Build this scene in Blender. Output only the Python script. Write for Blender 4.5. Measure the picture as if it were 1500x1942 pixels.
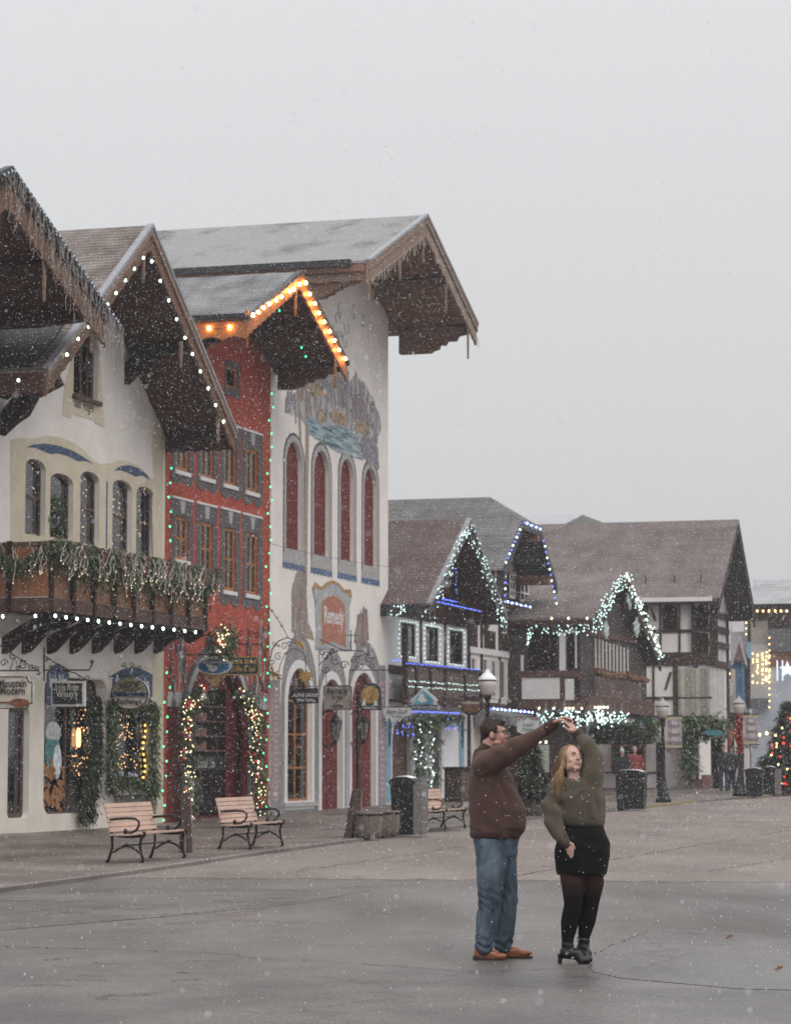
import bpy, bmesh, math, random
from math import sin, cos, pi, radians
from mathutils import Vector, Matrix, Quaternion
from mathutils.geometry import tessellate_polygon
for o in list(bpy.data.objects): bpy.data.objects.remove(o, do_unlink=True)
random.seed(7)
SC = bpy.context.scene; COL = SC.collection

# ---------------------------------------------------------------- camera
FPX = 5200.0; PT = math.atan((1440-971)/FPX); CH = 1.56; AZ = math.atan(1550/FPX)
cam = bpy.data.cameras.new('camera'); camo = bpy.data.objects.new('camera', cam); COL.objects.link(camo)
camo.location = (0, 0, CH); camo.rotation_euler = (pi/2+PT, 0, 0)
cam.sensor_fit = 'HORIZONTAL'; cam.sensor_width = 36; cam.lens = FPX/1500*36
cam.clip_start = .3; cam.clip_end = 2000
cam.dof.use_dof = True; cam.dof.focus_distance = 21.5; cam.dof.aperture_fstop = 8
SC.camera = camo

# ---------------------------------------------------------------- sky and sun
SUN_EL, SUN_AZ = radians(52), radians(150)
W = bpy.data.worlds.new("World"); SC.world = W; W.use_nodes = True
nt = W.node_tree; nt.nodes.clear()
def wn(t): return nt.nodes.new(t)
wo = wn('ShaderNodeOutputWorld'); bg = wn('ShaderNodeBackground'); bg.inputs['Strength'].default_value = .1
sky = wn('ShaderNodeTexSky'); sky.sky_type = 'NISHITA'; sky.sun_disc = False; sky.sun_elevation = SUN_EL
sky.sun_rotation = SUN_AZ; sky.dust_density = 6; sky.air_density = 1.5
geo = wn('ShaderNodeTexCoord'); sep = wn('ShaderNodeSeparateXYZ'); rmp = wn('ShaderNodeValToRGB')
nt.links.new(geo.outputs['Generated'], sep.inputs[0]); nt.links.new(sep.outputs['Z'], rmp.inputs[0])
el = rmp.color_ramp.elements
el[0].position = 0; el[0].color = (.59, .588, .605, 1)
el[1].position = 1; el[1].color = (1.7, 1.7, 1.72, 1)
for p, c in ((.05, (.62, .618, .635, 1)), (.12, (.69, .69, .706, 1)), (.22, (.745, .75, .765, 1)), (.30, (.80, .81, .822, 1)), (.5, (1.25, 1.25, 1.26, 1))):
    e = el.new(p); e.color = c
mul = wn('ShaderNodeMixRGB'); mul.blend_type = 'MULTIPLY'; mul.inputs[0].default_value = 1; mul.inputs[2].default_value = (10, 10, 10, 1)
clouds = wn('ShaderNodeTexNoise'); clouds.inputs['Scale'].default_value = 2.2; clouds.inputs['Detail'].default_value = 3
cr = wn('ShaderNodeMapRange'); cr.inputs['To Min'].default_value = .98; cr.inputs['To Max'].default_value = 1.02
cm = wn('ShaderNodeMixRGB'); cm.blend_type = 'MULTIPLY'; cm.inputs[0].default_value = 1
nt.links.new(geo.outputs['Generated'], clouds.inputs['Vector']); nt.links.new(clouds.outputs['Fac'], cr.inputs['Value'])
mix = wn('ShaderNodeMixRGB'); mix.inputs[0].default_value = .96
nt.links.new(rmp.outputs[0], cm.inputs[1]); nt.links.new(cr.outputs[0], cm.inputs[2]); nt.links.new(cm.outputs[0], mul.inputs[1])
nt.links.new(sky.outputs[0], mix.inputs[1]); nt.links.new(mul.outputs[0], mix.inputs[2])
nt.links.new(mix.outputs[0], bg.inputs[0]); nt.links.new(bg.outputs[0], wo.inputs[0])
sl = bpy.data.lights.new('sun', 'SUN'); sl.energy = 1.1; sl.angle = radians(40); sl.color = (1, .97, .93)
so = bpy.data.objects.new('sun', sl); COL.objects.link(so)
sd = Vector((sin(SUN_AZ)*cos(SUN_EL), cos(SUN_AZ)*cos(SUN_EL), sin(SUN_EL)))
so.rotation_euler = sd.to_track_quat('Z', 'Y').to_euler(); so.location = (0, 0, 60)
SC.view_settings.view_transform = 'Standard'; SC.view_settings.look = 'None'; SC.view_settings.exposure = 0; SC.view_settings.gamma = 1
SC.cycles.max_bounces = 6; SC.cycles.diffuse_bounces = 3; SC.cycles.glossy_bounces = 3; SC.cycles.transparent_max_bounces = 12
SC.cycles.transmission_bounces = 3; SC.cycles.use_denoising = True; SC.cycles.volume_bounces = 0
SC.cycles.sample_clamp_indirect = 4

# ---------------------------------------------------------------- street frame: s along the facades, out towards the road, z up
def ray(px, py):
    x = (px-750)/FPX; y = -(py-971)/FPX; c, s = cos(PT), sin(PT)
    return Vector((x, c-s*y, s+c*y))
r0 = ray(0, 1588); P0 = r0*(-CH/r0.z)+Vector((0, 0, CH))
D = Vector((sin(AZ), cos(AZ), 0)); N = Vector((cos(AZ), -sin(AZ), 0))
RZ = pi/2-AZ
def world(s, out, z): return Vector((P0.x, P0.y, 0))+D*s+N*out+Vector((0, 0, z))
def fp(px, py, out=0):                     # the point of the vertical plane at distance out from the facades seen along a line of sight
    r = ray(px, py); C = Vector((0, 0, CH)); p = C+r*((P0+N*out-C).dot(N)/r.dot(N))
    return ((p-P0).dot(D), p.z)
def sp(px, py, s):                         # the same for a plane square to the facades
    r = ray(px, py); C = Vector((0, 0, CH)); p = C+r*((P0+D*s-C).dot(D)/r.dot(D))
    return ((p-P0).dot(N), p.z)
def gh(y): return 0 if y < 60 else .008*(y-60) if y < 130 else .56+.004*(y-130)   # the street climbs gently far away
def gnd(px, py):
    r = ray(px, py); z = 0
    for k in range(60):
        t = (z-CH)/r.z; p = r*t; z = z*.5+gh(p.y)*.5
    return Vector((p.x, p.y, gh(p.y)))
def gso(px, py):
    p = gnd(px, py)-P0; return p.dot(D), p.dot(N)
def gz(s, out): return gh(world(s, out, 0).y)
def sx(x, out=0): return fp(x, 1300, out)[0]
def zy(x, y, out=0): return fp(x, y, out)[1]
def PP(pts, out=0): return [fp(x, y, out) for x, y in pts]
def SP(pts, s): return [sp(x, y, s) for x, y in pts]

# ---------------------------------------------------------------- materials
MT = {}
def lin(c): return tuple(((v/255)/12.92 if v/255 <= .04045 else ((v/255+.055)/1.055)**2.4) for v in c)
def mat(name, col, rough=.8, var=.15, scale=4, bump=.0, bscale=30, metal=0, col2=None, emis=0, sample=True, coord='Object', stretch=(1, 1, 1), detail=6, spec=.3, thresh=None, coat=0):
    if name in MT: return MT[name]
    m = bpy.data.materials.new(name); m.use_nodes = True; n = m.node_tree; b = n.nodes['Principled BSDF']
    b.inputs['Roughness'].default_value = rough; b.inputs['Metallic'].default_value = metal
    b.inputs['Specular IOR Level'].default_value = spec
    if emis:
        b.inputs['Base Color'].default_value = (*col, 1); b.inputs['Emission Color'].default_value = (*col, 1); b.inputs['Emission Strength'].default_value = emis
        if not sample: m.cycles.emission_sampling = 'NONE'
        MT[name] = m; return m
    tc = n.nodes.new('ShaderNodeTexCoord'); mp = n.nodes.new('ShaderNodeMapping'); mp.inputs['Scale'].default_value = stretch
    n.links.new(tc.outputs[coord], mp.inputs[0])
    nz = n.nodes.new('ShaderNodeTexNoise'); nz.inputs['Scale'].default_value = scale; nz.inputs['Detail'].default_value = detail; nz.inputs['Roughness'].default_value = .65
    n.links.new(mp.outputs[0], nz.inputs['Vector'])
    rp = n.nodes.new('ShaderNodeValToRGB')
    if col2 is None:
        a = tuple(max(0, v*(1-var*1.6)) for v in col); c = tuple(min(1, v*(1+var*1.6)) for v in col)
    else: a, c = col, col2
    rp.color_ramp.elements[0].color = (*a, 1); rp.color_ramp.elements[1].color = (*c, 1)
    lo, hi = thresh or (.25, .75)
    rp.color_ramp.elements[0].position = lo; rp.color_ramp.elements[1].position = hi
    n.links.new(nz.outputs['Fac'], rp.inputs[0]); n.links.new(rp.outputs[0], b.inputs['Base Color'])
    if bump:
        n2 = n.nodes.new('ShaderNodeTexNoise'); n2.inputs['Scale'].default_value = bscale; n2.inputs['Detail'].default_value = 4
        n.links.new(mp.outputs[0], n2.inputs['Vector'])
        bp = n.nodes.new('ShaderNodeBump'); bp.inputs['Strength'].default_value = bump; bp.inputs['Distance'].default_value = .02
        n.links.new(n2.outputs['Fac'], bp.inputs['Height']); n.links.new(bp.outputs[0], b.inputs['Normal'])
    MT[name] = m; return m
def shingle(name, c1, c2, snow, row=.16, wid=.32, snowc=(.62, .63, .65), lo=.4, hi=.75, sscale=1.2):
    # rows of shingles on a slope whose ridge runs square to the street, with snow lying in patches
    m = bpy.data.materials.new(name); m.use_nodes = True; n = m.node_tree; b = n.nodes['Principled BSDF']; b.inputs['Roughness'].default_value = .85
    tc = n.nodes.new('ShaderNodeTexCoord'); se = n.nodes.new('ShaderNodeSeparateXYZ'); cb = n.nodes.new('ShaderNodeCombineXYZ')
    n.links.new(tc.outputs['Object'], se.inputs[0]); n.links.new(se.outputs['Y'], cb.inputs[0]); n.links.new(se.outputs['Z'], cb.inputs[1])
    br = n.nodes.new('ShaderNodeTexBrick'); br.inputs['Scale'].default_value = 1; br.inputs['Brick Width'].default_value = wid; br.inputs['Row Height'].default_value = row
    br.inputs['Mortar Size'].default_value = .018; br.inputs['Color1'].default_value = (*c1, 1); br.inputs['Color2'].default_value = (*c2, 1)
    br.inputs['Mortar'].default_value = (*[v*.35 for v in c1], 1); br.inputs['Bias'].default_value = 0
    n.links.new(cb.outputs[0], br.inputs['Vector'])
    nz = n.nodes.new('ShaderNodeTexNoise'); nz.inputs['Scale'].default_value = sscale; nz.inputs['Detail'].default_value = 9; nz.inputs['Roughness'].default_value = .6
    mp = n.nodes.new('ShaderNodeMapping'); mp.inputs['Scale'].default_value = (.4, .9, 1.6); n.links.new(tc.outputs['Object'], mp.inputs[0]); n.links.new(mp.outputs[0], nz.inputs['Vector'])
    mr = n.nodes.new('ShaderNodeMapRange'); mr.inputs['From Min'].default_value = lo; mr.inputs['From Max'].default_value = hi; mr.inputs['To Max'].default_value = snow
    n.links.new(nz.outputs['Fac'], mr.inputs['Value'])
    fine = n.nodes.new('ShaderNodeTexNoise'); fine.inputs['Scale'].default_value = 28; n.links.new(tc.outputs['Object'], fine.inputs['Vector'])
    ad = n.nodes.new('ShaderNodeMath'); ad.operation = 'MULTIPLY'; fr = n.nodes.new('ShaderNodeMapRange'); fr.inputs['From Min'].default_value = .3; fr.inputs['From Max'].default_value = .6; fr.inputs['To Min'].default_value = .35
    n.links.new(fine.outputs['Fac'], fr.inputs['Value']); n.links.new(mr.outputs[0], ad.inputs[0]); n.links.new(fr.outputs[0], ad.inputs[1])
    mx = n.nodes.new('ShaderNodeMixRGB'); mx.inputs[2].default_value = (*snowc, 1); n.links.new(ad.outputs[0], mx.inputs[0]); n.links.new(br.outputs['Color'], mx.inputs[1])
    n.links.new(mx.outputs[0], b.inputs['Base Color'])
    bp = n.nodes.new('ShaderNodeBump'); bp.inputs['Strength'].default_value = .5; bp.inputs['Distance'].default_value = .02; n.links.new(br.outputs['Fac'], bp.inputs['Height']); bp.invert = True
    n.links.new(bp.outputs[0], b.inputs['Normal'])
    MT[name] = m; return m
def plank(name, c, wid=.14, axis='X', dark=.45, rough=.75, var=.25, grain=(1, 1, 1)):
    # boards side by side, the joints and the grain in the timber itself
    m = bpy.data.materials.new(name); m.use_nodes = True; n = m.node_tree; b = n.nodes['Principled BSDF']; b.inputs['Roughness'].default_value = rough
    tc = n.nodes.new('ShaderNodeTexCoord'); se = n.nodes.new('ShaderNodeSeparateXYZ'); n.links.new(tc.outputs['Object'], se.inputs[0])
    dv = n.nodes.new('ShaderNodeMath'); dv.operation = 'DIVIDE'; dv.inputs[1].default_value = wid; n.links.new(se.outputs[axis], dv.inputs[0])
    fr = n.nodes.new('ShaderNodeMath'); fr.operation = 'FRACT'; n.links.new(dv.outputs[0], fr.inputs[0])
    fl = n.nodes.new('ShaderNodeMath'); fl.operation = 'FLOOR'; n.links.new(dv.outputs[0], fl.inputs[0])
    wnz = n.nodes.new('ShaderNodeTexWhiteNoise'); wnz.noise_dimensions = '1D'; n.links.new(fl.outputs[0], wnz.inputs['W'])
    ga = n.nodes.new('ShaderNodeMath'); ga.operation = 'GREATER_THAN'; ga.inputs[1].default_value = .07; n.links.new(fr.outputs[0], ga.inputs[0])
    nz = n.nodes.new('ShaderNodeTexNoise'); nz.inputs['Scale'].default_value = 5; nz.inputs['Detail'].default_value = 8
    mp = n.nodes.new('ShaderNodeMapping'); mp.inputs['Scale'].default_value = grain; n.links.new(tc.outputs['Object'], mp.inputs[0]); n.links.new(mp.outputs[0], nz.inputs['Vector'])
    a1 = n.nodes.new('ShaderNodeMath'); a1.operation = 'MULTIPLY_ADD'; a1.inputs[1].default_value = var; a1.inputs[2].default_value = 1-var*.75; n.links.new(wnz.outputs['Value'], a1.inputs[0])
    a2 = n.nodes.new('ShaderNodeMath'); a2.operation = 'MULTIPLY_ADD'; a2.inputs[1].default_value = .9; a2.inputs[2].default_value = .55; n.links.new(nz.outputs['Fac'], a2.inputs[0])
    a3 = n.nodes.new('ShaderNodeMath'); a3.operation = 'MULTIPLY'; n.links.new(a1.outputs[0], a3.inputs[0]); n.links.new(a2.outputs[0], a3.inputs[1])
    mr = n.nodes.new('ShaderNodeMapRange'); mr.inputs['To Min'].default_value = dark; n.links.new(ga.outputs[0], mr.inputs['Value'])
    a4 = n.nodes.new('ShaderNodeMath'); a4.operation = 'MULTIPLY'; n.links.new(a3.outputs[0], a4.inputs[0]); n.links.new(mr.outputs[0], a4.inputs[1])
    mx = n.nodes.new('ShaderNodeMixRGB'); mx.blend_type = 'MULTIPLY'; mx.inputs[0].default_value = 1; mx.inputs[1].default_value = (*c, 1); n.links.new(a4.outputs[0], mx.inputs[2])
    n.links.new(mx.outputs[0], b.inputs['Base Color']); MT[name] = m; return m
def glassmat(name, tint=(.8, .85, .88), gloss=.5):
    m = bpy.data.materials.new(name); m.use_nodes = True; n = m.node_tree; n.nodes.clear()
    o = n.nodes.new('ShaderNodeOutputMaterial'); t = n.nodes.new('ShaderNodeBsdfTransparent'); g = n.nodes.new('ShaderNodeBsdfGlossy'); g.inputs['Roughness'].default_value = .04
    t.inputs[0].default_value = (*tint, 1); lw = n.nodes.new('ShaderNodeLayerWeight'); lw.inputs[0].default_value = gloss
    mx = n.nodes.new('ShaderNodeMixShader'); n.links.new(lw.outputs['Fresnel'], mx.inputs[0]); n.links.new(t.outputs[0], mx.inputs[1]); n.links.new(g.outputs[0], mx.inputs[2]); n.links.new(mx.outputs[0], o.inputs[0])
    MT[name] = m; return m

stucco = mat('warm_white_stucco', (.74, .695, .66), .9, .07, 1.1, .25, 45)
cream = mat('tan_cream_paint', (.58, .51, .395), .85, .08, 2, .2, 45)
creamlow = mat('pale_cream_paint', (.66, .61, .54), .85, .07, 2, .2, 45)
redwall = mat('red_stucco', (.345, .062, .038), .85, .16, 1.3, .3, 40)
maroon = mat('maroon_paint', (.125, .012, .010), .7, .12, 3)
greypaint = mat('painted_grey', (.095, .088, .09), .85, .25, 9, .1, 30)
greylight = mat('painted_pale_grey', (.36, .35, .355), .85, .12, 6)
whitepaint = mat('white_paint', (.66, .64, .64), .7, .06, 5)
bluepaint = mat('slate_blue_paint', (.055, .085, .15), .8, .15, 6)
darkwood = plank('dark_boards', (.075, .030, .019), .15, 'X', .35, grain=(6, .6, 6))
darkbeam = mat('dark_beam', (.020, .009, .0065), .75, .3, 6, .2, 20, stretch=(1, .3, 1))
brownwood = mat('brown_timber', (.15, .082, .052), .75, .28, 7, .25, 25, stretch=(1, .4, 3))
palewood = mat('weathered_timber', (.235, .16, .12), .8, .25, 7, .3, 25, stretch=(1, 1, 3))
orangewood = mat('honey_timber', (.30, .125, .04), .6, .2, 8, stretch=(1, 1, .4))
iron = mat('black_iron', (.007, .007, .008), .5, .2, 10, spec=.3)
flash = mat('grey_flashing', (.25, .255, .28), .5, .15, 3)
gutterm = mat('dark_gutter', (.03, .03, .034), .5, .2, 5)
timber = mat('brown_black_timber', (.042, .024, .019), .8, .25, 5, .2, 20)
glass = glassmat('window_glass')
darkroom = mat('dim_interior', (.028, .018, .014), .9, .5, 1.2)
curtain = mat('pale_curtain', (.50, .46, .44), .9, .12, 6, stretch=(8, 8, .4))
snowm = mat('snow', (.78, .79, .82), .9, .05, 6, .3, 30)

# ---------------------------------------------------------------- mesh builder
FR = {}
def frame_of(o):
    while o is not None:
        if o in FR: return FR[o]
        o = o.parent
    return None
def tag(o, label=None, cat=None, group=None, kind=None):
    if label: o['label'] = label
    if cat: o['category'] = cat
    if group: o['group'] = group
    if kind: o['kind'] = kind
    return o
def thing(name, label, cat, s=0, out=0, z=0, group=None):          # an Empty in the street frame
    o = bpy.data.objects.new(name, None); COL.objects.link(o)
    o.location = world(s, out, z); o.rotation_euler = (0, 0, RZ); FR[o] = (s, out, z); o.empty_display_size = .2
    return tag(o, label, cat, group)
def local(name, label, cat, loc, rz=0, group=None):                 # an Empty whose parts use their own coordinates
    o = bpy.data.objects.new(name, None); COL.objects.link(o)
    o.location = loc; o.rotation_euler = (0, 0, rz); o.empty_display_size = .2
    return tag(o, label, cat, group)
class MB:
    def __init__(self, mat=None): self.v = []; self.f = []; self.mi = []; self.mats = []; self.cur = mat; self.sm = []; self.smooth = False
    def add(self, vs, fs, mat=None):
        mat = mat or self.cur
        if mat not in self.mats: self.mats.append(mat)
        i = self.mats.index(mat); b = len(self.v); self.v += [tuple(p) for p in vs]
        for f in fs: self.f.append([b+k for k in f]); self.mi.append(i); self.sm.append(self.smooth)
        return self
    def box(self, x0, x1, y0, y1, z0, z1, mat=None):
        return self.add([(x, y, z) for z in (z0, z1) for y in (y0, y1) for x in (x0, x1)], [(0, 2, 3, 1), (4, 5, 7, 6), (0, 1, 5, 4), (2, 6, 7, 3), (0, 4, 6, 2), (1, 3, 7, 5)], mat)
    def prism(self, pts, vec, mat=None, holes=()):
        # pts: 3-D outline (flat), pushed along vec
        vec = Vector(vec); loops = [[Vector(p) for p in pts]]+[[Vector(p) for p in h] for h in holes]
        flat = [p for l in loops for p in l]; n = len(flat)
        tris = tessellate_polygon(loops)
        fs = [tuple(t) for t in tris]+[tuple(i+n for i in reversed(t)) for t in tris]
        b = 0
        for l in loops:
            k = len(l)
            for i in range(k): j = (i+1) % k; fs.append((b+i, b+j, b+j+n, b+i+n))
            b += k
        return self.add(flat+[p+vec for p in flat], fs, mat)
    def plate(self, pts, o0, o1, mat=None, holes=()):            # (s, z) outline parallel to the facades
        return self.prism([(s, o0, z) for s, z in pts], (0, o1-o0, 0), mat, [[(s, o0, z) for s, z in h] for h in holes])
    def cross(self, pts, s0, s1, mat=None, holes=()):            # (out, z) outline square to the facades
        return self.prism([(s0, o, z) for o, z in pts], (s1-s0, 0, 0), mat, [[(s0, o, z) for o, z in h] for h in holes])
    def tube(self, pts, r, n=6, mat=None, cap=True, closed=False):
        pts = [Vector(p) for p in pts]; m = len(pts); rs = r if isinstance(r, (list, tuple)) else [r]*m
        vs = []; up = Vector((0, 0, 1)); last = None
        for i, p in enumerate(pts):
            if closed: t = pts[(i+1) % m]-pts[i-1]
            else: t = pts[min(i+1, m-1)]-pts[max(i-1, 0)]
            if t.length < 1e-9: t = Vector((0, 0, 1))
            t.normalize()
            if last is None:
                a = t.cross(up)
                if a.length < .05: a = t.cross(Vector((1, 0, 0)))
            else: a = last-t*last.dot(t)
            if a.length < 1e-6: a = t.orthogonal()
            a.normalize(); last = a; b = t.cross(a)
            for k in range(n): vs.append(p+(a*cos(2*pi*k/n)+b*sin(2*pi*k/n))*rs[i])
        fs = []; mm = m if closed else m-1
        for i in range(mm):
            j = (i+1) % m
            for k in range(n): l = (k+1) % n; fs.append((i*n+k, i*n+l, j*n+l, j*n+k))
        if cap and not closed: fs += [tuple(reversed(range(n))), tuple((m-1)*n+k for k in range(n))]
        return self.add(vs, fs, mat)
    def lathe(self, prof, c=(0, 0, 0), n=16, mat=None, axis='Z', sq=None):
        vs = []; m = len(prof)
        for r, z in prof:
            for k in range(n):
                a = 2*pi*(k+.5)/n; x, y = r*cos(a), r*sin(a)
                if sq: q = sq/max(abs(cos(a)), abs(sin(a))); q = min(q, 1.18); x *= q; y *= q
                p = (x, y, z) if axis == 'Z' else (x, z, y) if axis == 'Y' else (z, x, y)
                vs.append((p[0]+c[0], p[1]+c[1], p[2]+c[2]))
        fs = [(i*n+k, i*n+(k+1) % n, (i+1)*n+(k+1) % n, (i+1)*n+k) for i in range(m-1) for k in range(n)]
        fs += [tuple(reversed(range(n))), tuple((m-1)*n+k for k in range(n))]
        return self.add(vs, fs, mat)
    def ell(self, c, r, n=12, m=8, mat=None, rot=None):
        if not isinstance(r, (tuple, list)): r = (r, r, r)
        vs = [Vector((0, 0, -r[2]))]
        for i in range(1, m):
            a = -pi/2+pi*i/m
            for k in range(n): vs.append(Vector((r[0]*cos(a)*cos(2*pi*k/n), r[1]*cos(a)*sin(2*pi*k/n), r[2]*sin(a))))
        vs.append(Vector((0, 0, r[2])))
        if rot is not None: vs = [rot @ v for v in vs]
        vs = [v+Vector(c) for v in vs]
        fs = [(0, 1+(k+1) % n, 1+k) for k in range(n)]
        for i in range(m-2):
            for k in range(n): fs.append((1+i*n+k, 1+i*n+(k+1) % n, 1+(i+1)*n+(k+1) % n, 1+(i+1)*n+k))
        t = len(vs)-1; b = 1+(m-2)*n; fs += [(b+k, b+(k+1) % n, t) for k in range(n)]
        return self.add(vs, fs, mat)
    def text(self, body, size, origin, ux, uz, depth=.01, mat=None, align='CENTER', squeeze=1, bold=0):
        cu = bpy.data.curves.new('t', 'FONT'); cu.body = body; cu.size = size; cu.align_x = align; cu.align_y = 'CENTER'; cu.resolution_u = 2; cu.offset = bold
        ob = bpy.data.objects.new('t', cu); me = ob.to_mesh()
        ux = Vector(ux); uz = Vector(uz); o = Vector(origin); nn = ux.cross(uz)
        vs = [o+ux*v.co.x*squeeze+uz*v.co.y for v in me.vertices]; fs = [tuple(p.vertices) for p in me.polygons]
        ob.to_mesh_clear(); bpy.data.objects.remove(ob); bpy.data.curves.remove(cu)
        if vs: self.add(vs, fs, mat)
        return self
    def build(self, name, parent=None, fix=True, label=None, org=None):
        fr = frame_of(parent) if parent is not None else org
        me = bpy.data.meshes.new(name)
        if fr: vs = [(p[0]-fr[0], -(p[1]-fr[1]), p[2]-fr[2]) for p in self.v]
        else: vs = self.v
        me.from_pydata(vs, [], self.f)
        for m in self.mats: me.materials.append(m)
        me.polygons.foreach_set('material_index', self.mi); me.polygons.foreach_set('use_smooth', self.sm)
        if fix and len(self.f) < 60000:
            bm = bmesh.new(); bm.from_mesh(me); bmesh.ops.recalc_face_normals(bm, faces=bm.faces); bm.to_mesh(me); bm.free()
        me.update(); o = bpy.data.objects.new(name, me); COL.objects.link(o); o.parent = parent
        if parent is None and org: o.location = world(*org); o.rotation_euler = (0, 0, RZ); FR[o] = org
        if label: o['label'] = label
        return o
def single(mb, name, label, cat, org=None, group=None, loc=None, kind=None):
    o = mb.build(name, None, org=org)
    if loc: o.location = loc
    return tag(o, label, cat, group, kind)
def copy_tree(o, parent=None):
    c = o.copy(); COL.objects.link(c); c.parent = parent
    if o in FR: FR[c] = FR[o]
    for ch in o.children: copy_tree(ch, c)
    return c
def arch(x0, x1, z0, zs, n=10, rise=None):                          # round-headed outline; zs = spring line
    c = (x0+x1)/2; r = (x1-x0)/2; rise = rise or r
    return [(x0, z0), (x1, z0)]+[(c+r*cos(a), zs+rise*sin(a)) for a in [pi*i/n for i in range(n+1)]]
def rect(x0, x1, z0, z1): return [(x0, z0), (x1, z0), (x1, z1), (x0, z1)]
def rrect(x0, x1, z0, z1, r=.15, n=4):
    P = []
    for cx, cz, a0 in ((x1-r, z0+r, -pi/2), (x1-r, z1-r, 0), (x0+r, z1-r, pi/2), (x0+r, z0+r, pi)):
        for i in range(n+1): a = a0+pi/2*i/n; P.append((cx+r*cos(a), cz+r*sin(a)))
    return P
def grow(P, d):
    cx = (min(p[0] for p in P)+max(p[0] for p in P))/2; cz = (min(p[1] for p in P)+max(p[1] for p in P))/2
    w = (max(p[0] for p in P)-min(p[0] for p in P))/2; h = (max(p[1] for p in P)-min(p[1] for p in P))/2
    return [(cx+(p[0]-cx)*(w+d)/w, cz+(p[1]-cz)*(h+d)/h) for p in P]
def ragged(P, amp, step=.15, seed=1):
    rr = random.Random(seed); Q = []
    for i, p in enumerate(P):
        q = P[(i+1) % len(P)]; L = math.hypot(q[0]-p[0], q[1]-p[1]); k = max(1, int(L/step))
        for j in range(k):
            t = j/k; Q.append((p[0]+(q[0]-p[0])*t+rr.uniform(-amp, amp), p[1]+(q[1]-p[1])*t+rr.uniform(-amp, amp)))
    return Q
# ================================================================ GROUND
def groundmat(name, c1, c2, rough, scale, bump, bscale, stain=(.5, .5), stretch=(1, 1, 1), spec=.4, speck=.5, wet=.0):
    m = bpy.data.materials.new(name); m.use_nodes = True; n = m.node_tree; b = n.nodes['Principled BSDF']; L = n.links.new
    b.inputs['Specular IOR Level'].default_value = spec
    tc = n.nodes.new('ShaderNodeTexCoord'); mp = n.nodes.new('ShaderNodeMapping'); mp.inputs['Scale'].default_value = (stretch[0], stretch[1]*.28, 1); mp.inputs['Rotation'].default_value = (0, 0, -.15); L(tc.outputs['Object'], mp.inputs[0])
    nz = n.nodes.new('ShaderNodeTexNoise'); nz.inputs['Scale'].default_value = scale; nz.inputs['Detail'].default_value = 9; nz.inputs['Roughness'].default_value = .62; L(mp.outputs[0], nz.inputs['Vector'])
    rp = n.nodes.new('ShaderNodeValToRGB'); rp.color_ramp.elements[0].color = (*c1, 1); rp.color_ramp.elements[1].color = (*c2, 1)
    rp.color_ramp.elements[0].position = .36; rp.color_ramp.elements[1].position = .64; L(nz.outputs['Fac'], rp.inputs[0])
    sk = n.nodes.new('ShaderNodeTexNoise'); sk.inputs['Scale'].default_value = 55; sk.inputs['Detail'].default_value = 3; L(tc.outputs['Object'], sk.inputs['Vector'])
    sr = n.nodes.new('ShaderNodeMapRange'); sr.inputs['From Min'].default_value = .35; sr.inputs['From Max'].default_value = .7; sr.inputs['To Min'].default_value = 1-speck; sr.inputs['To Max'].default_value = 1+speck; L(sk.outputs['Fac'], sr.inputs['Value'])
    mx = n.nodes.new('ShaderNodeMixRGB'); mx.blend_type = 'MULTIPLY'; mx.inputs[0].default_value = 1; L(rp.outputs[0], mx.inputs[1]); L(sr.outputs[0], mx.inputs[2])
    # fine cracks
    vo = n.nodes.new('ShaderNodeTexVoronoi'); vo.feature = 'DISTANCE_TO_EDGE'; vo.inputs['Scale'].default_value = .33; wv = n.nodes.new('ShaderNodeTexNoise'); wv.inputs['Scale'].default_value = 1.3; wv.inputs['Detail'].default_value = 5; L(tc.outputs['Object'], wv.inputs['Vector'])
    va = n.nodes.new('ShaderNodeVectorMath'); va.operation = 'MULTIPLY_ADD'; va.inputs[1].default_value = (1.6, 1.6, 0); L(wv.outputs['Color'], va.inputs[0]); L(tc.outputs['Object'], va.inputs[2]); L(va.outputs[0], vo.inputs['Vector'])
    cr = n.nodes.new('ShaderNodeMapRange'); cr.inputs['From Min'].default_value = .003; cr.inputs['From Max'].default_value = .012; cr.inputs['To Min'].default_value = .45; L(vo.outputs['Distance'], cr.inputs['Value'])
    m2 = n.nodes.new('ShaderNodeMixRGB'); m2.blend_type = 'MULTIPLY'; m2.inputs[0].default_value = .55; L(mx.outputs[0], m2.inputs[1]); L(cr.outputs[0], m2.inputs[2])
    L(m2.outputs[0], b.inputs['Base Color'])
    rr = n.nodes.new('ShaderNodeMapRange'); rr.inputs['From Min'].default_value = .38; rr.inputs['From Max'].default_value = .62; rr.inputs['To Min'].default_value = rough-wet; rr.inputs['To Max'].default_value = rough
    n3 = n.nodes.new('ShaderNodeTexNoise'); n3.inputs['Scale'].default_value = .35; n3.inputs['Detail'].default_value = 7; L(mp.outputs[0], n3.inputs['Vector']); L(n3.outputs['Fac'], rr.inputs['Value']); L(rr.outputs[0], b.inputs['Roughness'])
    bn = n.nodes.new('ShaderNodeTexNoise'); bn.inputs['Scale'].default_value = bscale; bn.inputs['Detail'].default_value = 6; L(tc.outputs['Object'], bn.inputs['Vector'])
    bp = n.nodes.new('ShaderNodeBump'); bp.inputs['Strength'].default_value = bump; bp.inputs['Distance'].default_value = .02; L(bn.outputs['Fac'], bp.inputs['Height']); L(bp.outputs[0], b.inputs['Normal'])
    MT[name] = m; return m
asphalt = groundmat('worn_asphalt', (.080, .071, .067), (.146, .131, .124), .72, .5, .5, 30, spec=.35, wet=.36, speck=.7)
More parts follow.
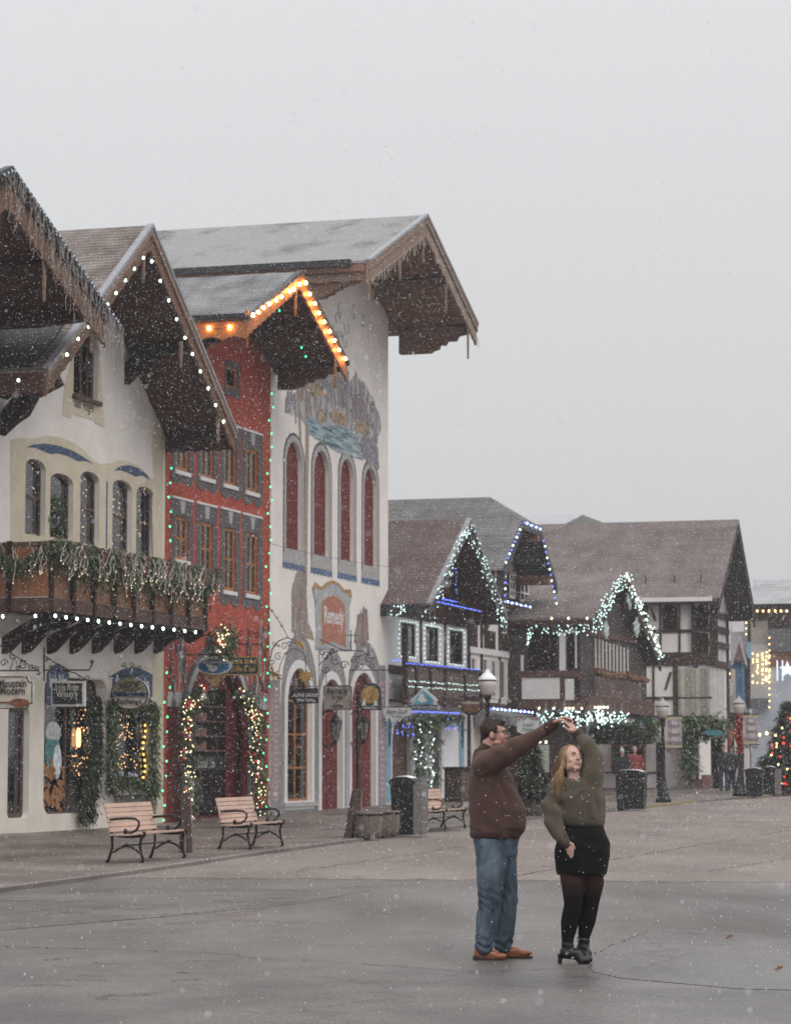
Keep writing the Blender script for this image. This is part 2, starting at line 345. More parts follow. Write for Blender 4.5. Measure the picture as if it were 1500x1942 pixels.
patchA = groundmat('newer_asphalt', (.095, .087, .085), (.135, .125, .122), .7, .8, .45, 40, spec=.4, wet=.3, speck=.5)
patchB = groundmat('old_asphalt', (.066, .060, .058), (.136, .123, .117), .66, 1.1, .7, 18, spec=.42, wet=.3, speck=.6, stretch=(.6, 1.6, 1))
concrete = groundmat('pale_concrete', (.145, .12, .107), (.222, .187, .168), .85, .55, .35, 25, spec=.3, wet=.2, speck=.42)
paving = groundmat('wet_paving', (.075, .06, .052), (.185, .152, .135), .7, .8, .4, 20, stretch=(.7, 1.8, 1), spec=.35, wet=.35, speck=.45)
kerbm = groundmat('kerb_stone', (.13, .112, .104), (.20, .178, .165), .8, 1.5, .3, 25, speck=.25)
joint = mat('dark_joint', (.045, .04, .038), .9, .2, 8)

def sheet(name, xs, ys, dz, m, inside=None, kind='structure'):
    b = MB(m); nx, ny = len(xs), len(ys)
    b.add([(x, y, gh(y)+dz) for y in ys for x in xs], [(j*nx+i, j*nx+i+1, (j+1)*nx+i+1, (j+1)*nx+i) for j in range(ny-1) for i in range(nx-1)])
    return tag(b.build(name, fix=False), kind=kind)
YS = [-40, 0, 10, 20, 30, 40, 50, 55, 60, 65, 70, 80, 90, 100, 110, 120, 130, 150, 200, 300, 500, 900]
sheet('road', [-400, -100, -30, 0, 30, 100, 400], YS, 0, asphalt)
def gpoly(name, px, dz, m, th=.0):
    # ground sheet with its corners given on the ground, cut into narrow strips so it follows the climb
    P = [gnd(*p) if not isinstance(p, Vector) else p for p in px]
    bm = bmesh.new(); vs = [bm.verts.new((p.x, p.y, 0)) for p in P]; bm.faces.new(vs)
    bmesh.ops.triangulate(bm, faces=bm.faces)
    y = 56
    while y < 240:
        bmesh.ops.bisect_plane(bm, geom=bm.verts[:]+bm.edges[:]+bm.faces[:], plane_co=(0, y, 0), plane_no=(0, 1, 0)); y += 4 if y < 140 else 20
    for v in bm.verts: v.co.z = gh(v.co.y)+dz
    if th:
        r = bmesh.ops.extrude_face_region(bm, geom=bm.faces[:])
        for v in [g for g in r['geom'] if isinstance(g, bmesh.types.BMVert)]: v.co.z -= th
    bmesh.ops.recalc_face_normals(bm, faces=bm.faces)
    me = bpy.data.meshes.new(name); bm.to_mesh(me); bm.free(); me.materials.append(m)
    o = bpy.data.objects.new(name, me); COL.objects.link(o); return tag(o, kind='structure')
KERB = [(-420, 1760), (-150, 1716), (0, 1690), (170, 1668), (330, 1645), (480, 1622), (620, 1603), (760, 1584), (850, 1572), (1050, 1548), (1165, 1538), (1300, 1523), (1400, 1515), (1500, 1507), (1680, 1496)]
kp = [gnd(*p) for p in KERB]
back = [world(s, -1.0, 0) for s in (150, 100, 60, 30, 10, 0, -12, -30)]
gpoly('pavement', kp+back, .05, paving, .3)
# kerb stone along the edge, a real step
def ribbon(name, P, w, dz, m, th=.12):
    b = MB(m)
    for i in range(len(P)-1):
        a, c = P[i], P[i+1]; t = (c-a); t.z = 0; L = t.length; t.normalize(); nn = Vector((t.y, -t.x, 0)); k = max(1, int(L/3))
        for j in range(k):
            p, q = a.lerp(c, j/k), a.lerp(c, (j+1)/k-.004/max(L/k, .1))
            p.z = gh(p.y)+dz; q.z = gh(q.y)+dz
            b.prism([p, q, q+nn*w, p+nn*w], (0, 0, -th))
    return tag(b.build(name), kind='structure')
ribbon('kerb', kp, .16, .054, kerbm, .2)
gpoly('concrete_lane', [(172, 1670)]+[(x, y+3) for x, y in KERB[4:]]+[(2400, 1500), (2600, 1690)]+[(1560-k*22, 1675-(k*.16)+(k*7919 % 5)*.55-1.1) for k in range(60)], .004, concrete, .02)
yellow = mat('worn_yellow_paint', (.20, .15, .07), .8, .2, 6, col2=(.33, .25, .12))
def sub(a, b, x0, x1):                                             # the stretch of kerb seen between two columns
    out = []
    for k in range(9):
        x = x0+(x1-x0)*k/8
        for i in range(len(KERB)-1):
            if KERB[i][0] <= x <= KERB[i+1][0]: t = (x-KERB[i][0])/(KERB[i+1][0]-KERB[i][0]); out.append(gnd(x, KERB[i][1]+(KERB[i+1][1]-KERB[i][1])*t)); break
    return out
ribbon('yellow_kerb_paint', sub(0, 0, 1215, 1312), .17, .059, yellow, .15); ribbon('yellow_kerb_paint', sub(0, 0, 1412, 1490), .17, .059, yellow, .15)
gpoly('older_asphalt_patch', [(-700, 1782), (0, 1796), (190, 1800), (390, 1808), (560, 1824), (780, 1834), (900, 1845), (1020, 1842), (1130, 1835), (1180, 1852), (1400, 1872), (2200, 1900), (2600, 2300), (2600, 9000), (-2600, 9000), (-1500, 2300)], .004, patchB, .02)
gpoly('smooth_asphalt_patch', [(1118, 1838), (1112, 1815), (1135, 1797), (1180, 1778), (1232, 1767), (1280, 1764), (1400, 1772), (1500, 1783), (2100, 1830), (2200, 1898), (1400, 1878), (1180, 1858), (1125, 1846)], .0085, patchA, .02)
gpoly('wheel_worn_asphalt', [(-500, 1740), (0, 1700), (160, 1686), (420, 1684), (700, 1690), (560, 1716), (300, 1741), (0, 1766), (-500, 1780)], .004, patchB, .02)
b = MB(joint); R = random.Random(3)
def crack(b, p, q, w=.014, wob=.04, k=14, dz=.0095):
    P, Q = (gnd(*p) if isinstance(p, tuple) else p), (gnd(*q) if isinstance(q, tuple) else q); pts = []
    for i in range(k+1):
        t = P.lerp(Q, i/k); t.x += R.uniform(-wob, wob)*.6; t.y += R.uniform(-wob, wob)*2; t.z = gh(t.y)+dz; pts.append(t)
    for i in range(k):
        if R.random() < .1: continue
        a, c = pts[i], pts[i+1]; d = (c-a); nn = Vector((-d.y, d.x, 0)).normalized()*w*R.uniform(.5, 1.6)
        b.add([a-nn, c-nn, c+nn, a+nn], [(0, 1, 2, 3)])
for p, q in (((560, 1640), (1500, 1648)), ((640, 1612), (1500, 1612)), ((300, 1667), (1500, 1676)), ((800, 1592), (1400, 1590)), ((980, 1662), (1500, 1575)), ((1340, 1655), (1500, 1628)), ((560, 1655), (880, 1606))):
    crack(b, p, q, .010, .05, 44)
for p, q in (((0, 1797), (390, 1809)), ((390, 1809), (900, 1846)), ((900, 1846), (1120, 1838)), ((1120, 1838), (1115, 1815)), ((1115, 1815), (1230, 1768)), ((1230, 1768), (1500, 1784)), ((0, 1700), (400, 1684)), ((0, 1765), (300, 1741)), ((300, 1741), (640, 1702))):
    crack(b, p, q, .005, .035, 40)
for k in range(46):
    x, y = R.uniform(-50, 520), R.uniform(1690, 1760); crack(b, (x, y), (x+R.uniform(40, 150), y+R.uniform(-7, 4)), .007, .03, 8, .0065)
for k in range(14):
    x, y = R.uniform(0, 420), R.uniform(1808, 1900); crack(b, (x, y), (x+R.uniform(30, 110), y+R.uniform(-6, 6)), .006, .02, 8)
tag(b.build('road_cracks', fix=False), kind='structure')
leafm = mat('dead_leaf', (.14, .045, .02), .8, .3, 20)
for px, py, lab in ((1383, 1784, 'brown dead leaf on the smooth asphalt patch, left of the two fallen leaves'), (1477, 1845, 'small reddish leaf lying on the road nearest the right edge of the photo')):
    b = MB(leafm); g = gnd(px, py); q = [(x*.55, y*.55) for x, y in [(0, .075), (.03, .03), (.06, .02), (.035, -.01), (.05, -.05), (.005, -.03), (0, -.07), (-.01, -.03), (-.05, -.045), (-.035, -.005), (-.06, .025), (-.025, .03)]]
    b.prism([(x, y, .02+.018*math.sin(30*x+20*y)) for x, y in q], (0, 0, -.003))
    single(b, 'fallen_leaf', lab, 'leaf', loc=(g.x, g.y, .012), group='leaves on the road')

# ================================================================ ROOF HELPERS (ridge square to the street)
def gable_roof(root, s0, s1, ze0, sa, za, ze1, front, rear, th, top, under, verge, fascia, board=.42, bt=.07, sub='roof', edge=None, scal=True, vb=None):
    """s0,s1 eave tips, sa apex; front = how far the verge stands out, rear = how far back the roof runs"""
    r = MB(top)
    for (a, za_), (c, zc_) in (((s0, ze0), (sa, za)), ((sa, za), (s1, ze1))):
        r.plate([(a, za_), (c, zc_), (c, zc_-.07), (a, za_-.07)], front, rear)
    ro = r.build(sub, root)
    u = MB(under)
    for (a, za_), (c, zc_) in (((s0+.02, ze0-.02), (sa, za)), ((sa, za), (s1-.02, ze1-.02))):
        u.plate([(a, za_-.073), (c, zc_-.073), (c, zc_-th), (a, za_-th)], front-.12, rear+.05)
    u.build('soffit', ro)
    for (a, za_), (c, zc_) in (((s0, ze0), (sa, za)), ((sa, za), (s1, ze1))):
        v = MB(verge); n = max(4, int(abs(c-a)/.30)); L = []
        for i in range(n*4+1):
            t = i/(n*4); zz = za_+(zc_-za_)*t-.035-board; ss = a+(c-a)*t
            L.append((ss, zz+(.045*abs(sin(pi*i/4)) if scal else 0)))
        v.plate([(a, za_-.035), (c, zc_-.035)]+list(reversed(L)), front-.02, front-.02-bt)
        if vb:
            v.cur = vb; v.plate([(a, za_-.03), (c, zc_-.03), (c, zc_-.03-board*.36), (a, za_-.03-board*.36)], front+.025, front-.018)
        v.build('bargeboard', ro)
        if edge:
            e = MB(edge); e.plate([(a, za_+.035), (c, zc_+.035), (c, zc_-.05), (a, za_-.05)], front+.05, front-.10); e.build('verge_flashing', ro)
    return ro
def eave_board(ro, s, z, front, rear, h, m, scal=True, amp=.05, step=.3):
    b = MB(m); n = max(4, int(abs(front-rear)/step)); L = []
    for i in range(n*4+1):
        t = i/(n*4); L.append((front+(rear-front)*t, z-h+(amp*abs(sin(pi*i/4)) if scal else 0)))
    b.cross([(front, z), (rear, z)]+list(reversed(L)), s, s-.05)
    return b.build('eave_board', ro)
def pendant(ro, s, out, z, L, m, w=.1):
    b = MB(m); P = []
    prof = [(.5, 0), (.5, -.12), (.36, -.18), (.5, -.26), (.46, -.42), (.28, -.5), (.42, -.58), (.36, -.72), (.18, -.8), (.26, -.87), (.05, -1)]
    P = [(s+w*x, z+L*y) for x, y in prof]+[(s-w*x, z+L*y) for x, y in reversed(prof)]
    b.plate(P, out, out-.05); return b.build('pendant', ro)
def beam_end(ro, s, z, front, wall, h, m, w=.2):
    # purlin running out from the wall with a stepped, carved end
    b = MB(m); f = front
    b.cross([(wall+.2, z), (f-.05, z), (f-.05, z-h*.3), (f-.28, z-h*.36), (f-.36, z-h*.55), (f-.62, z-h*.55), (f-.70, z-h*.72), (f-.84, z-h*.68), (f-.9, z-h*.86), (f-1.05, z-h*.9), (f-1.15, z-h), (wall+.2, z-h)], s-w/2, s+w/2)
    return b.build('purlin', ro)
# bulbs: one mesh, copied along a run
bulb_shapes = {}
def bulb_mesh(key, col, e, r=.03, elong=1.25, sample=False, n=8):
    k = (key, r)
    if k not in bulb_shapes:
        m = mat('lit_bulb_'+key, col, emis=e, sample=sample)
        b = MB(m); b.smooth = True; b.ell((0, 0, 0), (r, r, r*elong), n, 6)
        if r > .024: b.smooth = False; b.cur = iron; b.lathe([(r*.4, r*elong*.75), (r*.42, r*elong*.75+r*.9)], n=6)
        me = b.build('bulb'); bulb_shapes[k] = me.data; bpy.data.objects.remove(me)
    return bulb_shapes[k]
def add_bulbs(root, pts, key, col, e, r=.03, sample=False, drop=0):
    me = bulb_mesh(key, col, e, r, sample=sample); fr = frame_of(root)
    for p in pts:
        o = bpy.data.objects.new('bulb', me); COL.objects.link(o); o.parent = root
        o.location = (p[0]-fr[0], -(p[1]-fr[1]), p[2]-fr[2]-drop) if fr else p
def light_string(label, pts, key, col, e, r=.03, group='festive light strings', sample=False, wire=True, name='light_string', drop=.05, wr=.007):
    o0 = pts[0]; t = thing(name, label, 'string lights', o0[0], o0[1], o0[2], group)
    if wire:
        b = MB(iron)
        seg = [pts[0]]
        for p, q in zip(pts, pts[1:]): seg += [tuple((a+c)/2-(.03 if i == 2 else 0) for i, (a, c) in enumerate(zip(p, q))), q]
        b.tube(seg, wr, 4); b.build('wire', t)
    add_bulbs(t, pts, key, col, e, r, sample, drop); return t
# ================================================================ BUILDING A and B: white building with the greenery balcony
roofB = shingle('brown_shingle_roof', (.125, .092, .075), (.165, .125, .10), .4, row=.085, wid=2.5, lo=.42, hi=.8)
roofgrey = shingle('snowy_grey_roof', (.105, .094, .09), (.13, .118, .114), .36, row=.1, wid=2, lo=.30, hi=.5, sscale=.9)
roofdark = shingle('dusted_dark_roof', (.075, .075, .08), (.1, .1, .105), .30, row=.1, wid=2, lo=.28, hi=.62, sscale=1.4)
WB1 = sx(310)                                                   # right end of the white building
oA, oB = 2.5, 1.7
# --- building A, mostly outside the frame: its gable overhangs the white building
A = thing('gabled_building', 'dark gabled roof with carved bargeboards cut off by the left edge of the photo', 'building', -9, -1)
def ap(px, py, o): return fp(px, py, o)
a_s, a_z = ap(20, 317, oA); e_s, e_z = ap(203, 585, oA)
b = MB(stucco); b.plate([(-16, -.3), (-2.2, -.3), (-2.2, e_z-.6), (a_s, a_z-.5), (-16, e_z-3)], .0, -9); b.build('wall', A)
ro = gable_roof(A, a_s-(e_s-a_s), e_s, e_z, a_s, a_z, e_z, oA, -11, .22, shingle('dark_shingle_roof', (.06, .055, .055), (.08, .07, .07), .5), darkwood, brownwood, None, board=.75, edge=gutterm, vb=darkbeam)
for px, py, py2 in ((8, 395, 462), (96, 470, 572), (185, 585, 668)):
    s, z = fp(px, py, oA); pendant(ro, s, oA-.1, z+.1, z-fp(px, py2, oA)[1]+.1, palewood, .11)
sB, zB = fp(100, 622, 1.6); beam_end(ro, e_s-.35, e_z-.25, oA-.2, 0, e_z-.25-fp(120, 621, 1.6)[1], darkwood, .3)
beam_end(ro, a_s+(e_s-a_s)*.55, a_z+(e_z-a_z)*.55-.3, oA-.2, 0, .5, darkwood, .26)
# --- building B
B = thing('white_building', 'white stucco building with cream painted window surrounds behind the greenery balcony', 'building', 3, -1)
b_s, b_z = fp(285, 425, oB); r_s, r_z = fp(448, 812, oB); l_s, l_z = fp(90, 705, oB)
ez = (r_z+l_z)/2; hw = (r_s-l_s)/2; b_s = (r_s+l_s)/2; sl_ = (b_z-ez)/hw
wl, wr = -6.0, WB1
def openings(): pass
BW = []     # (x0, x1, ytop at x0, ybottom at x0, arched)
up = [(48, 73, 866, 1012, 1), (95, 126, 893, 1018, 1), (152, 176, 890, 1030, 1), (213, 238, 906, 1042, 1), (258, 281, 919, 1054, 1)]
def prect(x0, x1, yt, yb, o=0, arched=0, rise=.25, mid=False):
    """opening whose left edge is seen at column x0 between rows yt and yb and whose right edge is seen at x1"""
    s0, zt = fp(x0, yt, o); _, zb = fp(x0, yb, o); s1 = sx(x1, o)
    if arched: return arch(s0, s1, zb, zt-(rise if arched == 1 else (s1-s0)/2)+ (0 if arched == 1 else 0), 10, rise if arched == 1 else None)
    return rect(s0, s1, zb, zt)
holesB = [prect(x0, x1+8, yt, yb, arched=a, rise=.18) for x0, x1, yt, yb, a in up]
attic = prect(140, 179, 600, 748); holesB.append(attic)
d1 = prect(15, 56, 1342, 1553); h_d1 = rrect(d1[0][0], d1[1][0], max(d1[0][1], .02+.09), d1[2][1], .12)
w2 = prect(84, 201, 1282, 1546); h_w2 = rrect(w2[0][0], w2[1][0], w2[0][1], w2[2][1], .3)
w3 = prect(207, 287, 1318, 1499); h_w3 = rrect(w3[0][0], w3[1][0], w3[0][1], w3[2][1], .1)
holesB += [h_d1, h_w2, h_w3]
d0 = rrect(-2.6, -1.1, .1, 3.0, .15); holesB.append(d0)
wz = lambda s: b_z-.2-sl_*abs(s-b_s)
wall = MB(stucco); wall.plate([(wl, -.3), (wr, -.3), (wr, wz(wr)), (b_s, wz(b_s)), (wl, wz(wl)+1.2)], 0, -.4, holes=holesB)
wall.box(wr-.3, wr-.002, -.552, -13, -.3, wz(wr)); wall.box(wl, wr, -.9, -13, 2.95, 3.1, stucco)
wo_ = wall.build('wall', B)
back = MB(darkroom); back.box(wl, wr-.31, -2.2, -2.3, -.3, 12); back.build('interior', B)
fl = MB(darkroom); fl.box(wl, wr-.31, -.56, -2.2, 3.2, 3.4); fl.box(wl, wr-.31, -.56, -2.2, 6.9, 7.1); fl.build('interior_floor', B)
# painted cream: upper surround, quoin, ground-floor surrounds
cp = MB(cream)
usur = PP([(20, 1080), (20, 834), (34, 830), (62, 832), (90, 826), (112, 829), (136, 838), (158, 853), (172, 868), (186, 879), (206, 879), (222, 873), (240, 874), (258, 881), (272, 892), (283, 905), (292, 912), (296, 1100)])
cp.plate(usur, .012, -.001, holes=[h for h in holesB[:5]])
asur = PP([(134, 690), (134, 640), (140, 600), (183, 600), (184, 655), (190, 700), (198, 810), (180, 803), (178, 797), (136, 785), (134, 793), (118, 788), (122, 730)]); cp.plate(asur, .012, -.001, holes=[attic])
q = PP([(288, 1500), (288, 1250), (291, 1100), (288, 960), (291, 900), (286, 850), (292, 800), (284, 750), (276, 715), (272, 690), (290, 688), (309, 720), (309, 1575), (300, 1576), (288, 1578)])
cp.plate(q, .013, -.001)
g1 = PP([(-30, 1582), (-30, 1285), (60, 1283), (76, 1290), (84, 1270), (92, 1255), (108, 1248), (125, 1252), (137, 1265), (140, 1284), (190, 1284), (200, 1292), (206, 1300), (207, 1290), (207, 1270), (222, 1264), (248, 1256), (272, 1262), (290, 1268), (290, 1578), (204, 1582)])
g1 = [(s, max(z, -.02)) for s, z in g1]; cp.plate(g1, .011, -.001, creamlow, holes=[h_d1, h_w2, h_w3])
cp.build('painted_surround', B)
bp_ = MB(bluepaint); bp_.plate(PP([(48, 848), (62, 843), (85, 841), (110, 845), (138, 855), (158, 867), (176, 880), (160, 874), (146, 875), (128, 865), (108, 860), (94, 861), (82, 856), (66, 849)]), .018, .0125); bp_.build('painted_crescent', B); bp_ = MB(bluepaint)
bp_.plate(PP([(215, 893), (226, 884), (244, 882), (262, 888), (276, 899), (284, 910), (268, 902), (256, 904), (242, 897), (228, 892)]), .018, .0125); bp_.build('painted_crescent', B); bp_ = MB(bluepaint)
bp_.plate(PP([(87, 1338), (87, 1277), (95, 1265), (108, 1258), (121, 1264), (130, 1279), (130, 1338)]), .018, .0125); bp_.build('painted_sign_field', B); bp_ = MB(bluepaint)
bp_.plate(PP([(212, 1322), (212, 1280), (230, 1270), (248, 1266), (270, 1270), (288, 1280), (288, 1322)]), .018, .0125); bp_.build('painted_sign_field', B); bp_ = MB(bluepaint)
bp_.box(sx(197), sx(199.5), .012, .017, zy(197, 1040), zy(197, 912)); bp_.build('painted_stripe', B)
s_, z_ = fp(108, 1300); 
for txt, px, py, w_, sq_ in (('Icicle Ridge', 109, 1294, .42, .62), ('Bavarian Books', 250, 1296, .36, 1.15)):
    bp_ = MB(whitepaint); s_, z_ = fp(px, py); bp_.text(txt, w_, (s_, .021, z_), (1, 0, 0), (0, 0, 1), mat=whitepaint, squeeze=sq_*.78, bold=.012); bp_.build('painted_lettering', B)
bp_ = MB(darkbeam); s_, z_ = fp(158, 768); bp_.text('Sun Angel', .34, (s_, .016, z_), (1, 0, 0), (0, 0, 1), mat=darkbeam, squeeze=.8, bold=.004)
bp_.build('painted_lettering', B)
# windows of B
def window(root, P, m_frame, depth=.16, fw=.07, mull=0, trans=0, cur=None, name='window', o=0, pane=True, sill=None, curw=.35, mfw=.035):
    """P: closed outline of the opening; a frame set back in it, glass, glazing bars, a curtain"""
    s0 = min(p[0] for p in P); s1 = max(p[0] for p in P); z0 = min(p[1] for p in P); z1 = max(p[1] for p in P)
    f = MB(m_frame); inner = grow(P, -fw); f.plate([(x, z) for x, z in P], o-depth, o-depth-.07, holes=[inner])
    for k in range(mull): c = s0+(s1-s0)*(k+1)/(mull+1); f.box(c-mfw, c+mfw, o-depth-.005, o-depth-.06, z0+fw*.8, z1-fw*1.1 if len(P) == 4 else z1-fw*1.6)
    for k in range(trans): c = z0+(z1-z0)*(k+1)/(trans+1); f.box(s0+fw*.8, s1-fw*.8, o-depth-.008, o-depth-.055, c-mfw, c+mfw)
    w = f.build(name, root)
    if pane: g = MB(glass); g.plate(inner, o-depth-.035, o-depth-.04); g.build('pane', w)
    if cur:
        c = MB(cur); x = s0+.05; up_ = z1-.08
        for a, bb in ((s0+.03, s0+(s1-s0)*curw), (s1-(s1-s0)*curw, s1-.03)):
            n = 7; top = [(a+(bb-a)*i/n, o-depth-.16-(.05 if i % 2 else 0)) for i in range(n+1)]
            c.add([(x, y, z0+.02) for x, y in top]+[(x, y, up_) for x, y in top], [(i, i+1, i+n+2, i+n+1) for i in range(n)])
        c.build('curtain', w, fix=False)
    if sill: m = MB(sill); m.box(s0-.08, s1+.08, o-.02, o+.1, z0-.09, z0+.0); m.build('sill', w)
    return w
wfr = mat('dark_brown_frame', (.085, .05, .04), .6, .2, 8)
warmcur = mat('warm_grey_curtain', (.42, .34, .30), .9, .25, 4, stretch=(9, 9, .4))
for k, (x0, x1, yt, yb, a) in enumerate(up): window(B, prect(x0, x1+8, yt, yb, arched=a, rise=.18), wfr, .1, .06, cur=curtain if k == 1 else warmcur, trans=1, curw=.42)
window(B, attic, wfr, .1, .09, mull=1, sill=wfr, cur=warmcur, curw=.3)
window(B, h_d1, wfr, .12, .09, name='door'); window(B, h_w3, wfr, .12, .05); window(B, d0, wfr, .1, .09, name='door')
window(B, [(s, z) for s, z in h_w2], wfr, .22, .05, mull=1)
mb = MB(MT['dark_brown_frame']); mb.box(sx(82, -.27), sx(127, -.27), -.27, -.3, w2[0][1], w2[2][1]-.2, mat('pinkish_poster', (.27, .15, .13), .8, .5, 2.5)); mb.build('window_backing', B)
lamp_w = mat('warm_lamp_glow', (1, .52, .2), emis=3, sample=False)
# things shown in the second window: a white hooded snow figure, and warm lights
disp = thing('window_display', 'white and teal gnome with orange leaves in the window left of the dark garland', 'decoration', sx(108), -.5, .9)
dm = MB(mat('white_felt', (.46, .48, .48), .9, .25, 8)); cxs = sx(102, -.24); 
def wz_(x, y): return zy(x, y, -.24)
dm.smooth = True
dm.ell((cxs, -.245, wz_(98, 1390)), (.42, .02, .24)); dm.build('hat', disp)
dm = MB(mat('teal_felt', (.08, .2, .2), .9, .25, 8)); dm.smooth = True; dm.ell((cxs-.02, -.245, wz_(98, 1425)), (.42, .02, .42)); dm.build('coat', disp)
dm = MB(mat('white_felt2', (.6, .64, .66), .9, .3, 8)); dm.smooth = True; dm.ell((cxs+.2, -.235, wz_(108, 1445)), (.25, .02, .38)); dm.build('beard', disp)
dm = MB(mat('orange_leaves', (.27, .13, .06), .9, .4, 9)); R = random.Random(5)
for k in range(90): x, y = R.uniform(86, 124), R.choice((R.gauss(1462, 8), R.gauss(1500, 14), R.gauss(1515, 8))); dm.ell((sx(x, -.22), -.225-R.random()*.01, wz_(x, y)), (.09, .012, .06), 5, 4)
dm.build('leaves', disp)
# vent under the third window
vg = MB(iron); v = prect(208, 289, 1512, 1546); x0, x1, z0, z1 = v[0][0], v[1][0], v[0][1], v[2][1]
vg.plate(v, -.002, .006, mat('vent_backing', (.05, .047, .05), .8))
n = 30
for k in range(n+1): c = x0+(x1-x0)*k/n; vg.tube([(c, .1, z1), (c+.08, .11, (z0+z1)/2), (c-.04, .1, z0-.02)], .011, 4)
vg.box(x0, x1, .09, .12, z1, z1+.03); vg.box(x0, x1, .09, .12, z0-.03, z0); vg.build('vent', B)
roB = gable_roof(B, b_s-hw, b_s+hw, ez, b_s, b_z, ez, oB, -13.5, .2, roofB, darkwood, brownwood, None, board=.52, edge=flash, vb=palewood)
lr = MB(mat('near_black_sheet', (.016, .016, .018), .6, .3, 4)); sA, sE = b_s-hw+.05, b_s-hw+1.75; lr.plate([(sA, ez+.05+sl_*.05), (sE, ez+.05+sl_*1.75), (sE, ez+.02+sl_*1.75), (sA, ez+.02+sl_*.05)], oB-.32, -13); lr.build('lower_roof_panel', roB)  # thin near-black sheet laid over the lower part of the left slope
eave_board(roB, b_s-hw+.06, ez-.02, oB-.1, -2, .5, darkwood); eave_board(roB, b_s+hw, ez-.02, oB-.1, -2, .45, darkwood)
for fr_ in (.5, .93): 
    for sg in (-1, 1): s_ = b_s+sg*hw*fr_; beam_end(roB, s_, b_z-.25-sl_*hw*fr_, oB-.15, 0, .42, darkbeam, .24)
beam_end(roB, b_s, b_z-.3, oB-.15, 0, .45, darkbeam, .24)
# diagonal brackets under the purlins
for s_, z_ in ((fp(240, 700, 0)[0], fp(240, 738, 0)[1]), (fp(6, 700, 0)[0], 8.0)):
    b = MB(darkbeam); b.cross([(0, z_+.1), (0, z_+.55), (.5, z_+1.15), (1.2, z_+1.3), (1.3, z_+1.1), (.75, z_+.85), (.55, z_+.5), (.3, z_+.35)], s_-.13, s_+.13); b.build('bracket', roB)
b = MB(darkbeam); s_ = -.7
b.cross(SP([(-12, 706), (62, 706), (58, 716), (40, 722), (24, 732), (22, 748), (10, 757), (-6, 752), (-12, 740)], s_), s_-.12, s_+.12); b.build('bracket', roB)
for px, py, py2 in ((108, 690, 746), (279, 492, 540), (350, 655, 702), (420, 790, 845)):
    s, z = fp(px, py, oB); pendant(roB, s, oB-.06, z+.1, z-fp(px, py2, oB)[1]+.05, palewood, .09)
# --- balcony
ob = 1.3
bl = fp(95, 1155, ob)[0]; br = fp(392, 1195, ob)[0]; zb0 = fp(240, 1176, ob)[1]; zb1 = fp(240, 1062, ob)[1]
bal = B
planks = plank('amber_boards', (.25, .095, .036), .10, 'X', .5, rough=.5, grain=(4, 4, .5))
bb = MB(planks); bb.box(bl+.02, br-.02, ob-.05, ob-.11, zb0+.28, zb1); bb.box(bl+.02, bl+.08, 0, ob-.112, zb0+.28, zb1); bb.box(br-.08, br-.02, 0, ob-.112, zb0+.28, zb1)
balo = bb.build('balcony', B)
tb = MB(mat('red_brown_beam', (.085, .045, .035), .7, .25, 6, .2)); tb.box(bl, br, ob-.14, ob, zb0, zb0+.26); tb.box(bl, bl+.14, 0, ob-.142, zb0, zb0+.26); tb.box(br-.14, br, 0, ob-.142, zb0, zb0+.26); tb.box(bl, br, ob-.16, ob+.02, zb1+.002, zb1+.10)
tb.box(bl, bl+.16, 0, ob-.162, zb1+.002, zb1+.1); tb.box(bl+.15, br-.15, 0, ob-.15, zb0+.01, zb0+.12); tb.build('balcony_beam', balo)
npost = 9
for k in range(npost):
    c = bl+.06+(br-bl-.12)*k/(npost-1); p = MB(darkbeam); p.box(c-.055, c+.055, ob-.045, ob+.03, zb0-.03, zb1+.12); p.build('balcony_post', balo)
for y_ in (.35, ): p = MB(darkbeam); p.box(bl-.03, bl+.05, y_, y_+.1, zb0-.03, zb1+.12); p.build('balcony_post', balo)
for k, px in enumerate([2, 40, 88, 131, 173, 215, 254, 290]):
    s_ = sx(px); b = MB(darkbeam); zt = zb0; L = .95 if True else 0
    zl = zy(px, 1236, 0)
    b.cross([(-.0, zl-.05), (.0, zl+.28), (.2, zl+.42), (.52, zt-.2), (.95, zt-.002), (1.2, zt-.002), (1.22, zt-.1), (.86, zt-.3), (.55, zl+.42), (.34, zl+.18), (.15, zl+.0)], s_, s_+.17); b.build('strut', balo)
# pots on the rail
potm = mat('brown_flower_pot', (.10, .05, .045), .7, .2, 6)
for k, px in enumerate((138, 182, 222, 263, 302, 338, 378)):
    s_ = sx(px, ob+.15); z_ = zb1+.06; b = MB(potm); b.lathe([(.08, -.42), (.15, -.38), (.2, -.08), (.23, -.06), (.23, .0), (.02, .0)], (s_, ob+.2, z_), 12)
    single(b, 'flower_pot', ['brown pot on the balcony rail just right of its front corner post', 'brown pot on the rail under the narrow upper window right of the balcony door', 'brown pot on the rail under the gap between the two blue painted crescents', 'brown pot on the rail under the left window of the right-hand pair', 'brown pot on the rail under the last upper window of the white building', 'brown pot on the rail before the corner of the white and red buildings', 'brown pot at the right end of the balcony rail, in front of the red wall'][k], 'flower pot', org=(s_, ob+.2, z_-.42), group='pots hanging on the balcony rail')
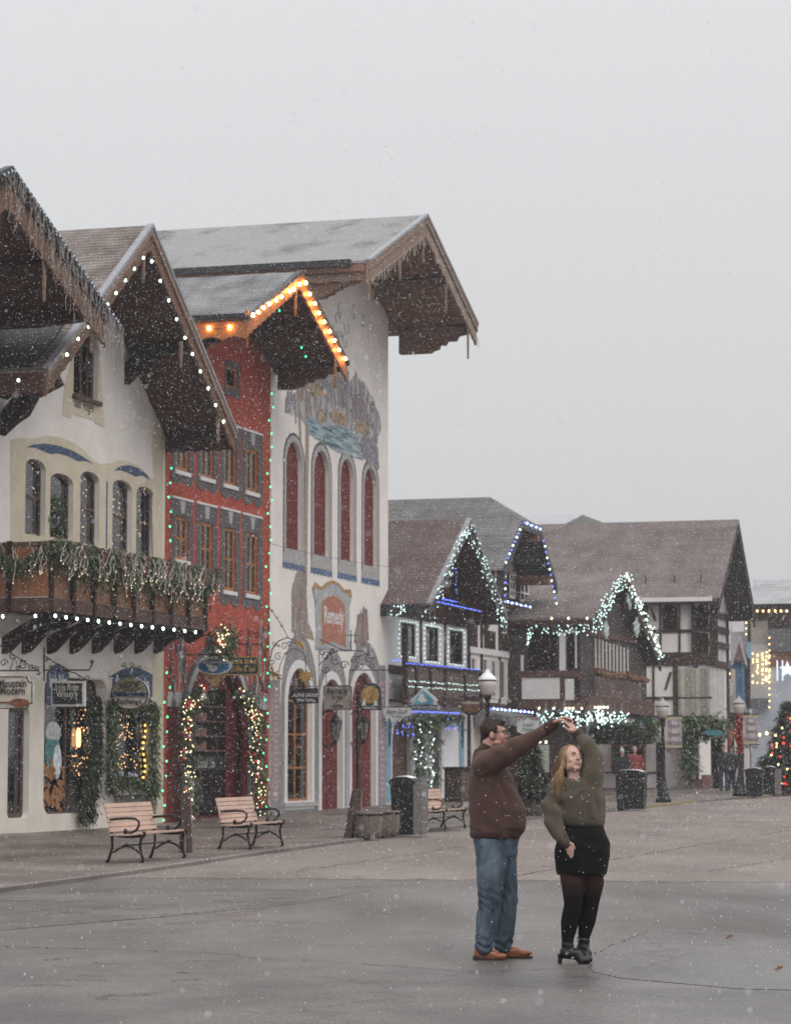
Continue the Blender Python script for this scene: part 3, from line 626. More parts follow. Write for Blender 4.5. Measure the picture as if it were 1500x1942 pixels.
# --- greenery: leafy sprays
greens = mat('conifer_green', (.035, .06, .028), .75, .5, 14, col2=(.115, .155, .07))
greens2 = mat('conifer_green_light', (.06, .085, .04), .75, .4, 14, col2=(.20, .23, .12))
def spray(b, p, L, rr, droop=.5, w=.012, mats=None, n=9):
    # one twig of fir: a curved spine with flat needles both sides
    a = rr.uniform(0, 2*pi); dirv = Vector((cos(a), sin(a)*.8, rr.uniform(-.4, .5))); q = Vector(p); vs = []; fs = []
    for k in range(n):
        dirv.z -= droop/n*1.6; dirv.normalize(); q = q+dirv*L/n; side = dirv.cross(Vector((rr.uniform(-.3, .3), rr.uniform(-.3, .3), 1))).normalized()
        for sg in (-1, 1):
            t = q+(side*sg+dirv*.7)*L*.26*(1-.55*k/n); i = len(vs); vs += [q-dirv*w, q+dirv*w, t]; fs.append((i, i+1, i+2))
    b.add(vs, fs, mats[rr.random() < .35] if mats else None)
def foliage(b, fn, count, L, rr, mats, droop=.6, w=.014):
    for _ in range(count): spray(b, fn(rr), L*rr.uniform(.6, 1.3), rr, droop, w, mats)
GM = (greens, greens2)
R = random.Random(11)
garl = thing('balcony_greenery', 'long swag of fir branches draped over the balcony rail of the white building', 'garland', bl, ob, zb1)
b = MB(greens)
def onrail(rr):
    t = rr.random(); s = bl-.0+(br-bl+.1)*t; dr = abs(rr.gauss(0, .30))*(1.0 if t > .03 else .5)
    return (s, ob+rr.uniform(-.1, .28), zb1+.14-dr*(.65+.6*abs(sin(s*3.1)))*1.05)
foliage(b, onrail, 6500, .16, R, GM, .9, .011)
def onside(rr):
    t = rr.random(); return (bl+rr.uniform(-.28, .12), ob*(t), zb1+.12-abs(rr.gauss(0, .13))-.38*sin(pi*t))
foliage(b, onside, 1000, .15, R, GM, .8, .011)
b.build('branches', garl, fix=False)
lightwire = mat('frosted_wire', (.45, .42, .36), .6, .1, 6)
warmtiny = ('warm_white', (1, .8, .5), 5)
ic = thing('icicle_lights', 'pale hanging light strands tangled in the balcony greenery', 'string lights', bl, ob+.3, zb1, 'icicle light strands')
pts = []
for k in range(100):
    s_ = bl-.25+(br-bl+.35)*R.random(); o_ = ob+R.uniform(.25, .5); z_ = zb1+R.uniform(-.15, .12); P = [(s_, o_, z_)]; b = MB(lightwire)
    if R.random() < .12: P = [(bl-.3, ob*R.random(), z_)]
    for j in range(R.randint(4, 9)): p = P[-1]; P.append((p[0]+R.uniform(-.11, .11), p[1]+R.uniform(-.04, .04), p[2]-R.uniform(.03, .11)))
    b.tube(P, .0085, 4); pts.append(P[-1]); b.build('hanging_wire', ic, fix=False)
add_bulbs(ic, pts, 'warm_tiny', (1, .78, .5), 1.3, .011)
# --- white bulbs along gable B and the balcony
WHT = (.80, 1, .93)
e1 = [(oB+.08)]
P = []
for x, y in ((127, 673), (148, 643), (168, 620), (189, 602), (204, 578), (220, 556), (238, 532), (255, 510), (272, 489), (288, 496), (304, 533), (320, 570), (335, 606), (351, 641), (365, 672), (380, 705), (395, 737), (409, 769), (424, 800)):
    s_, z_ = fp(x, y, oB+.1); P.append((s_, oB+.1, z_+.06))
light_string('big white bulbs following the gable of the white building', P, 'cool_white', WHT, 6, .029)
P = [(fp(x, y, oB-.4)[0], oB-.4, fp(x, y, oB-.4)[1]) for x, y in ((35, 716), (88, 713), (108, 690))]
light_string('three white bulbs under the left eave of the white building near the black scroll bracket', P, 'cool_white', WHT, 6, .029)
P = [(fp(x, y, .3)[0], .3, fp(x, y, .3)[1]) for x, y in ((438, 826), (400, 828), (350, 828))]
light_string('three white bulbs below the right eave of the white building', P, 'cool_white', WHT, 6, .029)
P = [(fp(x, y, ob+.03)[0], ob+.03, fp(x, y, ob+.03)[1]+.06) for x, y in [(105+(371-105)*k/13, 1169+(1200-1169)*(k/13)**.93) for k in range(14)]]
light_string('string of big white bulbs under the front edge of the balcony', P, 'cool_white', WHT, 6, .029)
P = [(bl, o_, zb0-.02) for o_ in (ob-.25, ob-.9)]
P = [(sp(x, 1166, bl)[1] and bl-.02, sp(x, 1166, bl)[0], zb0-.06) for x in (68, 6)]
light_string('two white bulbs under the left end of the balcony', P, 'cool_white', WHT, 6, .029)
# --- icicle lights on gable A (unlit frosted strands)
ia = thing('icicle_lights', 'unlit frosted icicle lights hanging along the dark gable at the left edge', 'string lights', e_s, oA, e_z, 'icicle light strands')
b = MB(mat('icy_wire', (.38, .355, .34), .4, .15, 8)); R = random.Random(21); slA = (a_z-e_z)/(e_s-a_s); tips = []
for k in range(74):
    t = (k+R.random())/74*1.12; s_ = a_s-.45+(e_s-a_s+.5)*t; z_ = a_z-slA*abs(s_-a_s)-.02; P = [(s_, oA+.09, z_)]; b = MB(MT['icy_wire'])
    n = int(R.uniform(4, 14)*(1 if s_ > a_s-.2 else .8))
    for j in range(n): p = P[-1]; P.append((p[0]+R.uniform(-.07, .07), p[1]+R.uniform(-.02, .02), p[2]-R.uniform(.06, .12)))
    b.tube(P, .0045, 4)
    for j in range(1, len(P)): 
        if R.random() < .7: b.tube([P[j], (P[j][0]+R.uniform(-.09, .09), P[j][1]+.02, P[j][2]-R.uniform(-.03, .07))], .004, 4)
    tips.append((s_, oA+.09, z_-.03)); b.build('strand', ia, fix=False)
add_bulbs(ia, tips[::2], 'icy_blue', (.55, .75, 1), .45, .014)

# ================================================================ BUILDING C: red
C0, C1 = WB1, sx(511); oC = 2.0
C = thing('red_building', 'red stucco building with grey painted window surrounds and an arched shop door', 'building', (C0+C1)/2, -1)
c_s, c_z = fp(575, 517, oC); cl_s, cl_z = fp(470, 602, oC); cr_s, cr_z = fp(660, 690, oC); cez = (cl_z+cr_z)/2; chw = (cr_s-cl_s)/2; c_s = (cl_s+cr_s)/2; csl = (c_z-cez)/chw
cw = lambda s: c_z-.15-csl*abs(s-c_s)
win1 = [(332, 355, 826, 890), (380, 402, 826, 903), (424, 446, 834, 916.5), (466, 487, 848, 930)]
win2 = [(332, 355, 977, 1060), (379, 401, 988, 1090), (424, 445, 998, 1119), (466, 487, 1009, 1126)]
att = [(429, 447, 692, 732)]
H = [prect(*w) for w in win1+win2+att]
doorC = prect(350, 470, 1385, 1560); doorC = arch(doorC[0][0], doorC[1][0], -.1, zy(350, 1385), 14, zy(405, 1243)-zy(350, 1385)+.0)
wall = MB(redwall); wall.plate([(C0+.002, -.3), (C1, -.3), (C1, cw(C1)), (c_s, cw(c_s)), (C0+.002, cw(C0))], 0, -.14, holes=H+[doorC]); wall.box(C0+.002, C0+.3, -.402, -10, -.3, cw(C0)); wall.box(C1-.3, C1, -.402, -10, -.3, cw(C1)); wall.build('wall', C)
b = MB(darkroom); b.box(C0+.31, C1-.31, -1.0, -1.1, -.3, 12); b.build('interior', C)
for row, ws, dt, db in ((0, win1, 34, 15), (1, win2, 34, 15)):
    for x0, x1, yt, yb in ws:
        gs = MB(greypaint); P = prect(x0-7, x1+9, yt-dt, yb+db+ (3 if row else 0)); hole = prect(x0, x1, yt, yb)
        s0, s1, z0, z1 = P[0][0], P[1][0], P[0][1], P[2][1]
        Q = [(s0, z0)]+[(s0+(s1-s0)*i/8, z0-(.14*abs(sin(pi*i/4)))) for i in range(1, 8)]+[(s1, z0), (s1, z1-.55), (s1-.07, z1-.4), (s1, z1), (s0, z1), (s0, z1-.4), (s0+.07, z1-.55)]
        gs.plate(Q, .012, .0, holes=[hole]); gs.plate(rect(s0+.03, s1-.03, z1, z1+.05), .03, -.001, whitepaint)
        m = (s0+s1)/2; gs.plate([(m-.1, z1-.32), (m+.1, z1-.32), (m+.17, z1-.02), (m-.17, z1-.02)], .02, .0125, greylight)
        gs.plate(rect(hole[0][0]-.06, hole[1][0]+.06, hole[0][1]-.10, hole[0][1]-.004), .05, .0125, whitepaint); gs.build('painted_surround', C)
gs = MB(greypaint); P = prect(426, 452, 680, 748); gs.plate(P, .012, 0, greypaint, holes=[prect(*att[0])])
gs.build('painted_surround', C)
litw = mat('amber_room', (.16, .12, .09), .8, .4, 2)
for w in win1+win2: window(C, prect(*w), orangewood, .03, .09, mull=1, cur=curtain, curw=.22, mfw=.03, trans=1 if w in win2 else 0)
window(C, prect(*att[0]), orangewood, .03, .06, cur=curtain)
roC = gable_roof(C, c_s-chw, c_s+chw, cez, c_s, c_z, cez, oC, -9.5, .2, roofdark, darkwood, orangewood, None, board=.42, edge=gutterm)
eave_board(roC, c_s-chw+.05, cez-.0, oC-.05, -9, .5, orangewood, amp=.09, step=.55)
eb = MB(gutterm); eb.box(c_s-chw-.06, c_s-chw+.12, oC-.05, -9.4, cez-.02, cez+.12); eb.build('gutter', roC)
for fr_ in (0, .5, .92):
    for sg in ((1,) if fr_ == 0 else (-1, 1)): s_ = c_s+sg*chw*fr_; beam_end(roC, s_, c_z-.25-csl*chw*fr_, oC-.2, 0, .55 if fr_ > .6 else .4, darkwood, .24)
for px, py, py2 in ((474, 600, 662), (565, 560, 602), (640, 688, 740)):
    s, z = fp(px, py, oC); pendant(roC, s, oC-.04, z+.15, z-fp(px, py2, oC)[1]+.1, orangewood, .09)
P = []
for x, y in ((480, 597), (490, 592), (500, 583), (511, 576), (524, 569), (534, 562), (549, 552), (557, 548), (568, 539), (580, 536), (587, 557), (597, 575), (605, 593), (615, 610), (625, 628), (634, 645), (643, 663), (655, 680)):
    s_, z_ = fp(x, y, oC+.06); P.append((s_, oC+.06, z_))
ORG = (1, .42, .12)
light_string('string of glowing orange bulbs along the gable of the red building', P, 'orange', ORG, 150, .034, sample=True, drop=0)
P = [(c_s-chw-.03, sp(x, 600, c_s-chw)[0], cez-.2) for x in (436, 397, 358)]
light_string('row of orange bulbs along the side eave of the red building', P, 'orange', ORG, 150, .034, sample=True, drop=0)
GRN = (.05, 1, .42)
gc = [(322, 883), (320, 911), (317, 938), (322, 966), (320, 994), (321, 1021)]+[(x, y) for x, y in zip([316, 322, 312, 318, 317, 311, 317, 316, 310, 314, 312, 316], range(1272, 1640, 28))]
P = [(sx(x, .15), .15, zy(x, y, .15)) for x, y in gc if not 1580 < y]
light_string('green bulbs hanging down the corner between the white and red buildings', P[:6], 'green', GRN, 3, .022, sample=True)
light_string('green bulbs down the lower corner between the white and red buildings, below the balcony', P[6:], 'green', GRN, 3, .022, sample=True)
P = [(sx(x, .12), .12, zy(x, y, .12)) for x, y in [((513, 516, 509, 514, 515, 512, 507)[k % 7]-(k*.25), 742+k*25.3) for k in range(33)]]
light_string('long line of green bulbs down the corner between the red building and the mural', P, 'green', GRN, 3, .022, sample=True)
P = [(fp(x, y, 1.2)[0], 1.2, fp(x, y, 1.2)[1]) for x, y in ((494, 600), (530, 585), (572, 655), (580, 672), (607, 638), (623, 670))]
add = light_string('loose green bulbs under the dark soffit of the red building', P, 'green', GRN, 3, .022, wire=False)
# ground floor of C
for q_ in ((317, 341, 1340, 1571), (476, 506, 1345, 1562)): mp_ = MB(maroon); mp_.plate(prect(*q_), .01, 0); mp_.build('painted_panel', C)
vg = MB(greylight); R = random.Random(4)
dpo = [(s, z) for s, z in doorC]
vg.plate(grow(doorC, .16), .05, -.001, holes=[doorC]); vg.plate(grow(doorC, .32), .035, -.001, greypaint, holes=[grow(doorC, .165)])
for side, x0, x1 in ((0, 317, 352), (1, 468, 507)):
    for k in range(24):
        x = R.uniform(x0, x1); y = R.uniform(1215, 1345); s_, z_ = fp(x, y)
        P = [(s_, .02, z_)]
        for j in range(6): p = P[-1]; P.append((p[0]+R.uniform(-.08, .08), .02, p[2]+R.uniform(.06, .16)))
        vg.tube(P, .02, 4, greypaint if k % 3 else greylight)
    for k in range(5): s_, z_ = fp(R.uniform(x0+4, x1-4), R.uniform(1240, 1340)); vg.lathe([(.02, 0), (.1, .015), (.02, .03)], (s_, .02, z_), 8, greypaint, axis='Y')
vg.plate(prect(317, 343, 1312, 1340), .02, 0, greylight); vg.plate(prect(474, 507, 1318, 1345), .02, 0, greylight)
vg.build('painted_vines', C)
# recessed door inside the arch
dm = MB(maroon); ds0, ds1 = doorC[0][0], doorC[1][0]; dm.plate(grow(doorC, .2), -.3, -.34); 
dm.build('door_wall', C)
dd = MB(mat('dark_shop_window', (.014, .007, .007), .85, .3, 3, spec=.1)); dd.plate(rect(ds0+.55, ds1-.9, .2, 3.3), -.26, -.299); dw = dd.build('shop_door', C)
R = random.Random(9); sh = MB(mat('shelf_goods', (.17, .09, .08), .8, .6, 7))
for k in range(4):
    z_ = 1.75+k*.36; sh.box(ds0+.62, ds1-.95, -.235, -.259, z_, z_+.03)
    for j in range(7): x_ = ds0+.68+j*.21; sh.box(x_, x_+.15, -.225, -.258, z_+.031, z_+.05+R.uniform(.1, .2))
sh.build('shelves', dw)
t = MB(iron); t.plate(rect(ds0+.6, ds1-.95, 1.28, 1.62), -.2, -.224); t.text('Local  Us', .34, ((ds0+ds1)/2-.2, -.195, 1.45), (1, 0, 0), (0, 0, 1), mat=mat('sign_white', (.5, .48, .47), .8), squeeze=.9); t.build('lettered_board', dw)
t = MB(MT['sign_white']); t.plate(rect(ds0+.65, ds0+1.2, .45, 1.1), -.2, -.224); t.plate(rect(ds0+1.22, ds0+1.8, .42, 1.12), -.2, -.224, iron); t.build('notice', dw)
# ================================================================ BUILDING D: tall building with the mural
D0, D1 = C1, sx(736); oD = 2.5
Dm = thing('mural_building', 'tall white building with a painted river landscape and four dark red arched panels', 'building', (D0+D1)/2, -1)
d_s, d_z = fp(820, 414, oD); dl_s, dl_z = fp(700, 494, oD); dr_s, dr_z = fp(905, 612, oD); dez = (dl_z+dr_z)/2; dhw = (dr_s-dl_s)/2; d_s = (dr_s+dl_s)/2; dsl = (d_z-dez)/dhw
dw_ = lambda s: d_z-.2-dsl*abs(s-d_s)
arcs = [(541, 571, 837, 1039), (594, 623, 854, 1050), (645, 670, 870, 1061), (690, 714, 887, 1071)]
def parch(x0, x1, ytop, ybot, o=0, n=12, rise=None):
    """round-headed opening: x0,x1 columns of its sides, ytop row of its crown, ybot row of its foot at x0"""
    s0 = sx(x0, o); s1 = sx(x1, o); zc = fp((x0+x1)/2, ytop, o)[1]; zb = fp(x0, ybot, o)[1]; r = (s1-s0)/2 if rise is None else rise
    return arch(s0, s1, zb, zc-r, n, r)
AH = [parch(*a) for a in arcs]
G1, G2, G3 = parch(544, 590, 1267, 1521, rise=1.0), parch(609, 648, 1288, 1560, rise=.95), parch(666, 711, 1276, 1545, rise=1.0)
G2 = [(s, max(z, .1)) for s, z in G2]; G3 = [(s, max(z, .1)) for s, z in G3]
wall = MB(stucco); wall.plate([(D0+.002, -.3), (D1, -.3), (D1, dw_(D1)), (d_s, dw_(d_s)), (D0+.002, dw_(D0))], 0, -.35, holes=[G1, G2, G3]+AH)
wall.box(D0+.002, D0+.3, -.352, -14, -.3, dw_(D0)); wall.box(D1-.3, D1-.001, -.352, -14, -.3, dw_(D1)); wall.build('wall', Dm)
b = MB(darkroom); b.box(D0+.31, D1-.31, -2.0, -2.1, -.3, 14); b.build('interior', Dm)
for P in AH: b = MB(maroon); b.plate(grow(P, .03), -.11, -.16); b.build('arched_panel', Dm)
for P, a in zip(AH, arcs):
    g = MB(greylight); O = grow(P, .16); g.plate(O, .012, -.001, holes=[P]); O2 = grow(P, .24); g.plate(O2, .009, -.001, greypaint, holes=[O])
    s0, s1, z0 = O[0][0], O[1][0], O[0][1]
    g.plate(rect(s0-.1, s1+.1, z0-.22, z0+.02), .02, .0125, greylight)
    g.plate([(s0-.1, z0-.22), (s1+.1, z0-.22)]+[(s1+.1-(s1-s0+.2)*i/12, z0-.40+(.06 if i % 2 else 0)) for i in range(13)], .016, -.001, mat('sill_blue', (.09, .14, .24), .8, .3, 9)); g.build('painted_arch_surround', Dm)
# the painted landscape
def Z3(pts): return PP([(540+x*.1467, 620+y*.1467) for x, y in pts])
def Z4(pts): return PP([(520+x*.16, 1080+y*.16) for x, y in pts])
rockm = mat('painted_rock', (.22, .225, .255), .85, .5, 1.0, stretch=(1.6, 1, .6), col2=(.50, .48, .47), thresh=(.36, .64)); pinkr = mat('painted_pink_rock', (.24, .19, .19), .85, .3, 3, stretch=(3, 1, .3))
river = mat('painted_river', (.18, .28, .33), .85, .3, 2.5, stretch=(.6, 1, 2.2), col2=(.30, .40, .43)); oran = mat('painted_autumn_leaves', (.33, .17, .09), .85, .4, 6, col2=(.42, .27, .16))
olive = mat('painted_olive', (.24, .23, .13), .85, .3, 6); purple = mat('painted_violet_rock', (.17, .17, .22), .85, .4, 3, col2=(.31, .30, .35)); polem = mat('painted_trunk', (.25, .195, .155), .85, .35, 5, stretch=(2, 1, .4), col2=(.36, .30, .24))
darkr = mat('painted_dark_cleft', (.19, .185, .20), .85, .4, 5)
mu = MB(rockm)
mu.plate(ragged(Z3([(0, 1130), (0, 960), (60, 850), (140, 830), (160, 720), (250, 640), (330, 560), (430, 560), (470, 520), (560, 530), (640, 500), (700, 470), (790, 470), (830, 720), (870, 660), (930, 600), (985, 690), (1030, 700), (1080, 830), (1140, 920), (1180, 1040), (1230, 1120), (1250, 1300), (1190, 1450), (1200, 1560), (1215, 1800), (1170, 1800), (1030, 1720), (960, 1700), (880, 1690), (620, 1590), (450, 1470), (320, 1390), (210, 1170), (100, 1130)]), .05, .22, 1), .006, -.001)
mu.plate(ragged(Z3([(210, 1160), (330, 1160), (450, 1220), (600, 1260), (700, 1300), (840, 1330), (900, 1420), (960, 1500), (960, 1695), (880, 1685), (620, 1585), (450, 1465), (320, 1385)]), .04, .2, 2), .010, .0065, river)
for k, (P, m) in enumerate((([(330, 850), (400, 760), (470, 750), (500, 830), (560, 930), (510, 900), (440, 860)], oran), ([(600, 1150), (660, 1080), (760, 1160), (800, 1250), (700, 1230)], oran), ([(900, 1240), (1060, 1260), (1060, 1360), (930, 1330)], oran), ([(400, 1130), (450, 1080), (520, 1130), (480, 1220), (400, 1190)], olive),
    ([(960, 1560), (990, 1430), (1090, 1400), (1190, 1560), (1213, 1790), (1170, 1790), (1030, 1710), (960, 1690)], purple), ([(880, 830), (960, 850), (1030, 960), (1060, 1200), (900, 1220)], pinkr), ([(660, 560), (740, 700), (780, 1060), (690, 1000)], pinkr), ([(430, 560), (540, 540), (600, 760), (620, 900), (520, 800), (440, 700)], purple))):
    mu.plate(ragged(Z3(P), .05, .16, 10+k), .0105+.0002*k, .0066, m)
for k, (x0, y0, x1, y1) in enumerate(((600, 640, 650, 1000), (740, 640, 800, 1180), (840, 760, 880, 1060), (560, 700, 590, 900), (1030, 1000, 1080, 1200), (820, 1060, 900, 1180), (950, 880, 1000, 1150))):
    mu.plate(Z3([(x0, y0), (x0+14, y0+20), (x1+16, y1), (x1, y1+20)]), .0118+.0002*k, .0066, darkr)
mu.plate(PP([(560, 700), (567, 700), (571, 838), (568, 838)]), .0136, .0001, polem); mu.plate(PP([(579, 680), (587, 680), (585, 850), (581, 1110), (574, 1110), (579, 850)]), .0136, .0001, polem)
mu.plate(ragged(Z4([(205, 740), (205, 260), (250, 40), (310, 20), (335, 60), (370, 60), (385, 400), (395, 640), (450, 760), (470, 850), (340, 790), (280, 750)]), .03, .25, 3), .0142, -.001, polem)
mu.plate(ragged(Z4([(985, 530), (1050, 510), (1050, 490), (1095, 460), (1115, 700), (1120, 850), (1060, 870), (940, 880), (950, 760), (980, 650)]), .03, .25, 4), .0142, -.001, mat('painted_grey_trunk', (.19, .15, .13), .85, .4, 5, stretch=(2, 1, .5)))
def inpoly(P, x, y):
    c = False
    for i in range(len(P)):
        (a, b_), (c_, d_) = P[i], P[i-1]
        if (b_ > y) != (d_ > y) and x < (c_-a)*(y-b_)/(d_-b_)+a: c = not c
    return c
RR = random.Random(44)                                              # brush strokes of the painting
def dab(P, n, w, h, mats, lean=.2):
    xs = [p[0] for p in P]; zs = [p[1] for p in P]; k = 0; i = 0
    while k < n and i < n*20:
        i += 1; x, z = RR.uniform(min(xs), max(xs)), RR.uniform(min(zs), max(zs))
        if not inpoly(P, x, z): continue
        k += 1; a, b_ = w*RR.uniform(.4, 1.3), h*RR.uniform(.4, 1.3); l_ = RR.uniform(-lean, lean); dab.o += .000022
        mu.add([(x-a*.3, dab.o, z-b_), (x+a*.5, dab.o, z-b_*.8), (x+a*.35+l_, dab.o, z+b_), (x-a*.5+l_, dab.o, z+b_*.7)], [(0, 1, 2, 3)], RR.choice(mats))
dab.o = .0148
mf = [mat('stroke_%s' % n_, c_, .9, .2, 8) for n_, c_ in (('slate', (.24, .24, .27)), ('mist', (.38, .39, .41)), ('mauve', (.25, .19, .20)), ('teal', (.15, .23, .26)), ('ash', (.27, .26, .26)), ('rust', (.33, .21, .15)), ('ochre', (.40, .30, .20)), ('moss', (.20, .20, .13)), ('aqua', (.30, .42, .45)), ('deep', (.09, .14, .18)))]
rockP = Z3([(0, 1130), (0, 960), (60, 850), (140, 830), (250, 640), (430, 560), (560, 530), (790, 500), (830, 720), (930, 620), (1080, 830), (1180, 1040), (1250, 1300), (1190, 1450), (960, 1500), (840, 1330), (600, 1260), (330, 1160)])
dab(rockP, 120, .14, .22, [mf[0], mf[4], mf[2], mf[4]], .06); dab(rockP, 8, .25, .1, [mf[5], mf[2], mf[7]], .1)
for Q in ([(300, 840), (400, 740), (500, 800), (570, 930), (440, 900)], [(590, 1150), (660, 1070), (770, 1160), (810, 1260), (690, 1230)], [(880, 1230), (1070, 1240), (1080, 1370), (920, 1340)], [(400, 1130), (450, 1070), (530, 1130), (480, 1230)]): dab(Z3(Q), 30, .3, .09, [mf[5], mf[6], mf[6], mf[7]], .1)
dab(Z3([(240, 1180), (600, 1270), (840, 1340), (960, 1500), (960, 1680), (880, 1670), (450, 1450), (320, 1370)]), 70, 1.0, .04, [mf[8], mf[3], mf[8], mf[9], mf[1]], .0)
dab(Z3([(970, 1560), (1000, 1440), (1090, 1410), (1190, 1560), (1205, 1780), (1030, 1700)]), 30, .2, .2, [mf[0], mf[2]], .1)
for Q in ([(553, 1195), (556, 1120), (566, 1088), (580, 1090), (582, 1190)], [(672, 1210), (685, 1170), (694, 1160), (698, 1210)]): dab(PP(Q), 40, .12, .3, [mf[4], mf[2], mf[5]], .05)
R = random.Random(8)
for k in range(9):                                                  # faint painted scrollwork below the roof
    s_, z_ = fp(R.uniform(632, 688), R.uniform(590, 655)); a0 = R.uniform(0, 6)
    mu.tube([(s_+.28*(1-j/14)*cos(a0+j*.45), .006, z_+.28*(1-j/14)*sin(a0+j*.45)) for j in range(13)], .018, 4, mat('painted_faint_grey', (.36, .34, .33), .9))
mu.build('mural', Dm)
cr_ = MB(greylight)
cr_.plate(Z4([(450, 230), (550, 240), (620, 195), (680, 165), (740, 190), (800, 270), (890, 260), (905, 350), (880, 450), (880, 800), (900, 960), (480, 940), (490, 700), (480, 400)]), .03, -.001, mat('crest_pale_blue', (.35, .36, .38), .85, .15, 4))
cr_.plate(Z4([(445, 230), (475, 150), (550, 215), (620, 150), (680, 130), (750, 160), (820, 240), (895, 235), (912, 345), (882, 330), (870, 290), (800, 270), (740, 190), (680, 165), (620, 195), (560, 245), (490, 215), (462, 245)]), .034, .001, mat('crest_gold', (.36, .22, .09), .7, .2, 5))
cr_.plate(Z4([(545, 400), (610, 325), (680, 305), (750, 330), (805, 395), (830, 480), (838, 935), (760, 890), (680, 860), (548, 900)]), .036, .031, MT['crest_gold'])
cr_.plate(Z4([(565, 390), (620, 335), (680, 320), (740, 345), (790, 400), (815, 480), (825, 915), (760, 875), (680, 845), (560, 885), (560, 560)]), .040, .0365, mat('crest_red', (.37, .15, .11), .8, .15, 4))
s_, z_ = fp(520+690*.16, 1080+560*.16); cr_.text('Remedy', .66, (s_, .045, z_), (1, 0, 0), (0, 0, 1), mat=whitepaint, squeeze=.82, bold=.012)
s_, z_ = fp(520+690*.16, 1080+740*.16); cr_.text('Forest & Home', .26, (s_, .045, z_), (1, 0, 0), (0, 0, 1), mat=mat('faded_pink', (.5, .24, .2), .8), squeeze=.85, bold=.006)
cr_.build('painted_crest', Dm)
# ground floor of D: grey bands round the arches, pink pilaster stripes
ga_ = MB(greypaint); big = mat('painted_mid_grey', (.235, .225, .23), .85, .15, 3)
for G_, top, xs in ((G1, 1200, (532, 603)), (G2, 1232, (603, 658)), (G3, 1216, (660, 724))):
    O = parch(xs[0], xs[1], top, 1560, rise=2.0 if xs[0] == 532 else 1.5); O = [(s, max(z, 0)) for s, z in O]
    ga_.plate(O, .008+.001*(xs[0] % 3), -.001, big, holes=[G_]); Wt = grow(G_, .22); ga_.plate([(s, max(z, .02)) for s, z in Wt], .03, -.001, whitepaint, holes=[G_])
ga_.plate([(p[0], p[1]) for p in PP([(511, 1565), (511, 1290), (531, 1290), (531, 1565)])], .006, -.001, big)
ga_.plate(PP([(718, 1552), (718, 1262), (731, 1262), (731, 1552)]), .006, -.001, big)
pinkm = mat('painted_pink', (.40, .24, .235), .85, .15, 8)
for x0, x1, y0 in ((519, 528, 1300), (720, 728, 1290)):
    s0, s1 = sx(x0), sx(x1); z0, z1 = .45, zy(x0, y0)
    for k in range(20): za = z0+(z1-z0)*k/20; ga_.plate(rect(s0, s1, za, za+(z1-z0)/20*.72), .0115, .0001, pinkm); ga_.plate(rect(s0+.1, s1-.1, za+.03, za+(z1-z0)/20*.55), .0135, .0116, greylight)
s0, s1 = sx(538), sx(599); ga_.box(s0, s1, .05, -.02, .42, zy(540, 1523)-.001, whitepaint); ga_.box(s0-.05, s1+.05, .08, -.02, .30, .419, greylight)
ga_.build('painted_ground_floor', Dm)
window(Dm, G1, orangewood, .1, .06, mull=1, trans=3, mfw=.025)
s0, s1 = G1[0][0], G1[1][0]; b = MB(maroon); b.plate([(s1-.62, G1[0][1]), (s1-.06, G1[0][1]), (s1-.06, G1[2][1]), (s1-.62, G1[2][1]+.5)], -.21, -.23); b.build('inner_door', Dm)
gd = MB(mat('dim_goods', (.14, .12, .10), .8, .6, 3)); R = random.Random(2)
for k in range(16): x_ = R.uniform(s0+.2, s1-.9); z_ = R.uniform(1, 4.2); gd.ell((x_, -.35, z_), (R.uniform(.1, .25), .1, R.uniform(.1, .3)), 8, 6)
gd.build('shop_goods', Dm)
for G_ in (G2, G3): b = MB(maroon); b.plate(grow(G_, .02), -.13, -.2); sN = (G_[0][0]+G_[1][0])/2; b.box(sN-.01, sN+.01, -.12, -.128, .15, G_[2][1]+.2, darkbeam); b.build('door', Dm)
roD = gable_roof(Dm, d_s-dhw, d_s+dhw, dez, d_s, d_z, dez, oD, -19.5, .25, roofgrey, plank('brown_boards', (.21, .115, .075), .16, 'X', .4, grain=(6, .6, 6)), palewood, None, board=.62, edge=flash, vb=palewood)
eb = MB(gutterm); eb.box(d_s-dhw-.1, d_s-dhw+.08, oD-.5, -19.4, dez-.14, dez+.04); eb.build('gutter', roD)
beam_end(roD, d_s-dhw+.45, dez-.22, oD-.1, -5.5, .55, palewood, .3); eave_board(roD, d_s-dhw+.2, dez-.12, oD-.15, -5.8, .42, palewood, amp=.06, step=.6)
wf = MB(whitepaint); wf.box(d_s-dhw+.12, d_s-dhw+.16, -6, -19, dez-.42, dez-.12); wf.build('eave_board', roD)
brm = mat('soffit_beam', (.17, .095, .065), .8, .25, 6)
for fr_ in (0, .48, .93):
    for sg in ((1,) if fr_ == 0 else (-1, 1)): beam_end(roD, d_s+sg*dhw*fr_, d_z-.3-dsl*dhw*fr_, oD-.2, 0, .75 if fr_ > .6 else .5, brm, .3)
for px, py, py2 in ((706, 498, 570), (763, 470, 532), (807, 448, 500), (850, 540, 592), (892, 615, 680)):
    s, z = fp(px, py, oD); pendant(roD, s, oD-.05, z+.1, z-fp(px, py2, oD)[1]+.1, palewood, .1)
ia = thing('icicle_lights', 'short unlit frosted strands along the pale bargeboards of the tall mural building', 'string lights', d_s, oD, d_z, 'icicle light strands')
b = MB(lightwire); R = random.Random(6)
for k in range(80):
    s_ = d_s+dhw*(-1+2*(k+R.random())/80); z_ = d_z-dsl*abs(s_-d_s)-.5; P = [(s_, oD+.06, z_)]; b = MB(lightwire)
    for j in range(R.randint(3, 6)): p = P[-1]; P.append((p[0]+R.uniform(-.04, .04), p[1], p[2]-R.uniform(.04, .08)))
    b.tube(P, .007, 4); b.build('strand', ia, fix=False)
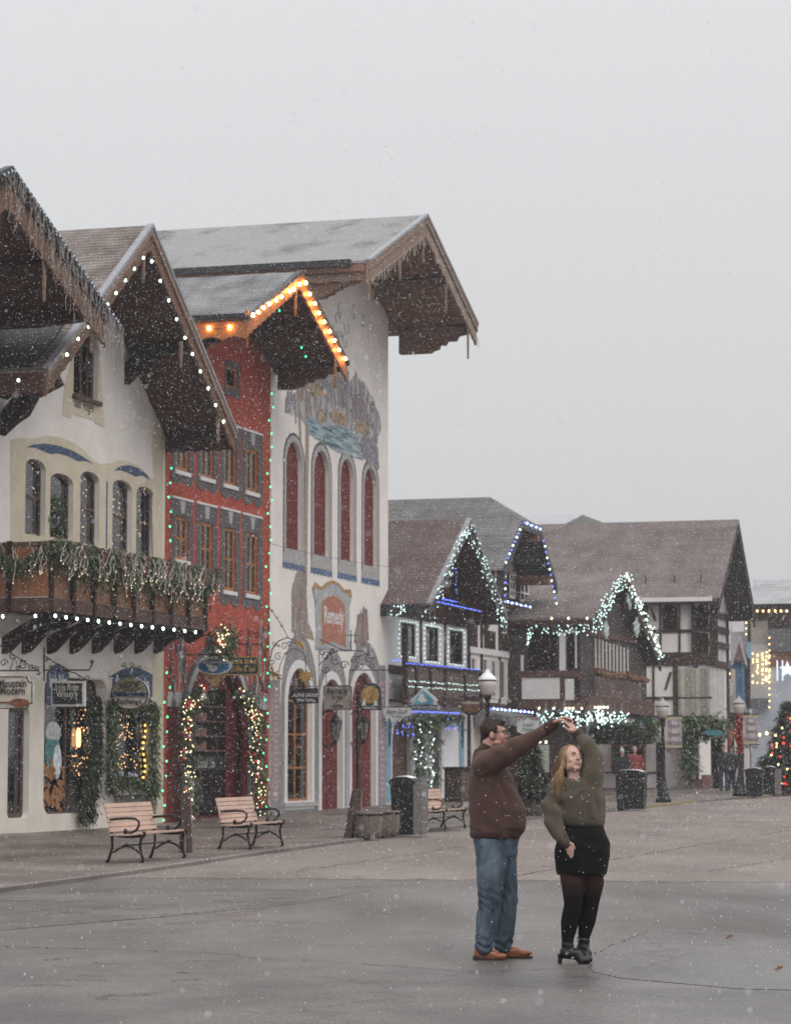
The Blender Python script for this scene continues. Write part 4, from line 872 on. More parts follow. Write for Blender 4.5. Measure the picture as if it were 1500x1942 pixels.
cb = MB(iron); cb.tube([(fp(510+225*k/10, 1030+45*k/10, .25)[0], .25, fp(510+225*k/10, 1030+45*k/10, .25)[1]-.06*sin(pi*k/10)) for k in range(11)], .006, 4); s_, z_ = fp(510, 1030, .25)
o_ = cb.build('cable', None, org=(s_, .25, z_)); tag(o_, 'thin black cable slung across the wall under the four dark red arches', 'cable')

# ================================================================ F: half-timbered house with the red-brown roof
def roofm(n_, a, c, snow, lo=.35, hi=.8): return shingle(n_, a, c, snow, row=.09, wid=2, lo=lo, hi=hi)
roofF = roofm('red_brown_roof', (.10, .058, .052), (.125, .074, .066), .14); roofG = roofm('slate_grey_roof', (.085, .082, .08), (.14, .132, .128), .22); roofH = roofm('faded_brown_roof', (.115, .083, .077), (.14, .103, .095), .2)
oF = 1.5
f_s, f_z = fp(888, 983, oF); f0, fe0 = fp(815, 1137, oF); f1, fe1 = fp(960, 1180, oF); fez = (fe0+fe1)/2; fhw = (f1-f0)/2; f_s = (f0+f1)/2; fsl = (f_z-fez)/fhw
F = thing('half_timbered_house', 'half-timbered house with a red-brown roof and blue lights on its carved balcony', 'building', f_s, -1)
F0, F1 = D1+.01, sx(893)
wcl = mat('cool_white_wall', (.68, .68, .70), .9, .08, 2)
fw_ = lambda s: min(f_z-.2-fsl*abs(s-f_s), 99)
up3 = [(760, 788, 1180, 1243), (808, 832, 1188, 1253), (853, 878, 1195, 1258)]
UH = [prect(*w) for w in up3]
gf = [parch(744, 778, 1362, 1545, rise=.7), parch(822, 838, 1375, 1540, rise=.5)]
gf = [[(s, max(z, .1)) for s, z in P] for P in gf]
wall = MB(wcl); wall.plate([(F0, -.3), (F1, -.3), (F1, fez-.2), (F0, fez-.2)], 0, -.25, holes=UH+gf)
wall.build('wall', F)
gw = MB(plank('gable_boards', (.075, .038, .026), .13, 'X', .4, grain=(5, 5, .6))); gw.plate([(f0+.7, fez-.2), (f1-.7, fez-.2), (f1-.7, fw_(f1-.7)), (f_s, fw_(f_s)), (f0+.7, fw_(f0+.7))], .0, -.2); gw.build('gable_wall', F)
b = MB(mat('orange_brown_timber', (.17, .065, .03), .7, .3, 6)); b.plate(PP([(862, 1072), (878, 1070), (880, 1128), (866, 1128)]), .04, .0011); b.plate(PP([(838, 1112), (862, 1082), (862, 1134), (838, 1130)]), .035, .0011); b.build('gable_panel', F)
b = MB(darkroom); b.box(F0+.2, F1-.2, -1.2, -1.3, -.3, fez); b.build('interior', F)
tm = MB(timber)
zA = fez-.25; zBk = zy(745, 1262)
for px in (797, 843, 888):
    s_ = sx(px); tm.box(s_-.06, s_+.06, .05, -.002, zBk, zA)
tm.box(F0, F1, .06, -.002, zA-.02, zA+.25); tm.box(F0, F1, .07, -.002, zBk-.2, zBk)
tm.build('timber', F)
for w in up3: window(F, prect(*w), timber, .03, .06, mull=1, cur=curtain, curw=.25)
for P in gf: b = MB(mat('brown_door', (.08, .045, .03), .7, .3, 4)); b.plate(grow(P, .02), -.1, -.16); b.build('door', F)
for x0, x1 in ((733, 741), (871, 879)): tr = MB(mat('pale_blue_trim', (.20, .33, .42), .8, .15, 5)); s0, s1 = sx(x0, .02), sx(x1, .02); tr.box(s0, s1, .04, -.001, .3, zy(x0, 1368)); m_ = (s0+s1)/2; tr.ell((m_, .06, 2.4), (.1, .04, .5), 8, 8, mat('dark_blue_motif', (.03, .08, .14), .7)); tr.build('blue_pilaster', F)
roF = gable_roof(F, f_s-fhw, f_s+fhw, fez, f_s, f_z, fez, oF, -8.5, .18, roofF, darkwood, gutterm, None, board=.4, edge=flash, scal=False)
eb = MB(gutterm); eb.box(f_s-fhw-.05, f_s-fhw+.2, oF-.3, -8.4, fez-.35, fez-.02); eb.build('gutter', roF)
# carved balcony with dark boards
obf = .55; bm_ = MB(plank('balcony_slats', (.10, .07, .06), .11, 'X', .3, grain=(5, 5, .5)))
q0, q1 = F0+.02, sx(912, obf); zt, zbm = zy(800, 1266, obf), zy(800, 1335, obf)
bm_.box(q0, q1, obf, obf-.06, zbm+.25, zt); fb = bm_.build('balcony', F)
b = MB(timber); b.box(q0-.05, q1+.05, obf+.05, obf-.1, zt, zt+.12); b.box(q0-.05, q1+.05, obf+.03, obf-.12, zbm, zbm+.24); b.box(q0, q1, 0, obf-.121, zbm+.02, zbm+.12); b.build('balcony_beam', fb)
for k, px in enumerate((769, 788, 815, 843, 880, 910)): s_ = sx(px, obf); b = MB(timber); b.box(s_-.09, s_+.09, obf+.06, obf-.09, zbm-.05, zt+.1 if k else zy(px, 1185, obf)); b.build('balcony_post', fb)
BLU = (.12, .2, 1)
def dots(x0, y0, x1, y1, n, o, j=1.2, seed=1):
    R = random.Random(seed); P = []
    for k in range(n): t = (k+.5)/n; x = x0+(x1-x0)*t+R.uniform(-j, j); y = y0+(y1-y0)*t+R.uniform(-j, j); s_, z_ = fp(x, y, o); P.append((s_, o, z_))
    return P
LR = .016
light_string('blue light string along the balcony rail of the red-brown roofed house', [(F0-.02, sp(x_, 1253, F0)[0], sp(x_, 1253, F0)[1]) for x_ in (745, 749, 753, 757, 761, 765)]+dots(770, 1258, 911, 1271, 36, obf+.08, .8), 'blue', BLU, 3.2, LR, drop=0)
light_string('blue light string across the foot of the tall lit gable', dots(822, 1140, 913, 1160, 32, oF-.2, .8), 'blue', BLU, 3.2, LR, drop=0)
light_string('short blue light string above the first, inside the tall lit gable', dots(838, 1136, 866, 1142, 12, oF-.4, .8)+dots(865, 1074, 865, 1130, 7, oF-.4, 1), 'blue', BLU, 3.2, LR, drop=0)
light_string('blue light string under the balcony of the red-brown roofed house, over the garland', dots(782, 1350, 872, 1353, 34, obf, .8), 'blue', BLU, 3.2, LR, drop=0)
ICE = (.72, 1, .95)
def cloud(poly, n, o, seed):                                        # lights scattered over a region of a vertical plane
    R = random.Random(seed); P = []
    xs = [p[0] for p in poly]; ys = [p[1] for p in poly]
    def ins(x, y):
        c = False
        for i in range(len(poly)):
            (a, b_), (c_, d_) = poly[i], poly[i-1]
            if (b_ > y) != (d_ > y) and x < (c_-a)*(y-b_)/(d_-b_)+a: c = not c
        return c
    while len(P) < n:
        x, y = R.uniform(min(xs), max(xs)), R.uniform(min(ys), max(ys))
        if ins(x, y): s_, z_ = fp(x, y, o); P.append((s_, o+R.uniform(-.1, .1), z_))
    return sorted(P)
def icicles(label, pts, key='ice', col=ICE, e=2.6, r=.0145, wire=True, group='twinkling icicle lights on the far houses'):
    o0 = pts[0]; t = thing('icicle_lights', label, 'string lights', o0[0], o0[1], o0[2], group)
    if wire:
        R = random.Random(1); wc_ = mat('white_cord', (.4, .4, .42), .7)
        for p in pts[::2]: b = MB(wc_); b.tube([(p[0]+R.uniform(-.05, .05), p[1], p[2]+R.uniform(.15, .45)), (p[0], p[1], p[2])], .006, 3); b.build('cord', t, fix=False)
    add_bulbs(t, pts, key, col, e, r); return t
icicles('white icicle lights down the right side of the tall lit gable', cloud([(884, 990), (890, 985), (962, 1165), (956, 1195), (948, 1175), (930, 1120), (900, 1050), (884, 1030), (878, 1010)], 80, oF+.1, 1))
icicles('white icicle lights down the left side of the tall lit gable', cloud([(884, 995), (890, 1010), (878, 1020), (862, 1050), (852, 1090), (835, 1135), (822, 1140), (840, 1095), (860, 1045)], 55, oF+.1, 2))
icicles('short white icicle lights inside the tall lit gable, on its right brace', cloud([(878, 1070), (884, 1072), (893, 1105), (908, 1130), (913, 1155), (905, 1145), (890, 1120), (882, 1090)], 30, .15, 3))
icicles('white icicle lights hanging from the left eave of the red-brown roof', cloud([(742, 1148), (828, 1148), (820, 1190), (800, 1165), (745, 1168)], 36, .9, 4))
def frame_lights(w, label, o=.1):
    x0, x1, yt, yb = w; P = []
    for a, c, n in (((x0-3, yt-3), (x1+3, yt+1), 6), ((x1+3, yt), (x1+3, yb+3), 7), ((x1+3, yb+5), (x0-2, yb+1), 6), ((x0-3, yb), (x0-3, yt), 7)):
        P += dots(a[0], a[1], c[0], c[1], n, o, .8, int(x0)+n)
    light_string(label, P, 'ice', ICE, 2.4, .0135, wire=False, group='lights round the upper windows', drop=0)
frame_lights(up3[0], 'white lights round the left upper window above the blue-lit balcony'); frame_lights(up3[1], 'white lights round the middle upper window above the blue-lit balcony'); frame_lights(up3[2], 'white lights round the right upper window above the blue-lit balcony')
for k, (y0, y1, lab) in enumerate(((1292, 1298, 'upper'), (1303, 1308, 'lower'))):
    light_string(f'{lab} row of small white lights draped on the dark balcony slats', dots(775, y0, 912, y1+3, 34, obf+.05, 1.2, 3+k), 'ice', ICE, 1.5, .014, drop=0)
# garland over the ground-floor arch of F
gt = thing('arch_garland', 'green garland with white lights climbing the posts under the blue-lit balcony', 'garland', sx(800), .3, 0)
b = MB(greens)
def gz_(rr):
    k = rr.random()
    if k < .3: x, y = rr.uniform(780, 875), 1362+rr.gauss(0, 5)
    elif k < .55: x, y = 797+rr.gauss(0, 3.2), rr.uniform(1362, 1470)
    elif k < .8: x, y = 820+rr.gauss(0, 3), rr.uniform(1375, 1520)
    else: a = rr.uniform(0, pi); x, y = 809+12*cos(a)+rr.gauss(0, 2), 1378-8*sin(a)+rr.gauss(0, 4)
    s_, z_ = fp(x, y, .35); return (s_, .35+rr.uniform(-.12, .12), z_)
foliage(b, gz_, 900, .26, random.Random(3), GM, .6, .02); b.build('branches', gt, fix=False)
add_bulbs(gt, dots(798, 1370, 797, 1450, 9, .5, 4, 3)+dots(820, 1370, 818, 1500, 16, .5, 5, 4)+dots(785, 1425, 830, 1480, 9, .5, 8, 9), 'ice', ICE, 2.6, .018)
icicles('blue icicle lights over the left doorway under the blue-lit balcony', cloud([(753, 1368), (780, 1370), (780, 1405), (768, 1398), (755, 1390)], 16, .5, 5), 'blue', BLU, 3)
icicles('faint blue icicle lights left of the second pale blue pilaster', cloud([(834, 1362), (870, 1364), (862, 1388), (840, 1380)], 8, .5, 6), 'blue', BLU, 3)
m_ = MB(whitepaint); s_, z_ = fp(852, 1472); m_.box(s_-.5, s_+.5, .12, .0, z_-.28, z_+.28)
for k in range(3): m_.box(s_-.42+k*.3, s_-.2+k*.3, .14, .121, z_-.1, z_+.14, iron)
single(m_, 'meter_box', 'white box with dark dials on the pale wall beside the pale blue pilaster', 'meter', org=(s_, .0, z_))
m_ = MB(timber); g0 = fp(884, 1545, 1.2); m_.box(sx(872, 1.2), sx(890, 1.2), 1.2, .7, gz(g0[0], 1), gz(g0[0], 1)+1.05)
m_.cur = darkbeam; m_.box(sx(872, 1.2)-.04, sx(890, 1.2)+.04, 1.24, .66, gz(g0[0], 1)+1.05, gz(g0[0], 1)+1.12); m_.box(sx(872, 1.2)+.08, sx(890, 1.2)-.08, 1.22, 1.201, gz(g0[0], 1)+.12, gz(g0[0], 1)+.95, MT['brown_door'])
single(m_, 'wooden_planter', 'dark wooden planter box on the pavement behind the man, left of his back', 'planter', org=(sx(880, 1.2), 1.2, gz(g0[0], 1)))

# ================================================================ G: grey-roofed house behind with the blue and white lit dormer
oG = 1.4
g0_, ge0 = fp(956, 1066, oG); gL, gLz = fp(993, 984, oG); gR, gRz = fp(1027, 1004, oG); g1_, ge1 = fp(1056, 1121, oG)
G = thing('grey_roofed_house', 'dark timber house with grey roof and a clipped gable edged in blue and white bulbs', 'building', (g0_+g1_)/2, -1)
gm = (g0_+g1_)/2; ghw = (g1_-g0_)/2; ge = (ge0+ge1)/2; gc = (gR-gL)/2; gcz = (gLz+gRz)/2
gtop = gcz+(gcz-ge)/(ghw-gc)*gc
r = MB(roofG); hb = -5.5                                            # the clipped gable: ridge starts at hb
sn = lambda s: ge+(gtop-ge)*(1-abs(s-gm)/ghw)
def q3(a, b_, c, d_=None): 
    P = [Vector(v) for v in ((a, b_, c, d_) if d_ else (a, b_, c))]; r.add(P+[p+Vector((0, 0, -.12)) for p in P], [tuple(range(len(P))), tuple(len(P)+i for i in reversed(range(len(P))))]+[(i, (i+1) % len(P), (i+1) % len(P)+len(P), i+len(P)) for i in range(len(P))])
rx, rz = sp(930, 953, gm)
hb = min(rx, oG-1.2); gtop2 = gtop
for sg in (-1, 1): r.add([(gm+sg*ghw, oG, ge), (gm+sg*gc, oG, gcz), (gm, hb, gtop2), (gm, -12, gtop2), (gm+sg*ghw, -12, ge)], [(0, 1, 2, 3, 4)])
r.add([(gm-gc, oG, gcz), (gm+gc, oG, gcz), (gm, hb, gtop2)], [(0, 1, 2)])
roG = r.build('roof', G)
zsp = fp(960, 1153, .1)[1]
wd = MB(plank('dark_gable_boards', (.06, .035, .028), .14, 'X', .4, grain=(5, 5, .5))); wd.plate([(gm-ghw+.6, zsp), (gm+ghw-.5, zsp), (gm+ghw-.5, sn(gm+ghw-.5)-.15), (gm+gc, gcz-.15), (gm-gc, gcz-.15), (gm-ghw+.6, sn(gm-ghw+.6)-.15)], .1, -.2)
wd.build('gable_wall', G)
wd = MB(stucco); G0_, G1_ = F1+.01, gm+ghw-.6; wd.plate([(G0_, -.3), (G1_, -.3), (G1_, zsp-.002), (G0_, zsp-.002)], .02, -.2); wd.box(G0_, G0_+.2, -.201, -10, -.3, ge-.2)
wd.build('wall', G)
b = MB(timber)
for x in (888, 912, 946, 976): s_ = sx(x, .02); b.box(s_-.09, s_+.09, .08, .021, .2, zsp)
for y in (1160, 1340): b.box(G0_, G1_, .09, .021, zy(930, y, .02)-.12, zy(930, y, .02)+.12)
for x in (893, 915, 945): b.plate(PP([(x, 1205), (x+7, 1195), (x+22, 1166), (x+30, 1158), (x+20, 1158), (x+3, 1185)], .02), .075, .021)
for x0, x1, y0, y1 in ((889, 904, 1188, 1226), (918, 938, 1195, 1229), (948, 969, 1201, 1233)): b.plate(prect(x0, x1, y0, y1, .02), .06, .021, MT['dim_interior'])
b.build('timber', G)
b = MB(whitepaint); b.box(sx(892, .1), sx(973, .1), .11, .091, zy(930, 1243, .1), zy(930, 1232, .1)); b.build('white_band', G)
tw = [(893, 906, 1245, 1300), (915, 929, 1247, 1322), (931, 945, 1249, 1324), (948, 962, 1251, 1326), (963, 975, 1252, 1327)]
for w in tw:
    P = prect(*w, .1); b = MB(MT['dark_shop_window']); b.plate(P, .03, .022); wn_ = b.build('window', G)
    b = MB(curtain); s0, s1, z0, z1 = P[0][0], P[1][0], P[0][1], P[2][1]; b.box(s0+.08, s0+(s1-s0)*.42, .05, .031, z0, z1-.05); b.box(s1-(s1-s0)*.3, s1-.05, .05, .031, z0, z1-.05); b.build('curtain', wn_)
    b = MB(whitepaint); b.plate(P, .07, .031, holes=[grow(P, -.06)]); b.build('frame', wn_)
b = MB(mat('grey_awning', (.17, .17, .17), .8, .2, 4)); b.cross([(.1, zy(950, 1348, .1)), (1.3, zy(950, 1362, .1)), (1.3, zy(950, 1378, .1)), (.1, zy(950, 1378, .1))], G0_+.1, G1_+.5); aw = b.build('awning', G)
for P in ([(894, 912, 1420, 1545)], [(932, 950, 1425, 1540)]):
    for x0, x1, y0, y1 in P: Q = parch(x0, x1, y0, y1, .02, rise=.6); Q = [(s, max(z, .2)) for s, z in Q]; b = MB(mat('dull_red_door', (.10, .03, .025), .7, .3, 3)); b.plate(Q, .05, .021); b.build('door', G)
v = MB(gutterm)
for sg in (-1, 1): v.plate([(gm+sg*ghw, ge), (gm+sg*gc, gcz), (gm+sg*gc, gcz-.35), (gm+sg*ghw, ge-.35)], oG+.02, oG-.06)
v.plate([(gm-gc, gcz), (gm+gc, gcz), (gm+gc, gcz-.3), (gm-gc, gcz-.3)], oG+.018, oG-.06); v.build('bargeboard', roG)
for x0, x1, y0, y1 in ((964, 975, 1086, 1134), (984, 1001, 1088, 1141)):
    P = prect(x0, x1, y0, y1, .1); window(G, P, whitepaint, -.06, .09, mull=1, trans=2, o=.1, mfw=.03, cur=None); 
b = MB(darkroom); b.plate(grow(prect(962, 1003, 1084, 1140, .1), .0), .135, .11); b.build('window_backing', G)
for x0, x1, y0, y1, o in ((965, 986, 1068, 1087, oG-.1), (1018, 1040, 1010, 1026, oG), (1042, 1066, 1090, 1108, oG), (990, 1012, 1003, 1012, oG-.3)):
    bmx = MB(mat('red_brown_block', (.15, .065, .045), .8, .2, 6)); P = prect(x0, x1, y0, y1, o); bmx.box(P[0][0], P[0][0]+.5, o, o-1.2, P[0][1], P[2][1]); bmx.build('beam_end', roG)
P = []
W2 = ('cool_white', 'blue')
def alt(label, pts):
    o0 = pts[0]; t = thing('light_string', label, 'string lights', o0[0], o0[1], o0[2], 'blue and white bulb strings'); b = MB(iron); b.tube(pts, .007, 4); b.build('wire', t)
    add_bulbs(t, pts[::2], 'blue', BLU, 3.5, .026); add_bulbs(t, pts[1::2], 'cool_white', WHT, 3, .026)
alt('blue and white bulbs up the left edge of the clipped gable', dots(958, 1135, 958, 1075, 5, oG, .5)+dots(958, 1070, 988, 1000, 9, oG+.06, .5))
alt('blue and white bulbs across the clipped top of the gable', dots(993, 990, 1027, 1004, 8, oG+.06, .5))
alt('blue and white bulbs down the right edge of the clipped gable', dots(1030, 1020, 1056, 1150, 12, oG+.06, .5))
alt('blue and white bulbs under the two white dormer windows', dots(956, 1140, 1007, 1152, 12, .8, .5))
# ================================================================ H2: dark house with the big star-lit gable, its side wall square to the street
def CPl(b, x0, x1, y0, y1, s, th=.05, m=None):                      # a panel on a wall square to the street
    o0, z1 = sp(x0, y0, s); o1, z0 = sp(x1, y1, s); b.box(s-th, s-.001, o0, o1, z0, z1, m)
def proj(s, o, z):
    p = world(s, o, z)-Vector((0, 0, CH)); y = cos(PT)*p.y+sin(PT)*p.z; u = -sin(PT)*p.y+cos(PT)*p.z
    return 750+FPX*p.x/y, 971-FPX*u/y
alt('blue and white bulbs along the grey awning below the clipped gable', dots(930, 1344, 1012, 1352, 22, 1.32, .8))
oK = 3.1
K0, Kz0 = fp(1122, 1172, oK); Ka, Kza = fp(1187, 1085, oK); K1, Kz1 = fp(1255, 1252, oK); kw0, kw1, ko = K0+.35, K1-.5, 2.6
K = thing('dark_timber_house', 'dark timber house with pale faded roof and a front gable thick with white lights', 'building', (K0+K1)/2, 0)
Kz1 = Kz1
kb = MB(plank('near_black_boards', (.045, .032, .03), .16, 'Z', .5, grain=(2, 2, 4)))
kb.box(kw0, kw0+.2, ko, -9, 3.1, Kz0-.15)
kb.plate([(kw0, 3.1), (kw1, 3.1), (kw1, Kz1-.1), (Ka, Kza-.2), (kw0, Kz0-.15)], ko-.001, ko-.25); kb.box(kw0+.201, kw1, ko-.3, -9, 3.1, 3.3); kb.build('upper_wall', K)
gl_ = MB(mat('dim_maroon_wall', (.075, .045, .042), .85, .3, 2)); gl_.box(kw0+.1, kw0+.3, .8, -9, .1, 3.099); gl_.box(kw0+.301, kw1-4, .8, .6, .1, 3.099); gl_.build('ground_wall', K)
for x0, x1, y0, y1 in ((1003, 1056, 1197, 1270), (1076, 1091, 1200, 1268)):
    b = MB(MT['dark_shop_window']); CPl(b, x0, x1, y0, y1, kw0, .03); w = b.build('window', K)
    b = MB(whitepaint if x0 > 1070 else timber); CPl(b, x0-2, x1+3, y0-4, y0, kw0, .07); CPl(b, x1, x1+3, y0+.2, y1, kw0, .068); b.build('frame', w)
b = MB(whitepaint); CPl(b, 1061, 1073, 1200, 1275, kw0, .05); b.build('white_post', K)
for x0, x1, y0, y1 in ((990, 1062, 1286, 1326), (1072, 1089, 1288, 1328), (988, 993, 1243, 1276)): b = MB(whitepaint); CPl(b, x0, x1, y0, y1, kw0, .04); b.build('white_panel', K)
b = MB(mat('brown_red_beam', (.10, .055, .045), .8, .25, 5)); CPl(b, 985, 1110, 1273, 1285, kw0, .06); CPl(b, 985, 1110, 1329, 1344, kw0, .08); CPl(b, 1063, 1071, 1286, 1328, kw0, .05); b.build('beam', K)
# front windows with pale curtains, swags, parapet
for k in range(5):
    x0 = 1126+k*13.5; y0 = 1211+k*4.5; P = prect(x0, x0+10, y0, y0+56-k*2, ko)
    b = MB(MT['dark_shop_window']); b.plate(P, ko+.02, ko); w = b.build('window', K)
    b = MB(curtain); s0, s1, z0, z1 = P[0][0], P[1][0], P[0][1], P[2][1]; b.box(s0, s0+(s1-s0)*.3, ko+.05, ko+.021, z0, z1); b.box(s1-(s1-s0)*.25, s1, ko+.05, ko+.021, z0, z1); b.build('curtain', w)
b = MB(MT['brown_red_beam']); b.box(kw0, kw1, ko+.06, ko+.001, zy(1130, 1207, ko), zy(1130, 1196, ko)); b.box(kw0, kw1, ko+.3, ko+.001, zy(1130, 1345, ko)-.1, zy(1130, 1322, ko)); b.build('beam', K)
b = MB(mat('reddish_goods', (.13, .06, .05), .8, .7, 3, col2=(.2, .17, .16))); b.plate(prect(1126, 1215, 1285, 1325, ko), ko+.04, ko+.0011); b.build('shop_band', K)
roK = gable_roof(K, K0, K1, Kz0, Ka, Kza, Kz1, oK, -9, .2, roofH, MT['dark_boards'], timber, None, board=.4, edge=None, scal=False)
for xx in (2.7, 1.5, .2): b = MB(timber); b.box(kw0+.3, kw0+.5, xx, xx-.2, .1, 3.1); b.build('post', K)
R = random.Random(4)
for (x0, y0, x1, y1, lab) in ((1132, 1274, 1176, 1284, 'left brown dried swag under the dark upper windows of the star-lit gable'), (1184, 1281, 1226, 1291, 'right brown dried swag under the dark upper windows of the star-lit gable')):
    sw = MB(mat('dry_swag', (.17, .085, .045), .9, .4, 14, .4, 30))
    for k in range(150): t = R.random(); x = x0+(x1-x0)*t+R.uniform(-2, 2); y = y0+(y1-y0)*t+6*sin(pi*t)-3+R.uniform(-4, 4); s_, z_ = fp(x, y, ko+.4); sw.ell((s_, ko+.4+R.uniform(-.1, .1), z_), (R.uniform(.12, .26), .07, .06), 5, 4)
    o_ = sw.build('dry_garland', None, org=(sx(x0, ko), ko+.4, zy(x0, y0, ko))); tag(o_, lab, 'garland', 'dried garlands')
icicles('white icicle lights down the left slope of the star-lit gable', cloud([(1187, 1083), (1190, 1100), (1165, 1135), (1140, 1180), (1135, 1200), (1122, 1190), (1138, 1145), (1160, 1112)], 88, oK+.08, 11), e=2.6, r=.018)
icicles('white icicle lights down the right slope of the star-lit gable', cloud([(1187, 1083), (1194, 1092), (1215, 1140), (1240, 1195), (1256, 1240), (1256, 1262), (1248, 1250), (1225, 1195), (1200, 1140), (1184, 1105)], 98, oK+.08, 12), e=2.6, r=.018)
P = dots(1186, 1082, 1254, 1243, 13, oK+.12, .5, 3)
light_string('larger warm white bulbs on the outer edge of the star-lit gable', P, 'warm_white', (1, .86, .6), 4, .034, drop=0)
icicles('icicle lights under the side eave of the pale faded roof', [( K0+.05, *sp(x, y, K0)) for x, y in [(R.uniform(1025, 1130), R.uniform(1178, 1205)) for k in range(44)]], e=2.6, r=.018)
icicles('short lit strands left of the dark side window under the pale faded roof', [(kw0-.1, *sp(x, y, kw0-.1)) for x, y in [(1000+R.uniform(-1, 22)*t_, 1222-40*t_+R.uniform(-4, 4)) for t_ in [R.random() for _ in range(22)]]], e=2.6, r=.018)
light_string('warm bulbs along the side eave of the pale faded roof', [(K0-.03, *sp(x, 1170, K0-.03)) for x in (1046, 1078, 1113)], 'warm_white', (1, .86, .6), 4, .034)
icicles('bright white icicle lights over the ground floor behind the raised hands', [(kw0-.3, *sp(x, y, kw0-.3)) for x, y in [(R.uniform(1010, 1120), R.uniform(1348, 1385)) for k in range(80)]+[(R.gauss(1080, 8), R.gauss(1358, 6)) for k in range(15)]], e=3, r=.021)
icicles('bright white icicle lights over the ground floor right of the raised hands', [(kw0+1, *sp(x, y, kw0+1)) for x, y in [(R.gauss(1137, 14), R.gauss(1358, 9)) for k in range(50)]+[(R.uniform(1130, 1192), R.uniform(1350, 1372)) for k in range(45)]], e=3, r=.021)
light_string('warm bulbs over the ground floor lights behind the raised hands', [(kw0-.35, *sp(x, 1341, kw0-.35)) for x in (1022, 1050, 1073, 1080, 1087, 1103)], 'warm_white', (1, .86, .6), 4, .034)
light_string('five warm bulbs above the bright icicles right of the raised hands', [(kw0+.9, *sp(x, 1339, kw0+.9)) for x in (1128, 1134, 1140, 1146, 1152)], 'warm_white', (1, .86, .6), 4, .034)
for x, y, h_, lab in ((1194, 1135, 44, 'pale snowflake ornament hanging highest in the star-lit gable'), (1149, 1195, 34, 'pale snowflake ornament hanging at the left in the star-lit gable'), (1207, 1190, 40, 'pale snowflake ornament hanging at the right in the star-lit gable')):
    s_, z_ = fp(x, y, oK-.1); b = MB(mat('pale_green_snowflake', (.50, .58, .52), .6, .1, 6)); r = h_/2/53; 
    for k in range(3):
        a = pi/2+k*pi/3; c_, n_ = cos(a), sin(a); q = 1.0 if k == 0 else .7
        b.tube([(s_-2*r*c_*q, oK-.1, z_-r*n_*q), (s_+2*r*c_*q, oK-.1, z_+r*n_*q)], .045, 6)
        for t in (-.65, .65): b.tube([(s_+t*r*c_*2*q-.14*n_, oK-.1, z_+t*r*n_*q+.14*c_), (s_+t*r*c_*2*q+.14*n_, oK-.1, z_+t*r*n_*q-.14*c_)], .04, 6)
    o_ = b.build('snowflake_ornament', None, org=(s_, oK-.1, z_)); tag(o_, lab, 'ornament', 'snowflake ornaments')
# ================================================================ H: large half-timbered house with the broad brown roof
oH = 5.1
H0, Hz0 = fp(1365, 1133, oH); Ha, Hza = fp(1401, 985, oH); H1_, Hz1 = fp(1433, 1166, oH); Hz = (Hz0+Hz1)/2
hw0, hw1, ho = 55.5, H1_-.4, 3.95
Hh = thing('large_half_timbered_house', 'largest half-timbered house, white panels under a broad faded brown roof', 'building', 59, 0)
b = MB(stucco); b.box(hw0, hw0+.25, ho, -12, .1, Hz); b.plate([(hw0, .1), (hw1, .1), (hw1, Hz), (Ha, Hza-.3), (hw0, Hz)], ho-.001, ho-.3); b.build('wall', Hh)
b = MB(timber); S = hw0
for x0, x1, y0, y1 in ((1212, 1362, 1138, 1146), (1222, 1362, 1195, 1199), (1222, 1362, 1238, 1262), (1205, 1350, 1322, 1326), (1250, 1255, 1146, 1238), (1286, 1291, 1146, 1238), (1311, 1320, 1146, 1240), (1237, 1242, 1262, 1400), (1276, 1286, 1262, 1362), (1345, 1362, 1146, 1238), (1212, 1230, 1146, 1240), (1222, 1350, 1357, 1375), (1130, 1245, 1464, 1467), (1130, 1245, 1497, 1506)): CPl(b, x0, x1, y0, y1, S, .06)
for (x0, y0, x1, y1) in ((1235, 1152, 1243, 1178), (1272, 1275, 1262, 1308), (1258, 1330, 1250, 1360)):
    (o0, z0), (o1, z1) = sp(x0, y0, S), sp(x1, y1, S); b.cross([(o0-.05, z0), (o0+.05, z0), (o1+.05, z1), (o1-.05, z1)], S-.05, S-.001)
b.build('timber', Hh)
for x0, x1, y0, y1 in ((1256, 1285, 1147, 1194), (1321, 1344, 1147, 1194), (1321, 1344, 1200, 1237)): b = MB(MT['dark_shop_window']); CPl(b, x0, x1, y0, y1, S, .03); b.build('window', Hh)
b = MB(plank('striped_boards', (.42, .38, .33), .2, 'Y', .22, var=.5)); CPl(b, 1287, 1346, 1268, 1322, S, .08); CPl(b, 1287, 1346, 1326, 1358, S, .07); b.build('slatted_panel', Hh)
b = MB(mat('teal_board', (.05, .10, .12), .7, .2, 5)); CPl(b, 1128, 1240, 1394, 1412, S-.3, .08); b.text('Christmas Gifts & Books', .36, (S-.39, sp(1185, 1403, S-.39)[0], sp(1185, 1403, S-.39)[1]), (0, 1, 0), (0, 0, 1), mat=curtain, squeeze=.9); b.build('sign_board', Hh)
b = MB(MT['dim_interior']); CPl(b, 1163, 1224, 1413, 1464, S, .02); w = b.build('shop_window', Hh)
b = MB(mat('orange_frame', (.30, .12, .05), .7, .2, 5)); CPl(b, 1160, 1164, 1412, 1465, S, .09); CPl(b, 1221, 1225, 1412, 1465, S, .09); CPl(b, 1160, 1225, 1410, 1416, S, .11); b.build('frame', w)
b = MB(mat('dim_goods_far', (.18, .10, .07), .8, .7, 2)); CPl(b, 1166, 1219, 1440, 1463, S, .03); b.build('goods', w)
for x0, x1, y0, y1 in ((1245, 1262, 1408, 1500), (1348, 1372, 1400, 1498)): b = MB(MT['dark_shop_window']); CPl(b, x0, x1, y0, y1, S, .05); b.build('door', Hh)
